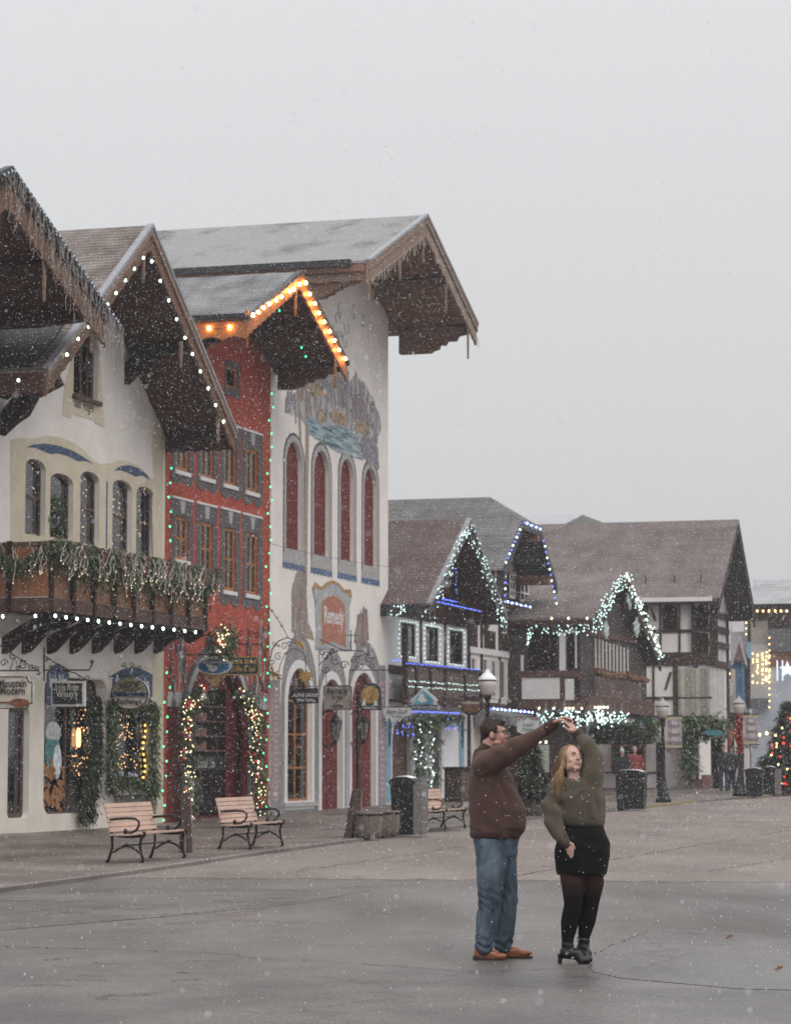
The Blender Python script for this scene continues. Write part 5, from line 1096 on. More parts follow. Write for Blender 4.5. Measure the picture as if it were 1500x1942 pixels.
for x0, x1, y0 in ((1311, 1331, 1478), (1333, 1352, 1470)): b = MB(mat('pink_brick', (.22, .12, .10), .85, .25, 12)); CPl(b, x0, x1, y0, 1502, S-.2, .3); b.build('brick_pillar', Hh)
b = MB(MT['orange_frame']); CPl(b, 1311, 1315, 1410, 1478, S-.2, .15); b.build('orange_post', Hh)
b = MB(MT['striped_boards'] if False else plank('white_siding', (.5, .48, .47), .3, 'X', .35)); b.plate([(hw0+.3, 3.1), (hw1-1, 3.1), (hw1-1, Hz-.3), (Ha, Hza-1.2), (hw0+.3, Hz-.3)], ho+.04, ho); b.build('front_siding', Hh)
b = MB(timber)
for y in (1170, 1197, 1226, 1262): b.box(hw0, hw1, ho+.12, ho+.041, fp(1370, y, ho)[1]-.13, fp(1370, y, ho)[1]+.13)
for s_ in (hw0+.1, hw1-.2): b.box(s_-.13, s_+.13, ho+.1, ho+.041, .1, Hz)
b.build('front_timber', Hh)
roH = gable_roof(Hh, H0, H1_, Hz0, Ha, Hza, Hz1, oH, -9.5, .25, roofH, MT['near_black_boards'], timber, None, board=.5, scal=False)
b = MB(whitepaint); b.box(H0-.12, H0+.05, oH-.3, .6, Hz0-.14, Hz0+.02); b.build('gutter', roH)
# low roof line across the broad slope and its snow guards
for x in (1225, 1280, 1330, 1108, 1140, 1190): b = MB(gutterm); o_, z_ = sp(x, 1105 if x > 1200 else 1100, H0+1); b.box(H0+.9, H0+.95, o_-.02, o_+.02, z_-.15, z_+.3); b.build('snow_guard', roH)
# white flat roof peeping over the ridge
wr_ = thing('white_roofed_building', 'white snowy roof showing above the ridge between the grey and the broad brown roofs', 'building', 75, -4)
o0, z0 = sp(985, 976, 75); o1, z1 = sp(1105, 976, 75); b = MB(snowm); b.cross([(o0, z0-.05), (o1, z1), (o1-.7, z1-.35), (o1-1.6, z1-.7), (o0, z0-.7)], 75, 90); b.build('roof', wr_)
b = MB(stucco); b.box(76, 89, o0+1, o1-2, gz(80, 0)-.2, z0-.7); b.build('wall', wr_)
# ================================================================ J: far houses at the right edge
J = thing('far_lit_house', 'far house with a snowy grey roof and golden light curtains at the right edge', 'building', 80, 4)
SJ = 84; b = MB(shingle('pale_far_roof', (.17, .17, .18), (.2, .2, .21), .45, row=.2, wid=3, lo=.2, hi=.6, sscale=.5))
oa, za = sp(1425, 1146, SJ); ob_, _ = sp(1640, 1146, SJ); ot, zt = sp(1428, 1100, SJ+5)
b.add([(SJ, oa, za), (SJ, ob_, za), (SJ+5, ob_, zt), (SJ+5, ot, zt)], [(0, 1, 2, 3)]); b.build('roof', J)
def far(x0, x1, y0, y1, m, name, par, s=SJ+.5, th=.1, th2=None): b = MB(m); CPl(b, x0, x1, y0, y1, s, th); return b.build(name, par)
greyl = mat('far_grey_wall', (.40, .39, .39), .9, .1, .6)
far(1418, 1640, 1146, 1215, timber, 'eave_wall', J, SJ+.6); far(1424, 1457, 1178, 1222, mat('far_beige_wall', (.27, .24, .22), .9, .2, 1), 'beige_wall', J, SJ+.5); far(1457, 1640, 1193, 1234, mat('far_dark_roof', (.12, .12, .13), .9, .2, 1), 'lower_roof', J, SJ+.3)
far(1424, 1458, 1222, 1330, greyl, 'grey_wall', J, SJ+.5); far(1459, 1640, 1234, 1262, mat('far_rust_band', (.17, .075, .05), .8, .2, 1), 'rust_band', J, SJ+.4); far(1424, 1640, 1262, 1500, mat('far_pale_blue_wall', (.38, .41, .46), .9, .12, .5), 'pale_blue_wall', J, SJ+.55)
far(1424, 1458, 1325, 1345, MT['far_dark_roof'], 'lower_eave', J, SJ+.2); far(1385, 1424, 1150, 1500, greyl, 'pale_wall', J, SJ+1.0)
far(1388, 1411, 1166, 1198, whitepaint, 'white_board', J, SJ-.2); far(1416, 1425, 1218, 1258, MT['pale_blue_trim'], 'blue_board', J, SJ-.4)
light_string('row of golden bulbs under the far snowy roof', [(SJ+.2, *sp(x, 1157, SJ+.2)) for x in (1436, 1447, 1458, 1470, 1481, 1492, 1505)], 'gold', (1, .72, .3), 4, .05, wire=False)
R = random.Random(3)
icicles('curtain of golden bulbs on the far grey wall', [(SJ+.2, *sp(x, y, SJ+.2)) for x, y in [(R.choice((1427, 1436, 1446, 1453, 1459))+R.uniform(-1, 1), R.uniform(1236, 1296)) for k in range(52)]+[(1459, 1210+k*12) for k in range(12)]+[(1415, 1170+k*11) for k in range(4)]], 'gold', (1, .72, .3), 3, .034, wire=False)
star = MB(mat('lit_white_star', (.75, .85, 1), emis=.8, sample=False)); o_, z_ = sp(1493, 1270, SJ)
star.prism([(SJ, o_+(.42 if k % 2 == 0 else .17)*sin(pi*k/5), z_+(.42 if k % 2 == 0 else .17)*cos(pi*k/5)) for k in range(10)], (.1, 0, 0)); ob2 = star.build('star_light', None, org=(SJ, o_, z_)); tag(ob2, 'bright bluish white star light at the far right edge', 'light')
for k, x in enumerate((1474, 1484)): s2 = MB(MT['lit_white_star']); o_, z_ = sp(x, 1272, SJ); s2.tube([(SJ, o_, z_-.5), (SJ, o_, z_+.5)], .03, 6); ob2 = s2.build('light_tube', None, org=(SJ, o_, z_-.5)); tag(ob2, ('slim glowing white tube left of the bright star' , 'slim glowing white tube right beside the bright star')[k], 'light', 'glowing tubes')
# blue turret with a pointed roof
T = thing('blue_turret', 'narrow blue turret with a dark pointed roof between the half-timbered and far houses', 'building', 74, 4)
b = MB(mat('turret_blue', (.07, .145, .22), .8, .2, 2)); CPl(b, 1388, 1416, 1255, 1335, 74, 1.2); b.build('wall', T)
b = MB(mat('turret_roof', (.09, .05, .045), .8, .2, 4)); (oa, za), (ob_, zb_), (oc, zc) = sp(1389, 1256, 73), sp(1414, 1256, 73), sp(1402, 1213, 73); b.add([(72.6, oa, za), (72.6, ob_, zb_), (74.6, ob_, zb_), (74.6, oa, za), (73.4, oc, zc)], [(0, 1, 4), (1, 2, 4), (2, 3, 4), (3, 0, 4), (3, 2, 1, 0)]); b.build('roof', T)
b = MB(greyl); CPl(b, 1384, 1389, 1255, 1500, 74, .3); b.cross(SP([(1385, 1262), (1389, 1262), (1404, 1208), (1401, 1204)], 72.5), 72.4, 72.5); b.cross(SP([(1414, 1262), (1418, 1262), (1404, 1206), (1401, 1209)], 72.5), 72.4, 72.5); b.build('white_edge', T)
b = MB(timber); CPl(b, 1417, 1424, 1250, 1345, 74, .4); b.build('dark_post', T)
# shopfront beyond: pale posts and dark door
T2 = thing('shopfront', 'pale shopfront with white posts and a dark doorway, behind the dark clothed walker', 'building', 66, 4)
b = MB(greyl); CPl(b, 1340, 1395, 1270, 1345, 66, .2); b.build('upper_wall', T2)
b = MB(mat('lit_window_dark', (.07, .06, .03), .8, .5, 3)); CPl(b, 1371, 1386, 1262, 1288, 65.8, .05); b.build('window', T2)
b = MB(whitepaint); 
for y in (1296, 1302, 1308, 1314): CPl(b, 1350, 1389, y, y+4.5, 65.4, .05)
b.build('balcony_rail', T2)
b = MB(MT['dim_maroon_wall']); CPl(b, 1345, 1425, 1352, 1500, 66.5, .2); b.build('ground_wall', T2)
for x in (1376, 1394, 1412): b = MB(whitepaint); CPl(b, x, x+(10 if x > 1380 else 6), 1400, 1487, 66, .2); b.build('white_post', T2)
icicles('five gold bulbs in a dark upper window left of the blue turret', [(65.6, *sp(x, y, 65.6)) for x, y in ((1382, 1266), (1377, 1270), (1383, 1278), (1375, 1282), (1382, 1290))], 'gold', (1, .72, .3), 4, .045, wire=False)
icicles('loose gold lamps over the far shopfronts', [(65, *sp(x, y, 65)) for x, y in ((1373, 1408), (1440, 1394), (1454, 1391))], 'gold', (1, .8, .5), 6, .06, wire=False)
# far greenery garlands over the shopfronts
for (x0, x1, y, s, n, lab) in ((1120, 1245, 1382, 54.6, 700, 'green garland over the teal sign board of the far shop'), (1294, 1375, 1378, 55.0, 900, 'thick green garland over the brick pillared shopfront'), (1300, 1316, 1430, 54.8, 300, 'green climber hanging beside the orange post')):
    g_ = thing('garland', lab, 'garland', s, sp((x0+x1)/2, y, s)[0], sp(x0, y, s)[1]); b = MB(greens); V = 28 if n > 300 else 60
    foliage(b, lambda rr: (s+rr.uniform(-.25, .25), *sp(rr.uniform(x0, x1), y+rr.gauss(0, V*.32), s)), n, .4, random.Random(n), GM, .5, .03); b.build('branches', g_, fix=False)
# hanging green and teal signs far off
def flat_sign(name, label, px, s, m, th=.06, txt=(), border=None, cat='sign', bw=.05, arm=None, extra=None):
    P = SP(px, s); mo = sum(p[0] for p in P)/len(P); mz = max(p[1] for p in P); t = thing(name, label, cat, s, mo, mz)
    b = MB(m); b.cross(P, s, s+th); bd = b.build('board', t)
    if border: b = MB(border); b.cross(P, s-.012, s-.001, holes=[grow(P, -bw)]); b.build('border', bd)
    if txt:
        for body, x, y, size, mt, sq in txt: b = MB(mt); o_, z_ = sp(x, y, s); b.text(body, size*.72, (s-.03, o_, z_), (0, 1, 0), (0, 0, 1), mat=mt, squeeze=sq*.9, bold=size*.018); b.build('lettering', bd)
    if extra: extra(bd, s)
    if arm:
        b = MB(iron)
        for Q, r in arm: b.tube([(s+.03, *sp(x, y, s)) for x, y in Q], r, 5)
        b.build('bracket', t)
    return t
flat_sign('hanging_sign', 'plain green sign hanging right of the bright icicle lights', [(1203, 1344), (1229, 1344), (1229, 1376), (1203, 1376)], 53.5, mat('sign_green', (.03, .13, .07), .6, .1, 5), arm=[([(1195, 1342), (1232, 1342)], .03)])
flat_sign('hanging_sign', 'far teal sign with a pinkish figure shape above it', [(1334, 1388), (1345, 1383), (1370, 1388), (1370, 1394), (1360, 1397), (1336, 1393)], 54.4, mat('sign_teal', (.06, .22, .26), .6, .15, 5), arm=[([(1330, 1384), (1372, 1384)], .02)])
for x0, x1, yy, lab in ((1384, 1398, 1385, 'red ribbon bow at the far shopfront'),): 
    b = MB(mat('red_ribbon', (.30, .025, .025), .6, .2, 6)); c = Vector((60, *sp((x0+x1)/2, yy+6, 60)))
    for sg in (-1, 1): b.ell(c+Vector((0, sg*.17, .04)), (.07, .18, .11)); b.tube([c, c+Vector((0, sg*.12, -.22)), c+Vector((0, sg*.2, -.5))], [.03, .07, .06], 6)
    b.ell(c, (.12, .12, .12)); ob2 = b.build('ribbon_bow', None, org=tuple(c)); tag(ob2, lab, 'bow')
# ================================================================ STREET FURNITURE
def gat(px, py, dz=.05):
    r = ray(px, py); z = dz
    for k in range(60): t = (z-CH)/r.z; p = r*t; z = z*.5+(gh(p.y)+dz)*.5
    return Vector((p.x, p.y, gh(p.y)+dz))
slatm = mat('pale_bench_slats', (.50, .345, .275), .6, .14, 8, .15, 40, stretch=(1, .15, 1))
def bench(label, p, L=2.1, rz=-AZ, first=[None]):
    if first[0] is None:
        t = local('park_bench', label, 'bench', p, rz, 'slatted benches along the pavement'); first[0] = t
        for y in (0.08, L-.08):
            b = MB(iron); b.smooth = True
            b.tube([(-.03, y, 0), (.0, y, .06), (.05, y, .22), (.045, y, .36), (.03, y, .44), (-.01, y, .60), (-.06, y, .80), (-.09, y, .86)], [.03, .024, .02, .022, .024, .022, .018, .02], 8)      # rear leg and back
            b.tube([(.50, y, 0), (.53, y, .03), (.50, y, .12), (.475, y, .25), (.50, y, .36), (.545, y, .40), (.55, y, .44), (.52, y, .445)], [.03, .024, .02, .022, .024, .024, .02, .015], 8)             # front leg with scroll
            b.tube([(.03, y, .42), (.15, y, .385), (.32, y, .375), (.50, y, .39)], .022, 8)
            b.tube([(.06, y, .14), (.14, y, .20), (.22, y, .235), (.27, y, .25), (.32, y, .235), (.40, y, .20), (.47, y, .14)], [.012, .016, .018, .022, .018, .016, .012], 8); b.ell((.27, y, .25), (.045, .02, .028), 8, 6)
            b.tube([(.0, y, .62), (.12, y, .635), (.28, y, .645), (.40, y, .64), (.455, y, .60), (.46, y, .54), (.42, y, .475), (.34, y, .43), (.27, y, .415)], .019, 8); b.ell((.25, y, .45), (.035, .018, .05), 8, 6)
            b.build('end_frame', t)
        b = MB(iron); b.tube([(.27, .08, .25), (.27, L-.08, .25)], .012, 6); b.build('tie_rod', t)
        def slat(q, a, w, th, nm):
            b = MB(slatm); c, s = cos(a), sin(a); P = [(-w/2, -th/2), (w/2, -th/2), (w/2, th/2), (-w/2, th/2)]
            b.prism([(q[0]+x*c-z*s, 0, q[1]+x*s+z*c) for x, z in P], (0, L, 0)); return b
        for k in range(6): a = .1 if k < 4 else -.1; slat((.07+k*.083, .408-.006*math.sin(k)+(.014 if k == 5 else 0)), a*(1-k/4), .074, .025, 0).build('seat_slat', t)
        for k in range(6): z = .475+k*.07; slat((.035-.02*k*.9, z), pi/2+.27, .062, .022, 0).build('back_slat', t)
        return t
    c = copy_tree(first[0]); c.location = p; c.rotation_euler = (0, 0, rz); c['label'] = label; return c
def aim(p, q): d = q-p; return math.atan2(d.y, d.x)
b1a, b1b = gat(203, 1637), gat(262, 1641)
bench('pale slatted bench with black scroll arms standing nearest, in front of the white building', b1a, rz=-AZ+.05)
bench('pale slatted bench in front of the red building\'s garlanded arch', gat(415, 1612), rz=-AZ+.05)
bench('pale slatted bench half hidden behind the black litter bin', gat(798, 1575), rz=-AZ+.05)
# litter bins
binm = mat('black_plastic', (.010, .010, .011), .55, .25, 8, .15, 30, spec=.3); binside = mat('grey_aggregate', (.16, .145, .14), .85, .25, 20, .4, 60)
def litter_bin(label, px0, px1, py, h, side, rz=-AZ+.05, lidsnow=True, grp='dark litter bins'):
    p = gat(px0, py); q = gat(px1, py); w = (q-p).length
    t = local('litter_bin', label, 'litter bin', p, rz, grp)
    b = MB(binm); b.prism([(.04, .04, 0), (w-.04, .04, 0), (w, .0, h*.86), (0, .0, h*.86)], (0, .55, 0)); b.build('body', t)
    b = MB(binm); n = 8; P = [(-.03, 0, h*.865), (w+.03, 0, h*.865)]+[(w/2+(w/2+.03)*cos(pi*i/n), 0, h*.9+h*.1*sin(pi*i/n)) for i in range(n+1)]; b.prism([(x, -.03, z) for x, y, z in P], (0, .64, 0)); b.build('lid', t)
    if lidsnow: b = MB(snowm); P = [(w/2+(w/2-.02)*cos(pi*i/n), 0, h*.915+h*.1*sin(pi*i/n)) for i in range(n+1)]+[(w/2+(w/2-.02)*cos(pi*i/n), 0, h*.9+h*.1*sin(pi*i/n)) for i in range(n, -1, -1)]; b.prism([(x, .02, z) for x, y, z in P], (0, .52, 0)); b.build('snow_cap', t)
    if side: b = MB(binside); b.prism([(w-.01, -.005, .0), (w+.17, .03, .0), (w+.17, .03, h*.88), (w-.01, -.005, h*.9)], (0, .52, 0)); b.build('side_panel', t)
    return t
litter_bin('black rectangular litter bin with a snowy rounded top and grey side panel', 740, 786, 1584, 1.16, True)
litter_bin('black wheeled bin with a wide lid standing before the orange-framed shop window', 1167, 1223, 1535, 1.08, False)
litter_bin('black bin beside the farthest lamp post, left of its twin', 1413, 1446, 1511, .95, False, grp='twin bins by the far lamp post'); litter_bin('black round-topped bin nearest the right edge, right of its twin', 1447, 1470, 1508, .98, True, grp='twin bins by the far lamp post')
# half-barrel planters
barm = plank('barrel_staves', (.15, .115, .095), .09, 'X', .4, grain=(4, 4, .6)); soil = mat('dark_soil', (.04, .03, .022), .95, .3, 10)
def barrel(label, px, py, r, h):
    t = local('barrel_planter', label, 'planter', gat(px, py), 0, 'half-barrel planters')
    b = MB(barm); b.smooth = True; b.lathe([(r*.86, 0), (r*.93, h*.2), (r*.985, h*.5), (r, h*.8), (r, h), (r-.04, h), (r-.05, h-.08)], n=24); b.build('barrel', t)
    for z in (.14, .48, .84): b = MB(iron); k = r*(.86+.14*min(1, z*1.3))+.004; b.lathe([(k, h*z), (k+.002, h*z+.045)], n=24); b.build('hoop', t)
    b = MB(soil); b.lathe([(.01, h-.09), (r-.05, h-.07)], n=16); b.build('soil', t)
barrel('weathered half-barrel planter touching the leaning dark board', 700, 1590, .27, .5); barrel('weathered half-barrel planter tucked against the black litter bin', 733, 1586, .27, .5)
# standing boards
brd = mat('worn_brown_board', (.075, .05, .042), .75, .3, 7, .3, 20, stretch=(1, 1, .3))
def sboard(label, x0, x1, y0, y1, lean=0, lg=0):
    p = gat((x0+x1)/2, y1); sc_ = FPX/p.y; h = (y1-y0)/sc_; w = (x1-x0)/sc_
    t = local('sandwich_board', label, 'sandwich board', p, .1); 
    for k, dx in enumerate((-1, 1)):
        b = MB(brd); a = .02; b.prism([(dx*w*.28-w*.17, 0, 0), (dx*w*.28+w*.17, 0, 0), (dx*w*.1+w*.17+lean, 0, h), (dx*w*.1-w*.17+lean, 0, h)], (0, .62, 0)); b.build('panel', t)
    b = MB(palewood); b.prism([(w*.47, -.01, 0), (w*.55, -.01, 0), (w*.33+lean, -.01, h-.02), (w*.25+lean, -.01, h-.02)], (0, .03, 0)); b.build('edge_strip', t)
sboard('tall brown sandwich board seen edge-on between the two nearest benches', 339, 366, 1506, 1618); sboard('dark brown board leaning to the right beside the barrel planters', 655, 680, 1500, 1590, lean=.12)
# lamp posts
globe = mat('milky_globe', (.50, .455, .43), .35, .04, 3, spec=.5)
def lamp_post(label, px, pyb, pyt, banner=None, gr=.2, tex=None):
    p = gat(px, pyb); sc_ = FPX/p.y; H_ = (pyb-pyt)/sc_
    t = local('street_lamp', label, 'street lamp', p, 0, 'globe-topped street lamps')
    b = MB(iron); b.smooth = True; b.lathe([(.24, 0), (.24, .1), (.19, .14), (.17, .4), (.12, .48), (.09, .7), (.06, .8), (.055, H_*.6), (.045, H_-.87), (.08, H_-.84), (.045, H_-.77), (.09, H_-.64), (.11, H_-.60)], n=14); b.build('pole', t)
    b = MB(globe); b.smooth = True; b.lathe([(.10, H_-.60), (.15, H_-.55), (.195, H_-.38), (.21, H_-.26)], n=18); g = b.build('globe', t)
    b = MB(snowm if px < 1000 else mat('worn_lamp_cap', (.34, .33, .33), .7, .2, 6)); b.smooth = True; b.lathe([(.225, H_-.25), (.22, H_-.22), (.11, H_-.11), (.06, H_-.07), (.055, H_-.03), (.02, H_)], n=16); b.build('cap', t)
    b = MB(iron); b.lathe([(.217, H_-.27), (.217, H_-.248)], n=18); b.build('rim', t)
    if banner:
        x0, x1, y0, y1 = banner; X0, X1 = (x0-px)/sc_, (x1-px)/sc_; Z0, Z1 = (pyb-y1)/sc_, (pyb-y0)/sc_
        b = MB(mat('banner_cloth', (.48, .44, .455), .8, .08, 3)); P = []
        n = 8
        for i in range(n+1): P.append((X0+(X1-X0)*i/n, .04*sin(i*1.3)))
        b.add([(x, y, Z0) for x, y in P]+[(x, y, Z1) for x, y in P], [(i, i+1, i+n+2, i+n+1) for i in range(n)]); bn = b.build('banner', t, fix=False)
        b = MB(mat('banner_border', (.40, .33, .22), .8, .1, 5))
        for xa, xb, za, zb in ((X0, X1, Z1-.09, Z1-.01), (X0, X1, Z0+.01, Z0+.09)): b.box(xa, xb, -.055, -.05, za, zb)
        b.build('banner_border', bn)
        b = MB(mat('banner_ink', (.15, .10, .12), .8)); zz = Z1-.28
        for w_ in tex: b.text(w_, .21, ((X0+X1)/2, -.06, zz), (1, 0, 0), (0, 0, 1), squeeze=.75, mat=MT['banner_ink'], bold=.006); zz -= .26
        b.build('lettering', bn)
        b = MB(iron); b.tube([(0, 0, Z1+.03), (X1+.03, 0, Z1+.03)], .02, 6); b.build('banner_arm', t); b = MB(iron); b.tube([(0, 0, Z0-.03), (X1+.03, 0, Z0-.03)], .02, 6); b.build('banner_arm', t)
    return t
lamp_post('street lamp rising behind the man, its milky globe left of the grey awning', 925, 1562, 1272)
BT = ['Front', 'Street', 'Holiday', 'Market', '~']
lamp_post('street lamp carrying a white banner, between the wheeled bin and the brick pillars', 1258, 1522, 1326, (1263, 1294, 1361, 1420), tex=BT)
lamp_post('farthest street lamp with a white banner, red garland round its pole', 1403, 1511, 1322, (1410, 1440, 1358, 1412), tex=BT)
rg = MB(mat('red_tinsel', (.28, .02, .015), .6, .4, 12)); p = gat(1403, 1511); sc_ = FPX/p.y; R = random.Random(5)
for k in range(130): z = R.uniform(82, 172)/sc_; a = R.uniform(0, 6.3); rg.ell((p.x+.1*cos(a), p.y+.1*sin(a), p.z+z), (.05, .05, .04), 4, 3)
single(rg, 'tinsel_garland', 'red tinsel garland wound round the pole of the farthest street lamp', 'garland', loc=(0, 0, 0))
# shrub in a planter and lit menu board behind the couple
def conifer(name, label, px, py, H_, rad, n, seed, mats, group=None, potted=True, base=.0, L=.3, lights=None):
    p = gat(px, py); t = local(name, label, 'tree' if not potted else 'shrub', p, 0, group); rr = random.Random(seed)
    if potted: b = MB(barm); b.smooth = True; b.lathe([(.28, 0), (.33, .35), (.33, .42), (.29, .42)], n=14); b.build('planter', t)
    b = MB(brownwood); b.tube([(0, 0, .3 if potted else 0), (.02, 0, H_*.5), (0, 0, H_*.95)], [.06*H_/2, .04*H_/2, .01], 6); b.build('trunk', t)
    f = MB(mats[0])
    def pt(r_):
        z = r_.random()**1.2; a = r_.uniform(0, 2*pi); q = rad*(1-z)**.75*(.45+.55*r_.random()**.5)*(1+.18*sin(a*3+z*9)+.12*sin(z*40)); return (q*cos(a), q*sin(a), (.4 if potted else base)+z*(H_-.4))
    foliage(f, pt, n, L, rr, mats, .4, .02); f.build('foliage', t, fix=False)
    if lights:
        for key, col, e, r, cnt in lights:
            me = bulb_mesh(key, col, e, r)
            for k in range(cnt):
                z = rr.random()**1.2; a = rr.uniform(pi, 2*pi); q = rad*(1-z)**.75*1.04; o = bpy.data.objects.new('bulb', me); COL.objects.link(o); o.parent = t; o.location = (q*cos(a), q*sin(a), base+z*(H_-.4))
    return t
dg = (mat('dark_fir', (.014, .024, .014), .8, .5, 14, col2=(.04, .058, .032)), mat('dark_fir_tips', (.03, .045, .024), .8, .4, 14, col2=(.07, .09, .045)))
conifer('potted_conifer', 'dark bushy conifer in a round planter just right of the man\'s chest', 1008, 1548, 1.95, .42, 2600, 3, dg, L=.17)
conifer('christmas_tree', 'large decorated christmas tree with red lights at the right edge of the photo', 1498, 1506, 3.3, 1.0, 4500, 5, dg, potted=False, base=.3, L=.28, lights=(('red', (1, .06, .03), 2, .03, 34), ('gold', (1, .6, .25), 1.0, .034, 12)))
conifer('potted_conifer', 'small leafy bush in the low planter beside the far twin bins', 1452, 1504, 1.3, .4, 350, 8, dg)
m = local('menu_board', 'pale lit menu board on a dark stand right of the potted conifer', 'menu board', gat(1030, 1528), 0)
sc_ = FPX/m.location.y; b = MB(iron); b.box(-.16, .16, .0, .12, 0, 60/sc_); b.box(-.2, .2, .02, .1, 60/sc_, 116/sc_); b.build('stand', m)
b = MB(mat('menu_sheet', (.30, .33, .29), .7, .15, 8)); b.box(-.18, .18, -.01, .019, 62/sc_, 114/sc_); b.build('menu_sheet', m)
b = MB(mat('menu_ink', (.13, .13, .12), .8)); R = random.Random(1)
for k in range(9): z = 66/sc_+k*.085; b.box(-.13, -.13+R.uniform(.12, .26), -.014, -.0101, z, z+.012)
b.build('menu_lines', m)
for x in (-.09, .09): o = bpy.data.objects.new('bulb', bulb_mesh('warm_white', (1, .86, .6), 4, .034)); COL.objects.link(o); o.parent = m; o.location = (x, -.02, 119/sc_)
# low stone planters at the far right
for k, (px, lab) in enumerate(((1478, 'snow-rimmed stone planter below the lit tree, left one of the pair'), (1494, 'snow-rimmed stone planter at the very right edge below the lit tree'))):
    t = local('stone_planter', lab, 'planter', gat(px, 1506), 0, 'stone planters by the lit tree'); b = MB(binside); b.smooth = True; b.lathe([(.26, 0), (.36, .12), (.38, .4), (.33, .5)], n=14); b.build('bowl', t); b = MB(snowm); b.smooth = True; b.lathe([(.42, .5), (.42, .56), (.3, .62), (.01, .64)], n=14); b.build('rim', t)
# Christmas greenery round the red building's arch and windows of the white one
R = random.Random(15)
ag = thing('arch_garland', 'thick garland with warm lights and red baubles framing the arched door of the red building', 'garland', sx(410), .3, 0)
b = MB(greens); og = .32
PL = [(358, 1568), (357, 1480), (355, 1400), (352, 1345), (366, 1330), (382, 1318), (392, 1310)]; PR = [(497, 1562), (492, 1500), (483, 1440), (486, 1375), (479, 1345), (466, 1325), (455, 1312)]
def along(Q, t):
    n = len(Q)-1; i = min(int(t*n), n-1); f = t*n-i; return Q[i][0]+(Q[i+1][0]-Q[i][0])*f, Q[i][1]+(Q[i+1][1]-Q[i][1])*f
def gpt(rr):
    x, y = along(PL if rr.random() < .5 else PR, rr.random()); s_, z_ = fp(x+rr.gauss(0, 4.2), y+rr.gauss(0, 5), og); return (s_, og+rr.uniform(-.12, .15), z_)
foliage(b, gpt, 3200, .16, R, GM, .6, .014); b.build('branches', ag, fix=False)
def sc_pts(n, seed, Q, sp_=5.5): 
    rr = random.Random(seed); out = []
    for k in range(n): x, y = along(Q, rr.random()); s_, z_ = fp(x+rr.gauss(0, sp_), y+rr.gauss(0, 6), og+.2); out.append((s_, og+.2+rr.uniform(-.03, .05), z_))
    return out
add_bulbs(ag, sc_pts(80, 3, PL[:5])+sc_pts(80, 4, PR[:5])+sc_pts(12, 5, PL[4:])+sc_pts(12, 6, PR[4:]), 'warm_yellow', (1, .82, .45), 2.8, .0135)
red = mat('red_bauble', (.38, .018, .015), .25, .1, 5, spec=.6); silv = mat('silver_bauble', (.6, .6, .6), .25, .1, 5, metal=.6)
def baubles(root, pts, seed):
    rr = random.Random(seed); bm1 = MB(red); bm1.smooth = True; bm1.ell((0, 0, 0), .05, 10, 8); o1 = bm1.build('bauble'); bm2 = MB(silv); bm2.smooth = True; bm2.ell((0, 0, 0), .042, 10, 8); o2 = bm2.build('bauble')
    fr = frame_of(root)
    for p in pts: o = bpy.data.objects.new('bauble', (o1 if rr.random() < .68 else o2).data); COL.objects.link(o); o.parent = root; o.location = (p[0]-fr[0], -(p[1]-fr[1]), p[2]-fr[2])
    bpy.data.objects.remove(o1); bpy.data.objects.remove(o2)
baubles(ag, sc_pts(26, 13, PL)+sc_pts(24, 14, PR), 2)
def garland_region(label, fn, n, L, cat='garland', mats=GM, at=(0, 0, 0), w=.017, name='garland'):
    t = thing(name, label, cat, *at); b = MB(mats[0]); foliage(b, fn, n, L, random.Random(n), mats, .9, w); b.build('branches', t, fix=False); return t
def tw_(rr): x, y = 421+rr.gauss(0, 7), 1216+rr.gauss(0, 15); s_, z_ = fp(x, y, .9); return (s_, .9+rr.uniform(-.25, .25), z_)
s_, z_ = fp(421, 1216, .9); tg = garland_region('upright tuft of fir with baubles and lights crowning the round blue sign', tw_, 420, .24, at=(s_, .9, z_))
rr = random.Random(4); P = [(fp(421+rr.gauss(0, 7), 1216+rr.gauss(0, 16), 1.2)) for k in range(34)]; add_bulbs(tg, [(a, 1.2, c) for a, c in P[:24]], 'warm_yellow', (1, .82, .45), 2.8, .0135); baubles(tg, [(a, 1.15, c) for a, c in P[24:]], 4)
def wg(rr):
    k = rr.random(); 
    if k < .34: x, y = 213+rr.gauss(0, 3), rr.uniform(1325, 1500)
    elif k < .68: x, y = 291+rr.gauss(0, 3.2), rr.uniform(1335, 1510)
    elif k < .82: x, y = rr.uniform(208, 295), 1340+rr.gauss(0, 6)
    else: x, y = rr.uniform(208, 296), 1488+rr.gauss(0, 9)
    s_, z_ = fp(x, y, .12); return (s_, .12+rr.uniform(-.05, .07), z_)
garland_region('bright green fir garland framing the window with the lit little tree', wg, 2300, .13, at=(sx(250), .15, 2))
def dgf(rr):
    t = rr.random(); x = (181 if t < .55 else 178-(t-.55)*38)+rr.gauss(0, 3.5+4*t); y = 1325+t*232+rr.gauss(0, 4); s_, z_ = fp(min(x, 197), y, .12); return (s_, .12+rr.uniform(-.05, .06), max(.15, z_))
garland_region('dark fir garland hanging down the right side of the wide shop window', dgf, 3200, .12, mats=dg, at=(sx(175), .12, 1))
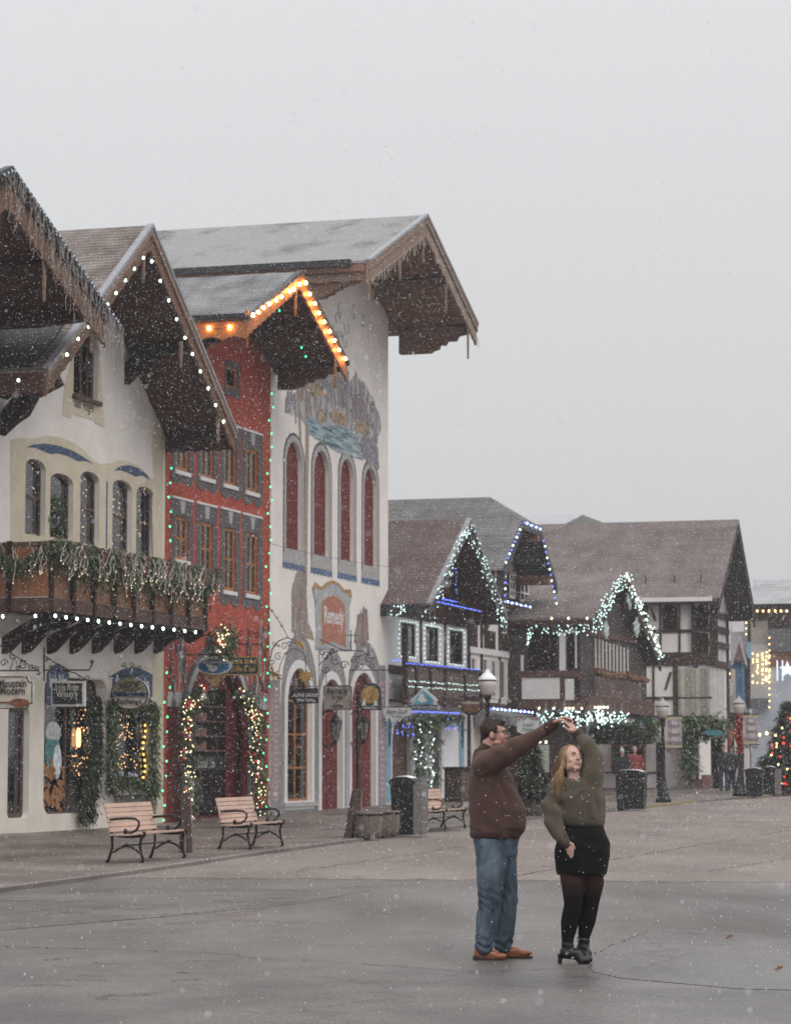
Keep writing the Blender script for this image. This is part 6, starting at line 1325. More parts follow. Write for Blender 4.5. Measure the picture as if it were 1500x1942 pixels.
# lit little tree and warm lights in the garlanded window, warm lamps in the wide one
lt = thing('lit_tree', 'small tree dotted with orange lights standing in the garlanded shop window', 'tree', sx(235, -.22), -.22, 1.2); b = MB(dg[0]); x0_, z0_ = fp(232, 1460, -.22)
def ltp(rr): z = rr.random(); return (x0_+rr.uniform(-1, 1)*.75*(1-z), -.22+rr.uniform(-.05, .05), z0_+z*2.0)
foliage(b, ltp, 420, .17, random.Random(1), dg, .4, .014); b.build('foliage', lt, fix=False)
rr = random.Random(12); add_bulbs(lt, [(x0_+rr.uniform(-.75, .75)*(1-z), -.16, z0_+z*2.0) for z in [rr.random() for _ in range(62)]], 'amber', (1, .55, .22), 2.6, .012)
light_string('amber bulbs hanging down the right side of the garlanded shop window', [(sx(276, -.1)+.05*sin(k), -.12+.02*cos(k), zy(276, 1372+k*11, -.1)) for k in range(11)], 'amber_big', (1, .6, .15), 3, .024)
snw = MB(snowm); snw.smooth = True; x1_, z1_ = fp(245, 1474, -.2)
for k in range(7): snw.ell((x1_+rr.uniform(-.7, .7), -.2, z1_+rr.uniform(-.02, .08)), (.22, .05, .1), 8, 6)
single(snw, 'fake_snow', 'heap of white fake snow under the lit little tree in the shop window', 'decoration', org=(x1_, -.2, z1_))
gl2 = mat('window_amber_glow', (1, .50, .2), emis=.5, sample=False); 
ab_ = mat('amber_backdrop', (.42, .20, .09), .9, .5, 1.5, col2=(.12, .08, .07)); nb_ = ab_.node_tree; nb_.links.new([x for x in nb_.nodes if x.type == 'VALTORGB'][0].outputs[0], nb_.nodes['Principled BSDF'].inputs['Emission Color']); nb_.nodes['Principled BSDF'].inputs['Emission Strength'].default_value = .55   # the lit inside of the window
bd = MB(ab_); s0, s1 = min(q_[0] for q_ in h_w3)-.1, max(q_[0] for q_ in h_w3)+.02; bd.box(s0, s1+.03, -.5, -.53, 1.0, 4.6); bd.box(s1, s1+.03, -.125, -.499, 1.0, 4.6)
b = MB(mat('brown_box_lining', (.12, .055, .03), .9, .5, 1.2)); e_ = max(q_[0] for q_ in h_w2)+.02; b.box(sx(129, -.3), e_+.03, -.62, -.66, .3, 4.8); b.box(e_, e_+.03, -.23, -.619, .3, 4.8); b.box(min(q_[0] for q_ in h_d1), max(q_[0] for q_ in h_d1)-.1, -.3, -.33, .12, 3.6); single(b, 'display_lining', 'brown lining board inside the wide shop window behind the dark garland', 'backdrop', org=(e_, -.6, .3))
single(bd, 'backdrop', 'amber and grey backdrop board behind the lit little tree', 'backdrop', org=((s0+s1)/2, -.5, 1.0))
t = thing('candle_lantern', 'glowing tall candle lamp inside the wide window left of the dark garland', 'lamp', sx(149, -.2), -.2, 3)
x_, z_ = fp(149, 1400, -.2); b = MB(mat('candle_glow', (1, .5, .2), emis=3.5)); b.smooth = True; b.lathe([(.03, -.2), (.05, -.15), (.05, .1), (.04, .18), (.01, .22)], (x_, -.2, z_), 10); b.build('glow', t); b = MB(iron); b.lathe([(.14, -.34), (.14, -.28)], (x_, -.2, z_), 10); b.build('base', t)
rr = random.Random(6); P = [fp(rr.uniform(138, 172), rr.uniform(1345, 1480), -.2) for k in range(34)]
icicles('tiny amber lights scattered inside the wide shop window beside the dark garland', [(a, -.2, c) for a, c in P], 'amber', (1, .55, .22), 2.6, .012, wire=False, group='indoor fairy lights')
P = [fp(x+rr.uniform(-3, 3), y, -.02) for x in (66, 160, 166, 218, 226, 232, 264, 270, 276) for y in [rr.uniform(870 if x < 200 else 915, 1015 if x < 200 else 1040) for _ in range(5)]]
icicles('tiny warm lights in the upper windows above the balcony', [(a, -.06, c) for a, c in P], 'amber_soft', (1, .72, .42), 1.1, .010, wire=False, group='indoor fairy lights')
x_, z_ = fp(108, 1005, -.1)
def wr_f(rr): a = rr.uniform(0, 2*pi); return (sx(104, -.02)+.36*cos(a)+rr.gauss(0, .08), -.05+rr.uniform(-.03, .06), zy(104, 980, 0)+.36*sin(a)+rr.gauss(0, .06))
garland_region('round fir wreath hanging in the balcony door', wr_f, 260, .12, cat='wreath', at=(sx(109), -.05, 6.6), name='wreath')
# wall lanterns on the mural building
for px, lab in ((617, 'black wall lantern between the first and second dark red doors, under the square pale sign'), (671, 'black wall lantern right of the second dark red door, under the round golden sign')):
    s_ = sx(px-8); t = thing('wall_lantern', lab, 'lantern', s_, .02, zy(px, 1380), 'wall lanterns'); zc = zy(px, 1383, .4)
    b = MB(iron); b.tube([(s_, .0, zc-.35), (s_, .12, zc-.46), (s_, .3, zc-.45), (s_, .42, zc-.3)], .025, 6); b.tube([(s_, .0, zc+.4), (s_, .15, zc+.5), (s_, .35, zc+.5), (s_, .42, zc+.4)], .02, 6); b.lathe([(.02, .45), (.05, .38), (.19, .22), (.2, .18)], (s_, .42, zc), 6); b.lathe([(.08, -.3), (.04, -.36), (.02, -.42)], (s_, .42, zc), 6)
    for k in range(6): a = 2*pi*(k+.5)/6; b.tube([(s_+.17*cos(a), .42+.17*sin(a), zc+.19), (s_+.08*cos(a), .42+.08*sin(a), zc-.3)], .014, 4)
    b.build('frame', t); b = MB(mat('lantern_glass', (.20, .18, .17), .2, .2, 4, spec=.6)); b.lathe([(.07, -.29), (.15, .17)], (s_, .42, zc), 6); b.build('pane', t)
s_ = sx(668, .35); b = MB(iron); b.lathe([(.1, 0), (.1, .08), (.05, .12), (.045, 3.3), (.07, 3.35)], (s_, .5, .08), 10)
single(b, 'iron_post', 'slim black iron post between the second and third dark red doors', 'post', org=(s_, .5, .08))
# ================================================================ HANGING SIGNS
bk = mat('sign_black', (.018, .022, .022), .5, .2, 8); wh = mat('sign_cream', (.58, .53, .46), .7, .1, 5); navy = mat('sign_navy', (.03, .05, .10), .6, .2, 6); gold = mat('sign_gold', (.42, .27, .09), .45, .2, 8)
inkm = mat('sign_ink', (.03, .028, .028), .6); wtx = mat('sign_letter_white', (.6, .59, .57), .6)
def scroll(x, y, r, turns, a0, dirn=1, n=18): return [(x+r*(1-k/n*.8)*cos(a0+dirn*turns*2*pi*k/n), y-r*(1-k/n*.8)*sin(a0+dirn*turns*2*pi*k/n)) for k in range(n+1)]
def oval(cx, cy, rx, ry, n=28): return [(cx+rx*cos(2*pi*k/n), cy+ry*sin(2*pi*k/n)) for k in range(n)]
S1 = -.9
def spoon(bd, s):
    b = MB(mat('spoon_wood', (.22, .085, .035), .6, .3, 10)); b.cross(SP(oval(38, 1333, 18, 8), s), s-.03, s-.001); b.cross(SP([(-14, 1331), (22, 1331), (22, 1334), (-14, 1334)], s), s-.028, s-.001); b.build('painted_spoon', bd)
flat_sign('hanging_sign', 'pale hanging sign with black lettering and a wooden spoon, cut off by the left edge', [(-60, 1283), (52, 1283), (55, 1292), (62, 1294), (62, 1334), (55, 1336), (52, 1345), (-60, 1345)], S1, wh, border=iron, bw=.02,
    txt=(('Mountain', 25, 1297, .31, inkm, .78), ('Modern', 25, 1311, .31, inkm, .85)), extra=spoon,
    arm=[([(-30, 1272), (70, 1272), (75, 1276), (73, 1280), (68, 1278)], .016), ([(-10, 1218), (4, 1228), (60, 1266), (72, 1272)], .012)]+[(scroll(x, y, r, 1.2, a), .011) for x, y, r, a in ((6, 1258, 8, 0), (24, 1245, 7, 2), (44, 1262, 9, 1), (58, 1264, 6, 3), (33, 1268, 5, 0), (70, 1267, 5, 2))]+[([(18, 1270), (26, 1246), (34, 1268), (40, 1250)], .012)])
S2 = sx(81)
flat_sign('hanging_sign', 'black hanging board with white script in a white frame, between the two blue painted panels', [(97, 1292), (161, 1292), (161, 1340), (97, 1340)], S2, wtx,
    txt=(), extra=lambda bd, s: [MB(bk).cross(SP([(100, 1296), (156, 1296), (156, 1336), (100, 1336)], s), s-.02, s-.001).build('panel', bd), MB(wtx).text('Icicle Ridge', .19, (s-.025, *sp(128, 1304, s)), (0, 1, 0), (0, 0, 1), squeeze=.62).text('Winery', .2, (s-.025, *sp(128, 1317, s)), (0, 1, 0), (0, 0, 1), squeeze=.8).build('lettering', bd)],
    arm=[([(82, 1228), (82, 1292)], .022), ([(82, 1271), (168, 1271), (173, 1262), (174, 1252)], .016), ([(84, 1244), (110, 1262), (128, 1270)], .012), ([(120, 1272), (140, 1276), (155, 1285), (162, 1288)], .012), (scroll(165, 1286, 5, 1.2, 0), .01), ([(110, 1272), (110, 1292)], .008), ([(148, 1280), (148, 1292)], .008)]+[(scroll(x, y, 4, 1.2, a), .01) for x, y, a in ((88, 1252, 0), (174, 1255, 2), (95, 1266, 1))])
S3 = sx(206)
def insx(bd, s):
    b = MB(mat('olive_paint', (.22, .21, .13), .7, .1, 5)); b.cross(SP([p for p in oval(245, 1315, 33, 29) if p[1] < 1315]+[(212, 1314)], s), s-.02, s-.001); b.build('upper_field', bd)
    b = MB(navy); b.cross(SP([(212, 1314), (280, 1314), (280, 1321), (212, 1321)], s), s-.04, s-.021); [b.cross(SP(oval(x, 1317, 4, 5, 10), s), s-.05, s-.0401) for x in (219, 272)]; b.build('cross_bar', bd)
flat_sign('hanging_sign', 'oval hanging sign with an olive top half, navy bar and cream lower half', oval(246, 1316, 36, 31), S3, wh, border=iron, bw=.03, txt=(('INSIDE', 246, 1301, .30, inkm, .85), ('a world of', 246, 1310, .12, inkm, 1.1), ('Exchange', 246, 1331, .22, inkm, 1.1)), extra=insx,
    arm=[([(205, 1269), (205, 1330)], .02), ([(205, 1283), (246, 1283), (262, 1281)], .014), ([(246, 1283), (246, 1286)], .01)]+[(scroll(x, y, 5, 1.1, a), .01) for x, y, a in ((226, 1278, 0), (236, 1262, 1), (250, 1259, 2), (262, 1268, 0), (246, 1272, 3))]+[([(228, 1262), (240, 1268), (252, 1264), (266, 1270)], .01)])
S4 = sx(350)
def cheese(bd, s):
    b = MB(mat('cheese_yellow', (.48, .34, .13), .6, .1, 6)); b.cross(SP([(385, 1274), (392, 1268), (424, 1268), (427, 1276), (426, 1284), (410, 1296), (406, 1302), (395, 1294), (386, 1284)], s), s+.062, s+.09); 
    for x, y, r in ((397, 1286, 3), (418, 1287, 3), (407, 1293, 2), (390, 1279, 2)): b.cross(SP(oval(x, y, r, r*.9, 10), s), s+.058, s+.0619, mat('cheese_hole', (.20, .18, .15), .8))
    b.build('cheese_cutout', bd)
    b = MB(mat('mouse_grey', (.45, .46, .50), .7, .1, 5)); b.cross(SP(oval(407, 1268, 9, 6, 14), s), s-.13, s-.091); b.cross(SP(oval(399, 1263, 4, 3, 10), s), s-.13, s-.091); b.build('small_animal_cutout', bd)
flat_sign('hanging_sign', 'round blue hanging sign with white lettering and a yellow cheese wedge cut-out', oval(406, 1264, 33, 16), S4, mat('sign_bright_blue', (.03, .16, .36), .55, .12, 5), border=wtx, bw=.03, txt=(('The Cheesemonger\'s Shop', 406, 1256, .165, wtx, .85),), extra=cheese,
    arm=[([(350, 1242), (440, 1242)], .018), ([(385, 1242), (385, 1252)], .008), ([(428, 1242), (428, 1252)], .008)])
flat_sign('hanging_sign', 'long dark green hanging board with gold lettering right of the round blue sign', [(431, 1245), (488, 1245), (492, 1250), (492, 1276), (488, 1281), (431, 1281)], S4+2.2, mat('sign_dark_green', (.015, .045, .045), .55, .2, 6), border=gold, bw=.03, txt=(('Front Street', 463, 1255, .26, gold, .8), ('Gifts & Spa', 463, 1269, .26, gold, .8)),
    arm=[([(438, 1222), (498, 1222)], .016), ([(440, 1208), (452, 1219), (460, 1222)], .012), ([(468, 1222), (468, 1245)], .008)]+[(scroll(x, y, r, 1.1, a), .011) for x, y, r, a in ((456, 1202, 6, 0), (478, 1202, 8, 2), (486, 1206, 6, 1))])
S5 = sx(509)
mb_ = flat_sign('hanging_sign', 'small black hanging board with white capitals left of the square pale sign', [(556, 1307), (602, 1305), (603, 1334), (556, 1336)], S5+.25, bk, txt=(('ALPINE GROUP', 580, 1319, .17, wtx, .9), ('Wine Tasting', 580, 1328, .15, wtx, .9)), arm=[([(604, 1302), (556, 1303)], .012)])
t = thing('moon_bracket', 'curly iron bracket with a golden crescent moon and sun beside the red building', 'bracket', S5, 0, zy(510, 1280)); b = MB(iron)
def T5(Q, r=.016): b.tube([(S5, *sp(x, y, S5)) for x, y in Q], r, 5)
T5([(509, 1300), (510, 1260), (516, 1232), (528, 1216), (545, 1209), (556, 1214), (563, 1224)]); T5([(526, 1290), (531, 1262), (540, 1240), (556, 1230), (570, 1234), (579, 1244), (580, 1275)], .012); T5([(509, 1150), (530, 1180), (546, 1208)], .01)
for x, y, r, a in ((540, 1226, 8, 0), (528, 1246, 8, 1), (516, 1255, 7, 2), (522, 1222, 5, 2), (550, 1222, 6, 0)): T5(scroll(x, y, r, 1.2, a), .011)
b.build('ironwork', t); b = MB(gold); b.cross(SP([(560, 1214), (570, 1216), (577, 1226), (580, 1238), (572, 1229), (562, 1222)], S5), S5-.04, S5+.04); b.build('crescent', t)
b = MB(gold); cxx, cyy = 580, 1283; b.cross(SP([(cxx+(15 if k % 2 == 0 else 8)*cos(pi*k/9), cyy+(13 if k % 2 == 0 else 8)*sin(pi*k/9)) for k in range(18)], S5), S5-.04, S5+.04); b.build('sun', t)
b = MB(gold)
for x, y in ((516, 1159), (525, 1172), (534, 1187), (528, 1225), (543, 1240)): c = sp(x, y, S5); b.prism([(S5, c[0]+(.05 if k % 2 == 0 else .02)*cos(pi*k/5), c[1]+(.05 if k % 2 == 0 else .02)*sin(pi*k/5)) for k in range(10)], (.03, 0, 0))
b.build('stars', t); b = MB(gold); R = random.Random(2)
for k in range(22): a = R.uniform(0, 6.3); c = sp(519, 1277, S5); b.tube([(S5, c[0], c[1]), (S5+R.uniform(-.2, .2), c[0]+.28*cos(a)*R.uniform(.6, 1), c[1]+.3*sin(a)*R.uniform(.6, 1))], .014, 4)
b.build('thistle', t)
S6 = sx(604)
flat_sign('hanging_sign', 'square pale sign with old-style black lettering under curled ironwork', rrx if False else [(613, 1303), (616, 1300), (664, 1300), (667, 1303), (667, 1344), (664, 1347), (616, 1347), (613, 1344)], S6, mat('sign_beige', (.27, .235, .21), .75, .1, 5), border=iron, bw=.02, txt=(('Remedy', 640, 1311, .33, inkm, .85), ('Forest', 640, 1323, .2, inkm, .9), ('+', 640, 1331, .16, inkm, 1), ('Home', 640, 1339, .22, inkm, .9)),
    arm=[([(603, 1190), (603, 1310)], .03), ([(604, 1212), (625, 1222), (655, 1235)], .014), ([(604, 1262), (625, 1240), (645, 1233), (690, 1235)], .016), ([(618, 1270), (618, 1300)], .01), ([(662, 1270), (662, 1300)], .01), ([(660, 1205), (670, 1205)], .012), ([(665, 1195), (665, 1235)], .016), ([(652, 1205), (680, 1205)], .008)]+[(scroll(x, y, r, 1.2, a), .014) for x, y, r, a in ((618, 1245, 10, 0), (612, 1238, 7, 1), (636, 1254, 9, 2), (618, 1270, 8, 3), (652, 1262, 9, 0), (630, 1236, 6, 1))])
def gring(bd, s):
    b = MB(mat('globe_amber', (.42, .25, .08), .6, .3, 5)); b.cross(SP(oval(702, 1318, 17, 16), s), s-.03, s-.001); b.build('amber_disc', bd)
    b = MB(mat('amber_dark', (.12, .06, .02), .7)); R = random.Random(3)
    for k in range(26): a = R.uniform(0, 6.3); r = R.uniform(2, 11); b.cross(SP([(702+r*cos(a), 1318+r*sin(a)), (704+r*cos(a), 1317+r*sin(a)), (703+r*1.3*cos(a), 1320+r*1.2*sin(a))], s), s-.036, s-.0301)
    b.build('painted_tree', bd)
    b = MB(wtx); [b.cross(SP([(x-4, 1339), (x-3, 1332), (x, 1327), (x+3, 1332), (x+4, 1339)], s), s-.05, s-.0371) for x in (691, 713)]; b.build('snowy_peaks', bd)
flat_sign('hanging_sign', 'arched hanging sign with a golden disc and two little white figures', [(682, 1347), (682, 1316), (685, 1304), (694, 1297), (703, 1295), (712, 1297), (720, 1304), (723, 1316), (723, 1347)], sx(664), mat('sign_slate', (.05, .07, .08), .6, .2, 6), border=iron, bw=.02, extra=gring, txt=(('Schnee Haus', 702, 1343, .12, wtx, 1),),
    arm=[([(660, 1200), (660, 1320)], .03), ([(662, 1271), (746, 1271)], .016), ([(664, 1255), (690, 1240), (705, 1243), (708, 1252)], .014), ([(690, 1271), (690, 1296)], .01), ([(716, 1271), (716, 1296)], .01), ([(698, 1225), (698, 1243)], .012)]+[(scroll(x, y, r, 1.2, a), .013) for x, y, r, a in ((672, 1252, 9, 0), (684, 1262, 8, 2), (700, 1250, 9, 1), (704, 1262, 6, 3), (676, 1268, 5, 0))])
flat_sign('hanging_sign', 'white scroll-shaped hanging sign with faded blue lettering left of the litter bin', [(726, 1348), (730, 1343), (776, 1343), (780, 1348), (779, 1356), (770, 1358), (762, 1363), (757, 1370), (750, 1364), (744, 1370), (738, 1362), (728, 1358)], 26.3, wtx, txt=(('Alpen Dorf', 753, 1350, .25, mat('faded_blue', (.12, .2, .3), .7), .85), ('Boutique', 753, 1359, .15, MT['faded_blue'], .9)), arm=[([(722, 1345), (722, 1400)], .02), ([(722, 1341), (780, 1341)], .012), (scroll(728, 1372, 8, 1.2, 1), .014), (scroll(745, 1376, 6, 1.1, 0), .012)])
def dia(bd, s):
    b = MB(mat('sign_sky_blue', (.10, .30, .42), .6, .3, 3)); b.cross(SP([(803, 1309), (824, 1329), (820, 1336), (786, 1336), (784, 1329)], s), s-.04, s-.001); b.cross(SP([(797, 1318), (803, 1315), (805, 1323), (812, 1330), (800, 1333), (793, 1328)], s), s-.05, s-.0401, wtx); b.build('painted_scene', bd)
    b = MB(navy); b.cross(SP([(779, 1338), (831, 1337), (831, 1345), (779, 1346)], s), s-.06, s-.001); b.text('Front Street Bakery', .14, (s-.065, *sp(805, 1341.5, s)), (0, 1, 0), (0, 0, 1), mat=wtx, squeeze=1); b.build('name_strip', bd)
flat_sign('hanging_sign', 'diamond-shaped blue sign with a white edge and a navy name strip', [(803, 1303), (830, 1328), (826, 1334), (832, 1338), (832, 1346), (778, 1347), (778, 1338), (783, 1333), (779, 1329)], 26.6, wtx, extra=dia, arm=[([(790, 1300), (835, 1300)], .012), ([(803, 1300), (803, 1303)], .01)])
flat_sign('hanging_sign', 'oval brown sign with carved reddish lettering just left of the lamp globe', oval(894, 1340, 22, 17), 31.5, mat('sign_brown', (.12, .06, .045), .7, .3, 8), border=timber, bw=.06, txt=(('Nussknacker', 894, 1333, .2, wh, .8), ('Haus', 894, 1346, .3, mat('sign_tan', (.25, .13, .06), .7), 1)), arm=[([(870, 1322), (915, 1322)], .02)])
flat_sign('hanging_sign', 'white castle-shaped sign with pink turrets behind the man\'s head', [(980, 1388), (980, 1366), (984, 1358), (988, 1366), (994, 1368), (1000, 1362), (1008, 1368), (1014, 1366), (1018, 1356), (1021, 1366), (1021, 1388), (1012, 1392), (1000, 1396), (990, 1392)], 36.8, wtx, txt=(('Sweet', 1001, 1375, .22, mat('faded_teal', (.12, .22, .26), .7), 1), ('Shoppe', 1001, 1384, .2, MT['faded_teal'], .9)), extra=lambda bd, s: [MB(mat('turret_pink', (.4, .2, .22), .7)).cross(SP(q, s), s-.03, s-.001).build('turret_roof', bd) for q in ([(980, 1366), (984, 1356), (988, 1366)], [(1014, 1366), (1018, 1355), (1022, 1366)])], arm=[([(975, 1360), (1024, 1360)], .015)])
# ================================================================ PEOPLE
from mathutils import noise as mnoise
def organic(name, build, m, parent, vox=.006, smooth=6, disp=None, sm=True):
    """overlapping closed volumes grown together into one continuous surface"""
    b = MB(m); build(b); me = bpy.data.meshes.new(name); me.from_pydata(b.v, [], b.f)
    bm = bmesh.new(); bm.from_mesh(me); bmesh.ops.recalc_face_normals(bm, faces=bm.faces); bm.to_mesh(me); bm.free()
    t = bpy.data.objects.new('t', me); COL.objects.link(t); r = t.modifiers.new('r', 'REMESH'); r.mode = 'VOXEL'; r.voxel_size = vox
    s = t.modifiers.new('s', 'SMOOTH'); s.factor = .5; s.iterations = smooth
    dg_ = bpy.context.evaluated_depsgraph_get(); ev = t.evaluated_get(dg_); m2 = bpy.data.meshes.new_from_object(ev); bpy.data.objects.remove(t); bpy.data.meshes.remove(me)
    if disp:
        m2.update(); ns = [v.normal.copy() for v in m2.vertices]
        for v, n_ in zip(m2.vertices, ns): v.co += n_*disp(v.co)
    m2.materials.clear(); m2.materials.append(m)
    for p in m2.polygons: p.use_smooth = sm
    o = bpy.data.objects.new(name, m2); COL.objects.link(o); o.parent = parent; m2.name = name; return o
def limb(b, pts, rs, n=16):
    # tapering limb with rounded joints
    P = [Vector(p) for p in pts]; Q, S = [], []
    for i in range(len(P)-1):
        for k in range(5): t = k/5; Q.append(P[i].lerp(P[i+1], t)); S.append(rs[i]+(rs[i+1]-rs[i])*t)
    Q.append(P[-1]); S.append(rs[-1]); b.tube(Q, S, n)
    for p, r in zip(P, rs): b.ell(p, r, 14, 10)
def rings(b, R_, n=28):
    # stacked flat rings (cx, cy, z, rx, ry), smoothly filled in between
    Q = []
    for i in range(len(R_)-1):
        for k in range(4): t = k/4; t = t*t*(3-2*t)*.4+t*.6; Q.append([a+(c-a)*t for a, c in zip(R_[i], R_[i+1])])
    Q.append(R_[-1]); vs = [(cx+rx*cos(2*pi*k/n), cy+ry*sin(2*pi*k/n), z) for cx, cy, z, rx, ry in Q for k in range(n)]
    fs = [(i*n+k, i*n+(k+1) % n, (i+1)*n+(k+1) % n, (i+1)*n+k) for i in range(len(Q)-1) for k in range(n)]+[tuple(reversed(range(n))), tuple((len(Q)-1)*n+k for k in range(n))]
    b.add(vs, fs)
def head_volumes(b, M, w=1.0, jaw=1.0):
    rot = M.to_3x3()
    def e(c, r): b.ell(M @ Vector((c[0]*w, c[1], c[2])), (r[0]*w, r[1], r[2]), 18, 12, rot=rot)
    e((0, .015, .145), (.076, .094, .09)); e((0, -.028, .088), (.061, .063, .082)); e((0, -.066, .022), (.027*jaw, .022, .02)); 
    for s in (-1, 1):
        e((s*.034*jaw, -.018, .045), (.03, .05, .032)); e((s*.033, -.056, .083), (.027, .024, .030)); e((s*.011, -.099, .083), (.009, .009, .008)); e((s*.079, .012, .10), (.009, .021, .031))
    e((0, -.078, .137), (.048, .017, .012)); e((0, -.088, .05), (.022, .009, .012))
    b.tube([M @ Vector((0, -.086, .13)), M @ Vector((0, -.099, .108)), M @ Vector((0, -.111, .09))], [.008, .009, .0105], 10); b.ell(M @ Vector((0, -.104, .090)), .011, 10, 8)
def hand_volumes(b, wrist, dirv, side, curl, k=1.0, thumb=1, spread=.1, up=None):
    """palm then four unequal fingers and a thumb; dirv = wrist to knuckles, side = across the palm towards the thumb, curl = the way the fingers bend"""
    d = Vector(dirv).normalized(); s = Vector(side); s = (s-d*s.dot(d)).normalized(); nrm = d.cross(s).normalized(); w = Vector(wrist)
    c = Vector(curl).normalized()
    M3 = Matrix((s, nrm, d)).transposed()
    b.ell(w+d*.045*k, (.038*k, .015*k, .055*k), 14, 10, rot=M3); b.tube([w-d*.03*k, w+d*.03*k], [.026*k, .027*k], 12)
    for i, (off, L, r) in enumerate(((.028, .072, .0092), (.010, .080, .0095), (-.009, .075, .009), (-.027, .060, .008))):
        p0 = w+d*(.085-.004*abs(i-1.2))*k+s*off*k; d1 = (d+s*(off*spread*8)+c*.35).normalized(); d2 = (d+c*(1.1+.12*i)).normalized(); d3 = (d*.6+c*(1.5+.1*i)).normalized()
        p1 = p0+d1*L*.45*k; p2 = p1+d2*L*.33*k; p3 = p2+d3*L*.24*k
        b.tube([p0-d*.02*k, p0, p1, p2, p3], [r*k, r*1.05*k, r*.98*k, r*.88*k, r*.72*k], 10); b.ell(p3, r*.74*k, 8, 6); b.ell(p1, r*1.03*k, 8, 6); b.ell(p2, r*.92*k, 8, 6)
    t0 = w+d*.02*k+s*.026*k; t1 = t0+(d*.5+s*.85+c*.2).normalized()*.035*k; t2 = t1+(d*.9+s*.35+c*.35).normalized()*.03*k; t3 = t2+(d+c*.5).normalized()*.022*k
    b.tube([t0, t1, t2, t3], [.014*k, .0125*k, .0105*k, .008*k], 10); b.ell(t3, .0083*k, 8, 6); b.ell(t1, .0125*k, 8, 6)
def skinmat(name, col, red):
    m = mat(name, col, .5, .09, 9, .15, 90, spec=.4); bs = m.node_tree.nodes['Principled BSDF']; bs.inputs['Subsurface Weight'].default_value = .12; bs.inputs['Subsurface Radius'].default_value = (.012, .005, .003); return m
skin1 = skinmat('ruddy_skin', (.43, .24, .19), 0); skin2 = skinmat('fair_skin', (.50, .31, .25), 0)
def knit(name, col, rib=160, axis='X', amt=.35, var=.1):
    m = mat(name, col, .9, var, 5, 0, spec=.15); n = m.node_tree; bs = n.nodes['Principled BSDF']; tc = n.nodes.new('ShaderNodeTexCoord')
    wv = n.nodes.new('ShaderNodeTexWave'); wv.bands_direction = axis; wv.inputs['Scale'].default_value = rib; wv.inputs['Distortion'].default_value = 1.2; n.links.new(tc.outputs['Object'], wv.inputs['Vector'])
    nz = n.nodes.new('ShaderNodeTexNoise'); nz.inputs['Scale'].default_value = 220; n.links.new(tc.outputs['Object'], nz.inputs['Vector'])
    ad = n.nodes.new('ShaderNodeMath'); n.links.new(wv.outputs['Fac'], ad.inputs[0]); n.links.new(nz.outputs['Fac'], ad.inputs[1])
    bp = n.nodes.new('ShaderNodeBump'); bp.inputs['Strength'].default_value = amt; bp.inputs['Distance'].default_value = .006; n.links.new(ad.outputs[0], bp.inputs['Height']); n.links.new(bp.outputs[0], bs.inputs['Normal'])
    bs.inputs['Sheen Weight'].default_value = .08; bs.inputs['Sheen Roughness'].default_value = .5; return m
brownknit = knit('brown_fine_knit', (.088, .051, .041), 60, 'Z'); ribknit = knit('darker_brown_rib', (.062, .034, .028), 90, 'X', .5); oliveknit = knit('olive_rib_knit', (.10, .083, .062), 38, 'X', .8)
def nz3(p, a, b, c, s=0): return mnoise.noise(Vector((p.x*a+s, p.y*b+s, p.z*c)))
def fold(p, q0, dirv, freq, w=.25):                                  # soft creases radiating from a point
    v = p-Vector(q0); d = v.length; return 0
# ---------------- the man
mg = gnd(945, 1820); man = local('person', 'man in brown sweater, blue jeans and tan shoes raising an arm', 'person', mg, 0)
def mp_(px, py, y=0): return Vector(((px-945)/240, y, (1820-py)/240))
MH = Matrix.Translation(mp_(941, 1425, .0)) @ Matrix.Rotation(radians(80), 4, 'Z') @ Matrix.Rotation(radians(-3), 4, 'X')   # face towards the woman
arm_m = [mp_(928, 1450, -.17), mp_(962, 1434, -.26), mp_(1000, 1410, -.33), mp_(1044, 1383, -.37)]
wr_m = mp_(1044, 1382, -.37); dir_m = (mp_(1064, 1370, -.39)-wr_m)
def man_body(b):
    head_volumes(b, MH, 1.04, 1.15)
    limb(b, [mp_(922, 1437), mp_(931, 1414)], [.062, .058])
    rings(b, [(-.02, 0, .93, .13, .13), (-.01, 0, 1.15, .19, .18), (-.05, 0, 1.35, .165, .19), (-.07, 0, 1.5, .12, .19), (-.085, 0, 1.6, .06, .10)])
    limb(b, arm_m, [.075, .065, .05, .034]); hand_volumes(b, wr_m, dir_m, (.0, -.8, .3), (.5, 0, -1), 1.08)
    limb(b, [(-.07, .2, 1.5), (-.06, .27, 1.22), (-.0, .26, .98)], [.065, .05, .034]); hand_volumes(b, (0, .26, .98), (.02, 0, -1), (1, 0, 0), (.2, -.6, -.3), 1.05)
    limb(b, [(-.04, -.07, .86), mp_(927, 1718, -.09), mp_(917, 1800, -.08)], [.09, .055, .042]); limb(b, [(-.0, .07, .86), mp_(962, 1718, .09), mp_(955, 1798, .1)], [.09, .055, .042])
organic('body', man_body, skin1, man, .0045, 3)
def man_sw(b):
    rings(b, [(-.02, 0, .948, .185, .18), (-.018, 0, .965, .202, .192), (-.002, 0, 1.03, .222, .212), (-.004, 0, 1.16, .226, .215), (-.035, 0, 1.32, .197, .22), (-.062, 0, 1.45, .158, .225), (-.075, 0, 1.545, .125, .20), (-.085, 0, 1.605, .085, .135), (-.088, 0, 1.635, .068, .08)])
    limb(b, [mp_(922, 1462, -.13), mp_(934, 1450, -.2), mp_(964, 1434, -.27), mp_(1001, 1411, -.33), mp_(1042, 1384, -.37)], [.112, .104, .088, .066, .045])
    limb(b, [(-.075, .17, 1.5), (-.06, .26, 1.22), (-.0, .255, 1.0)], [.1, .075, .048])
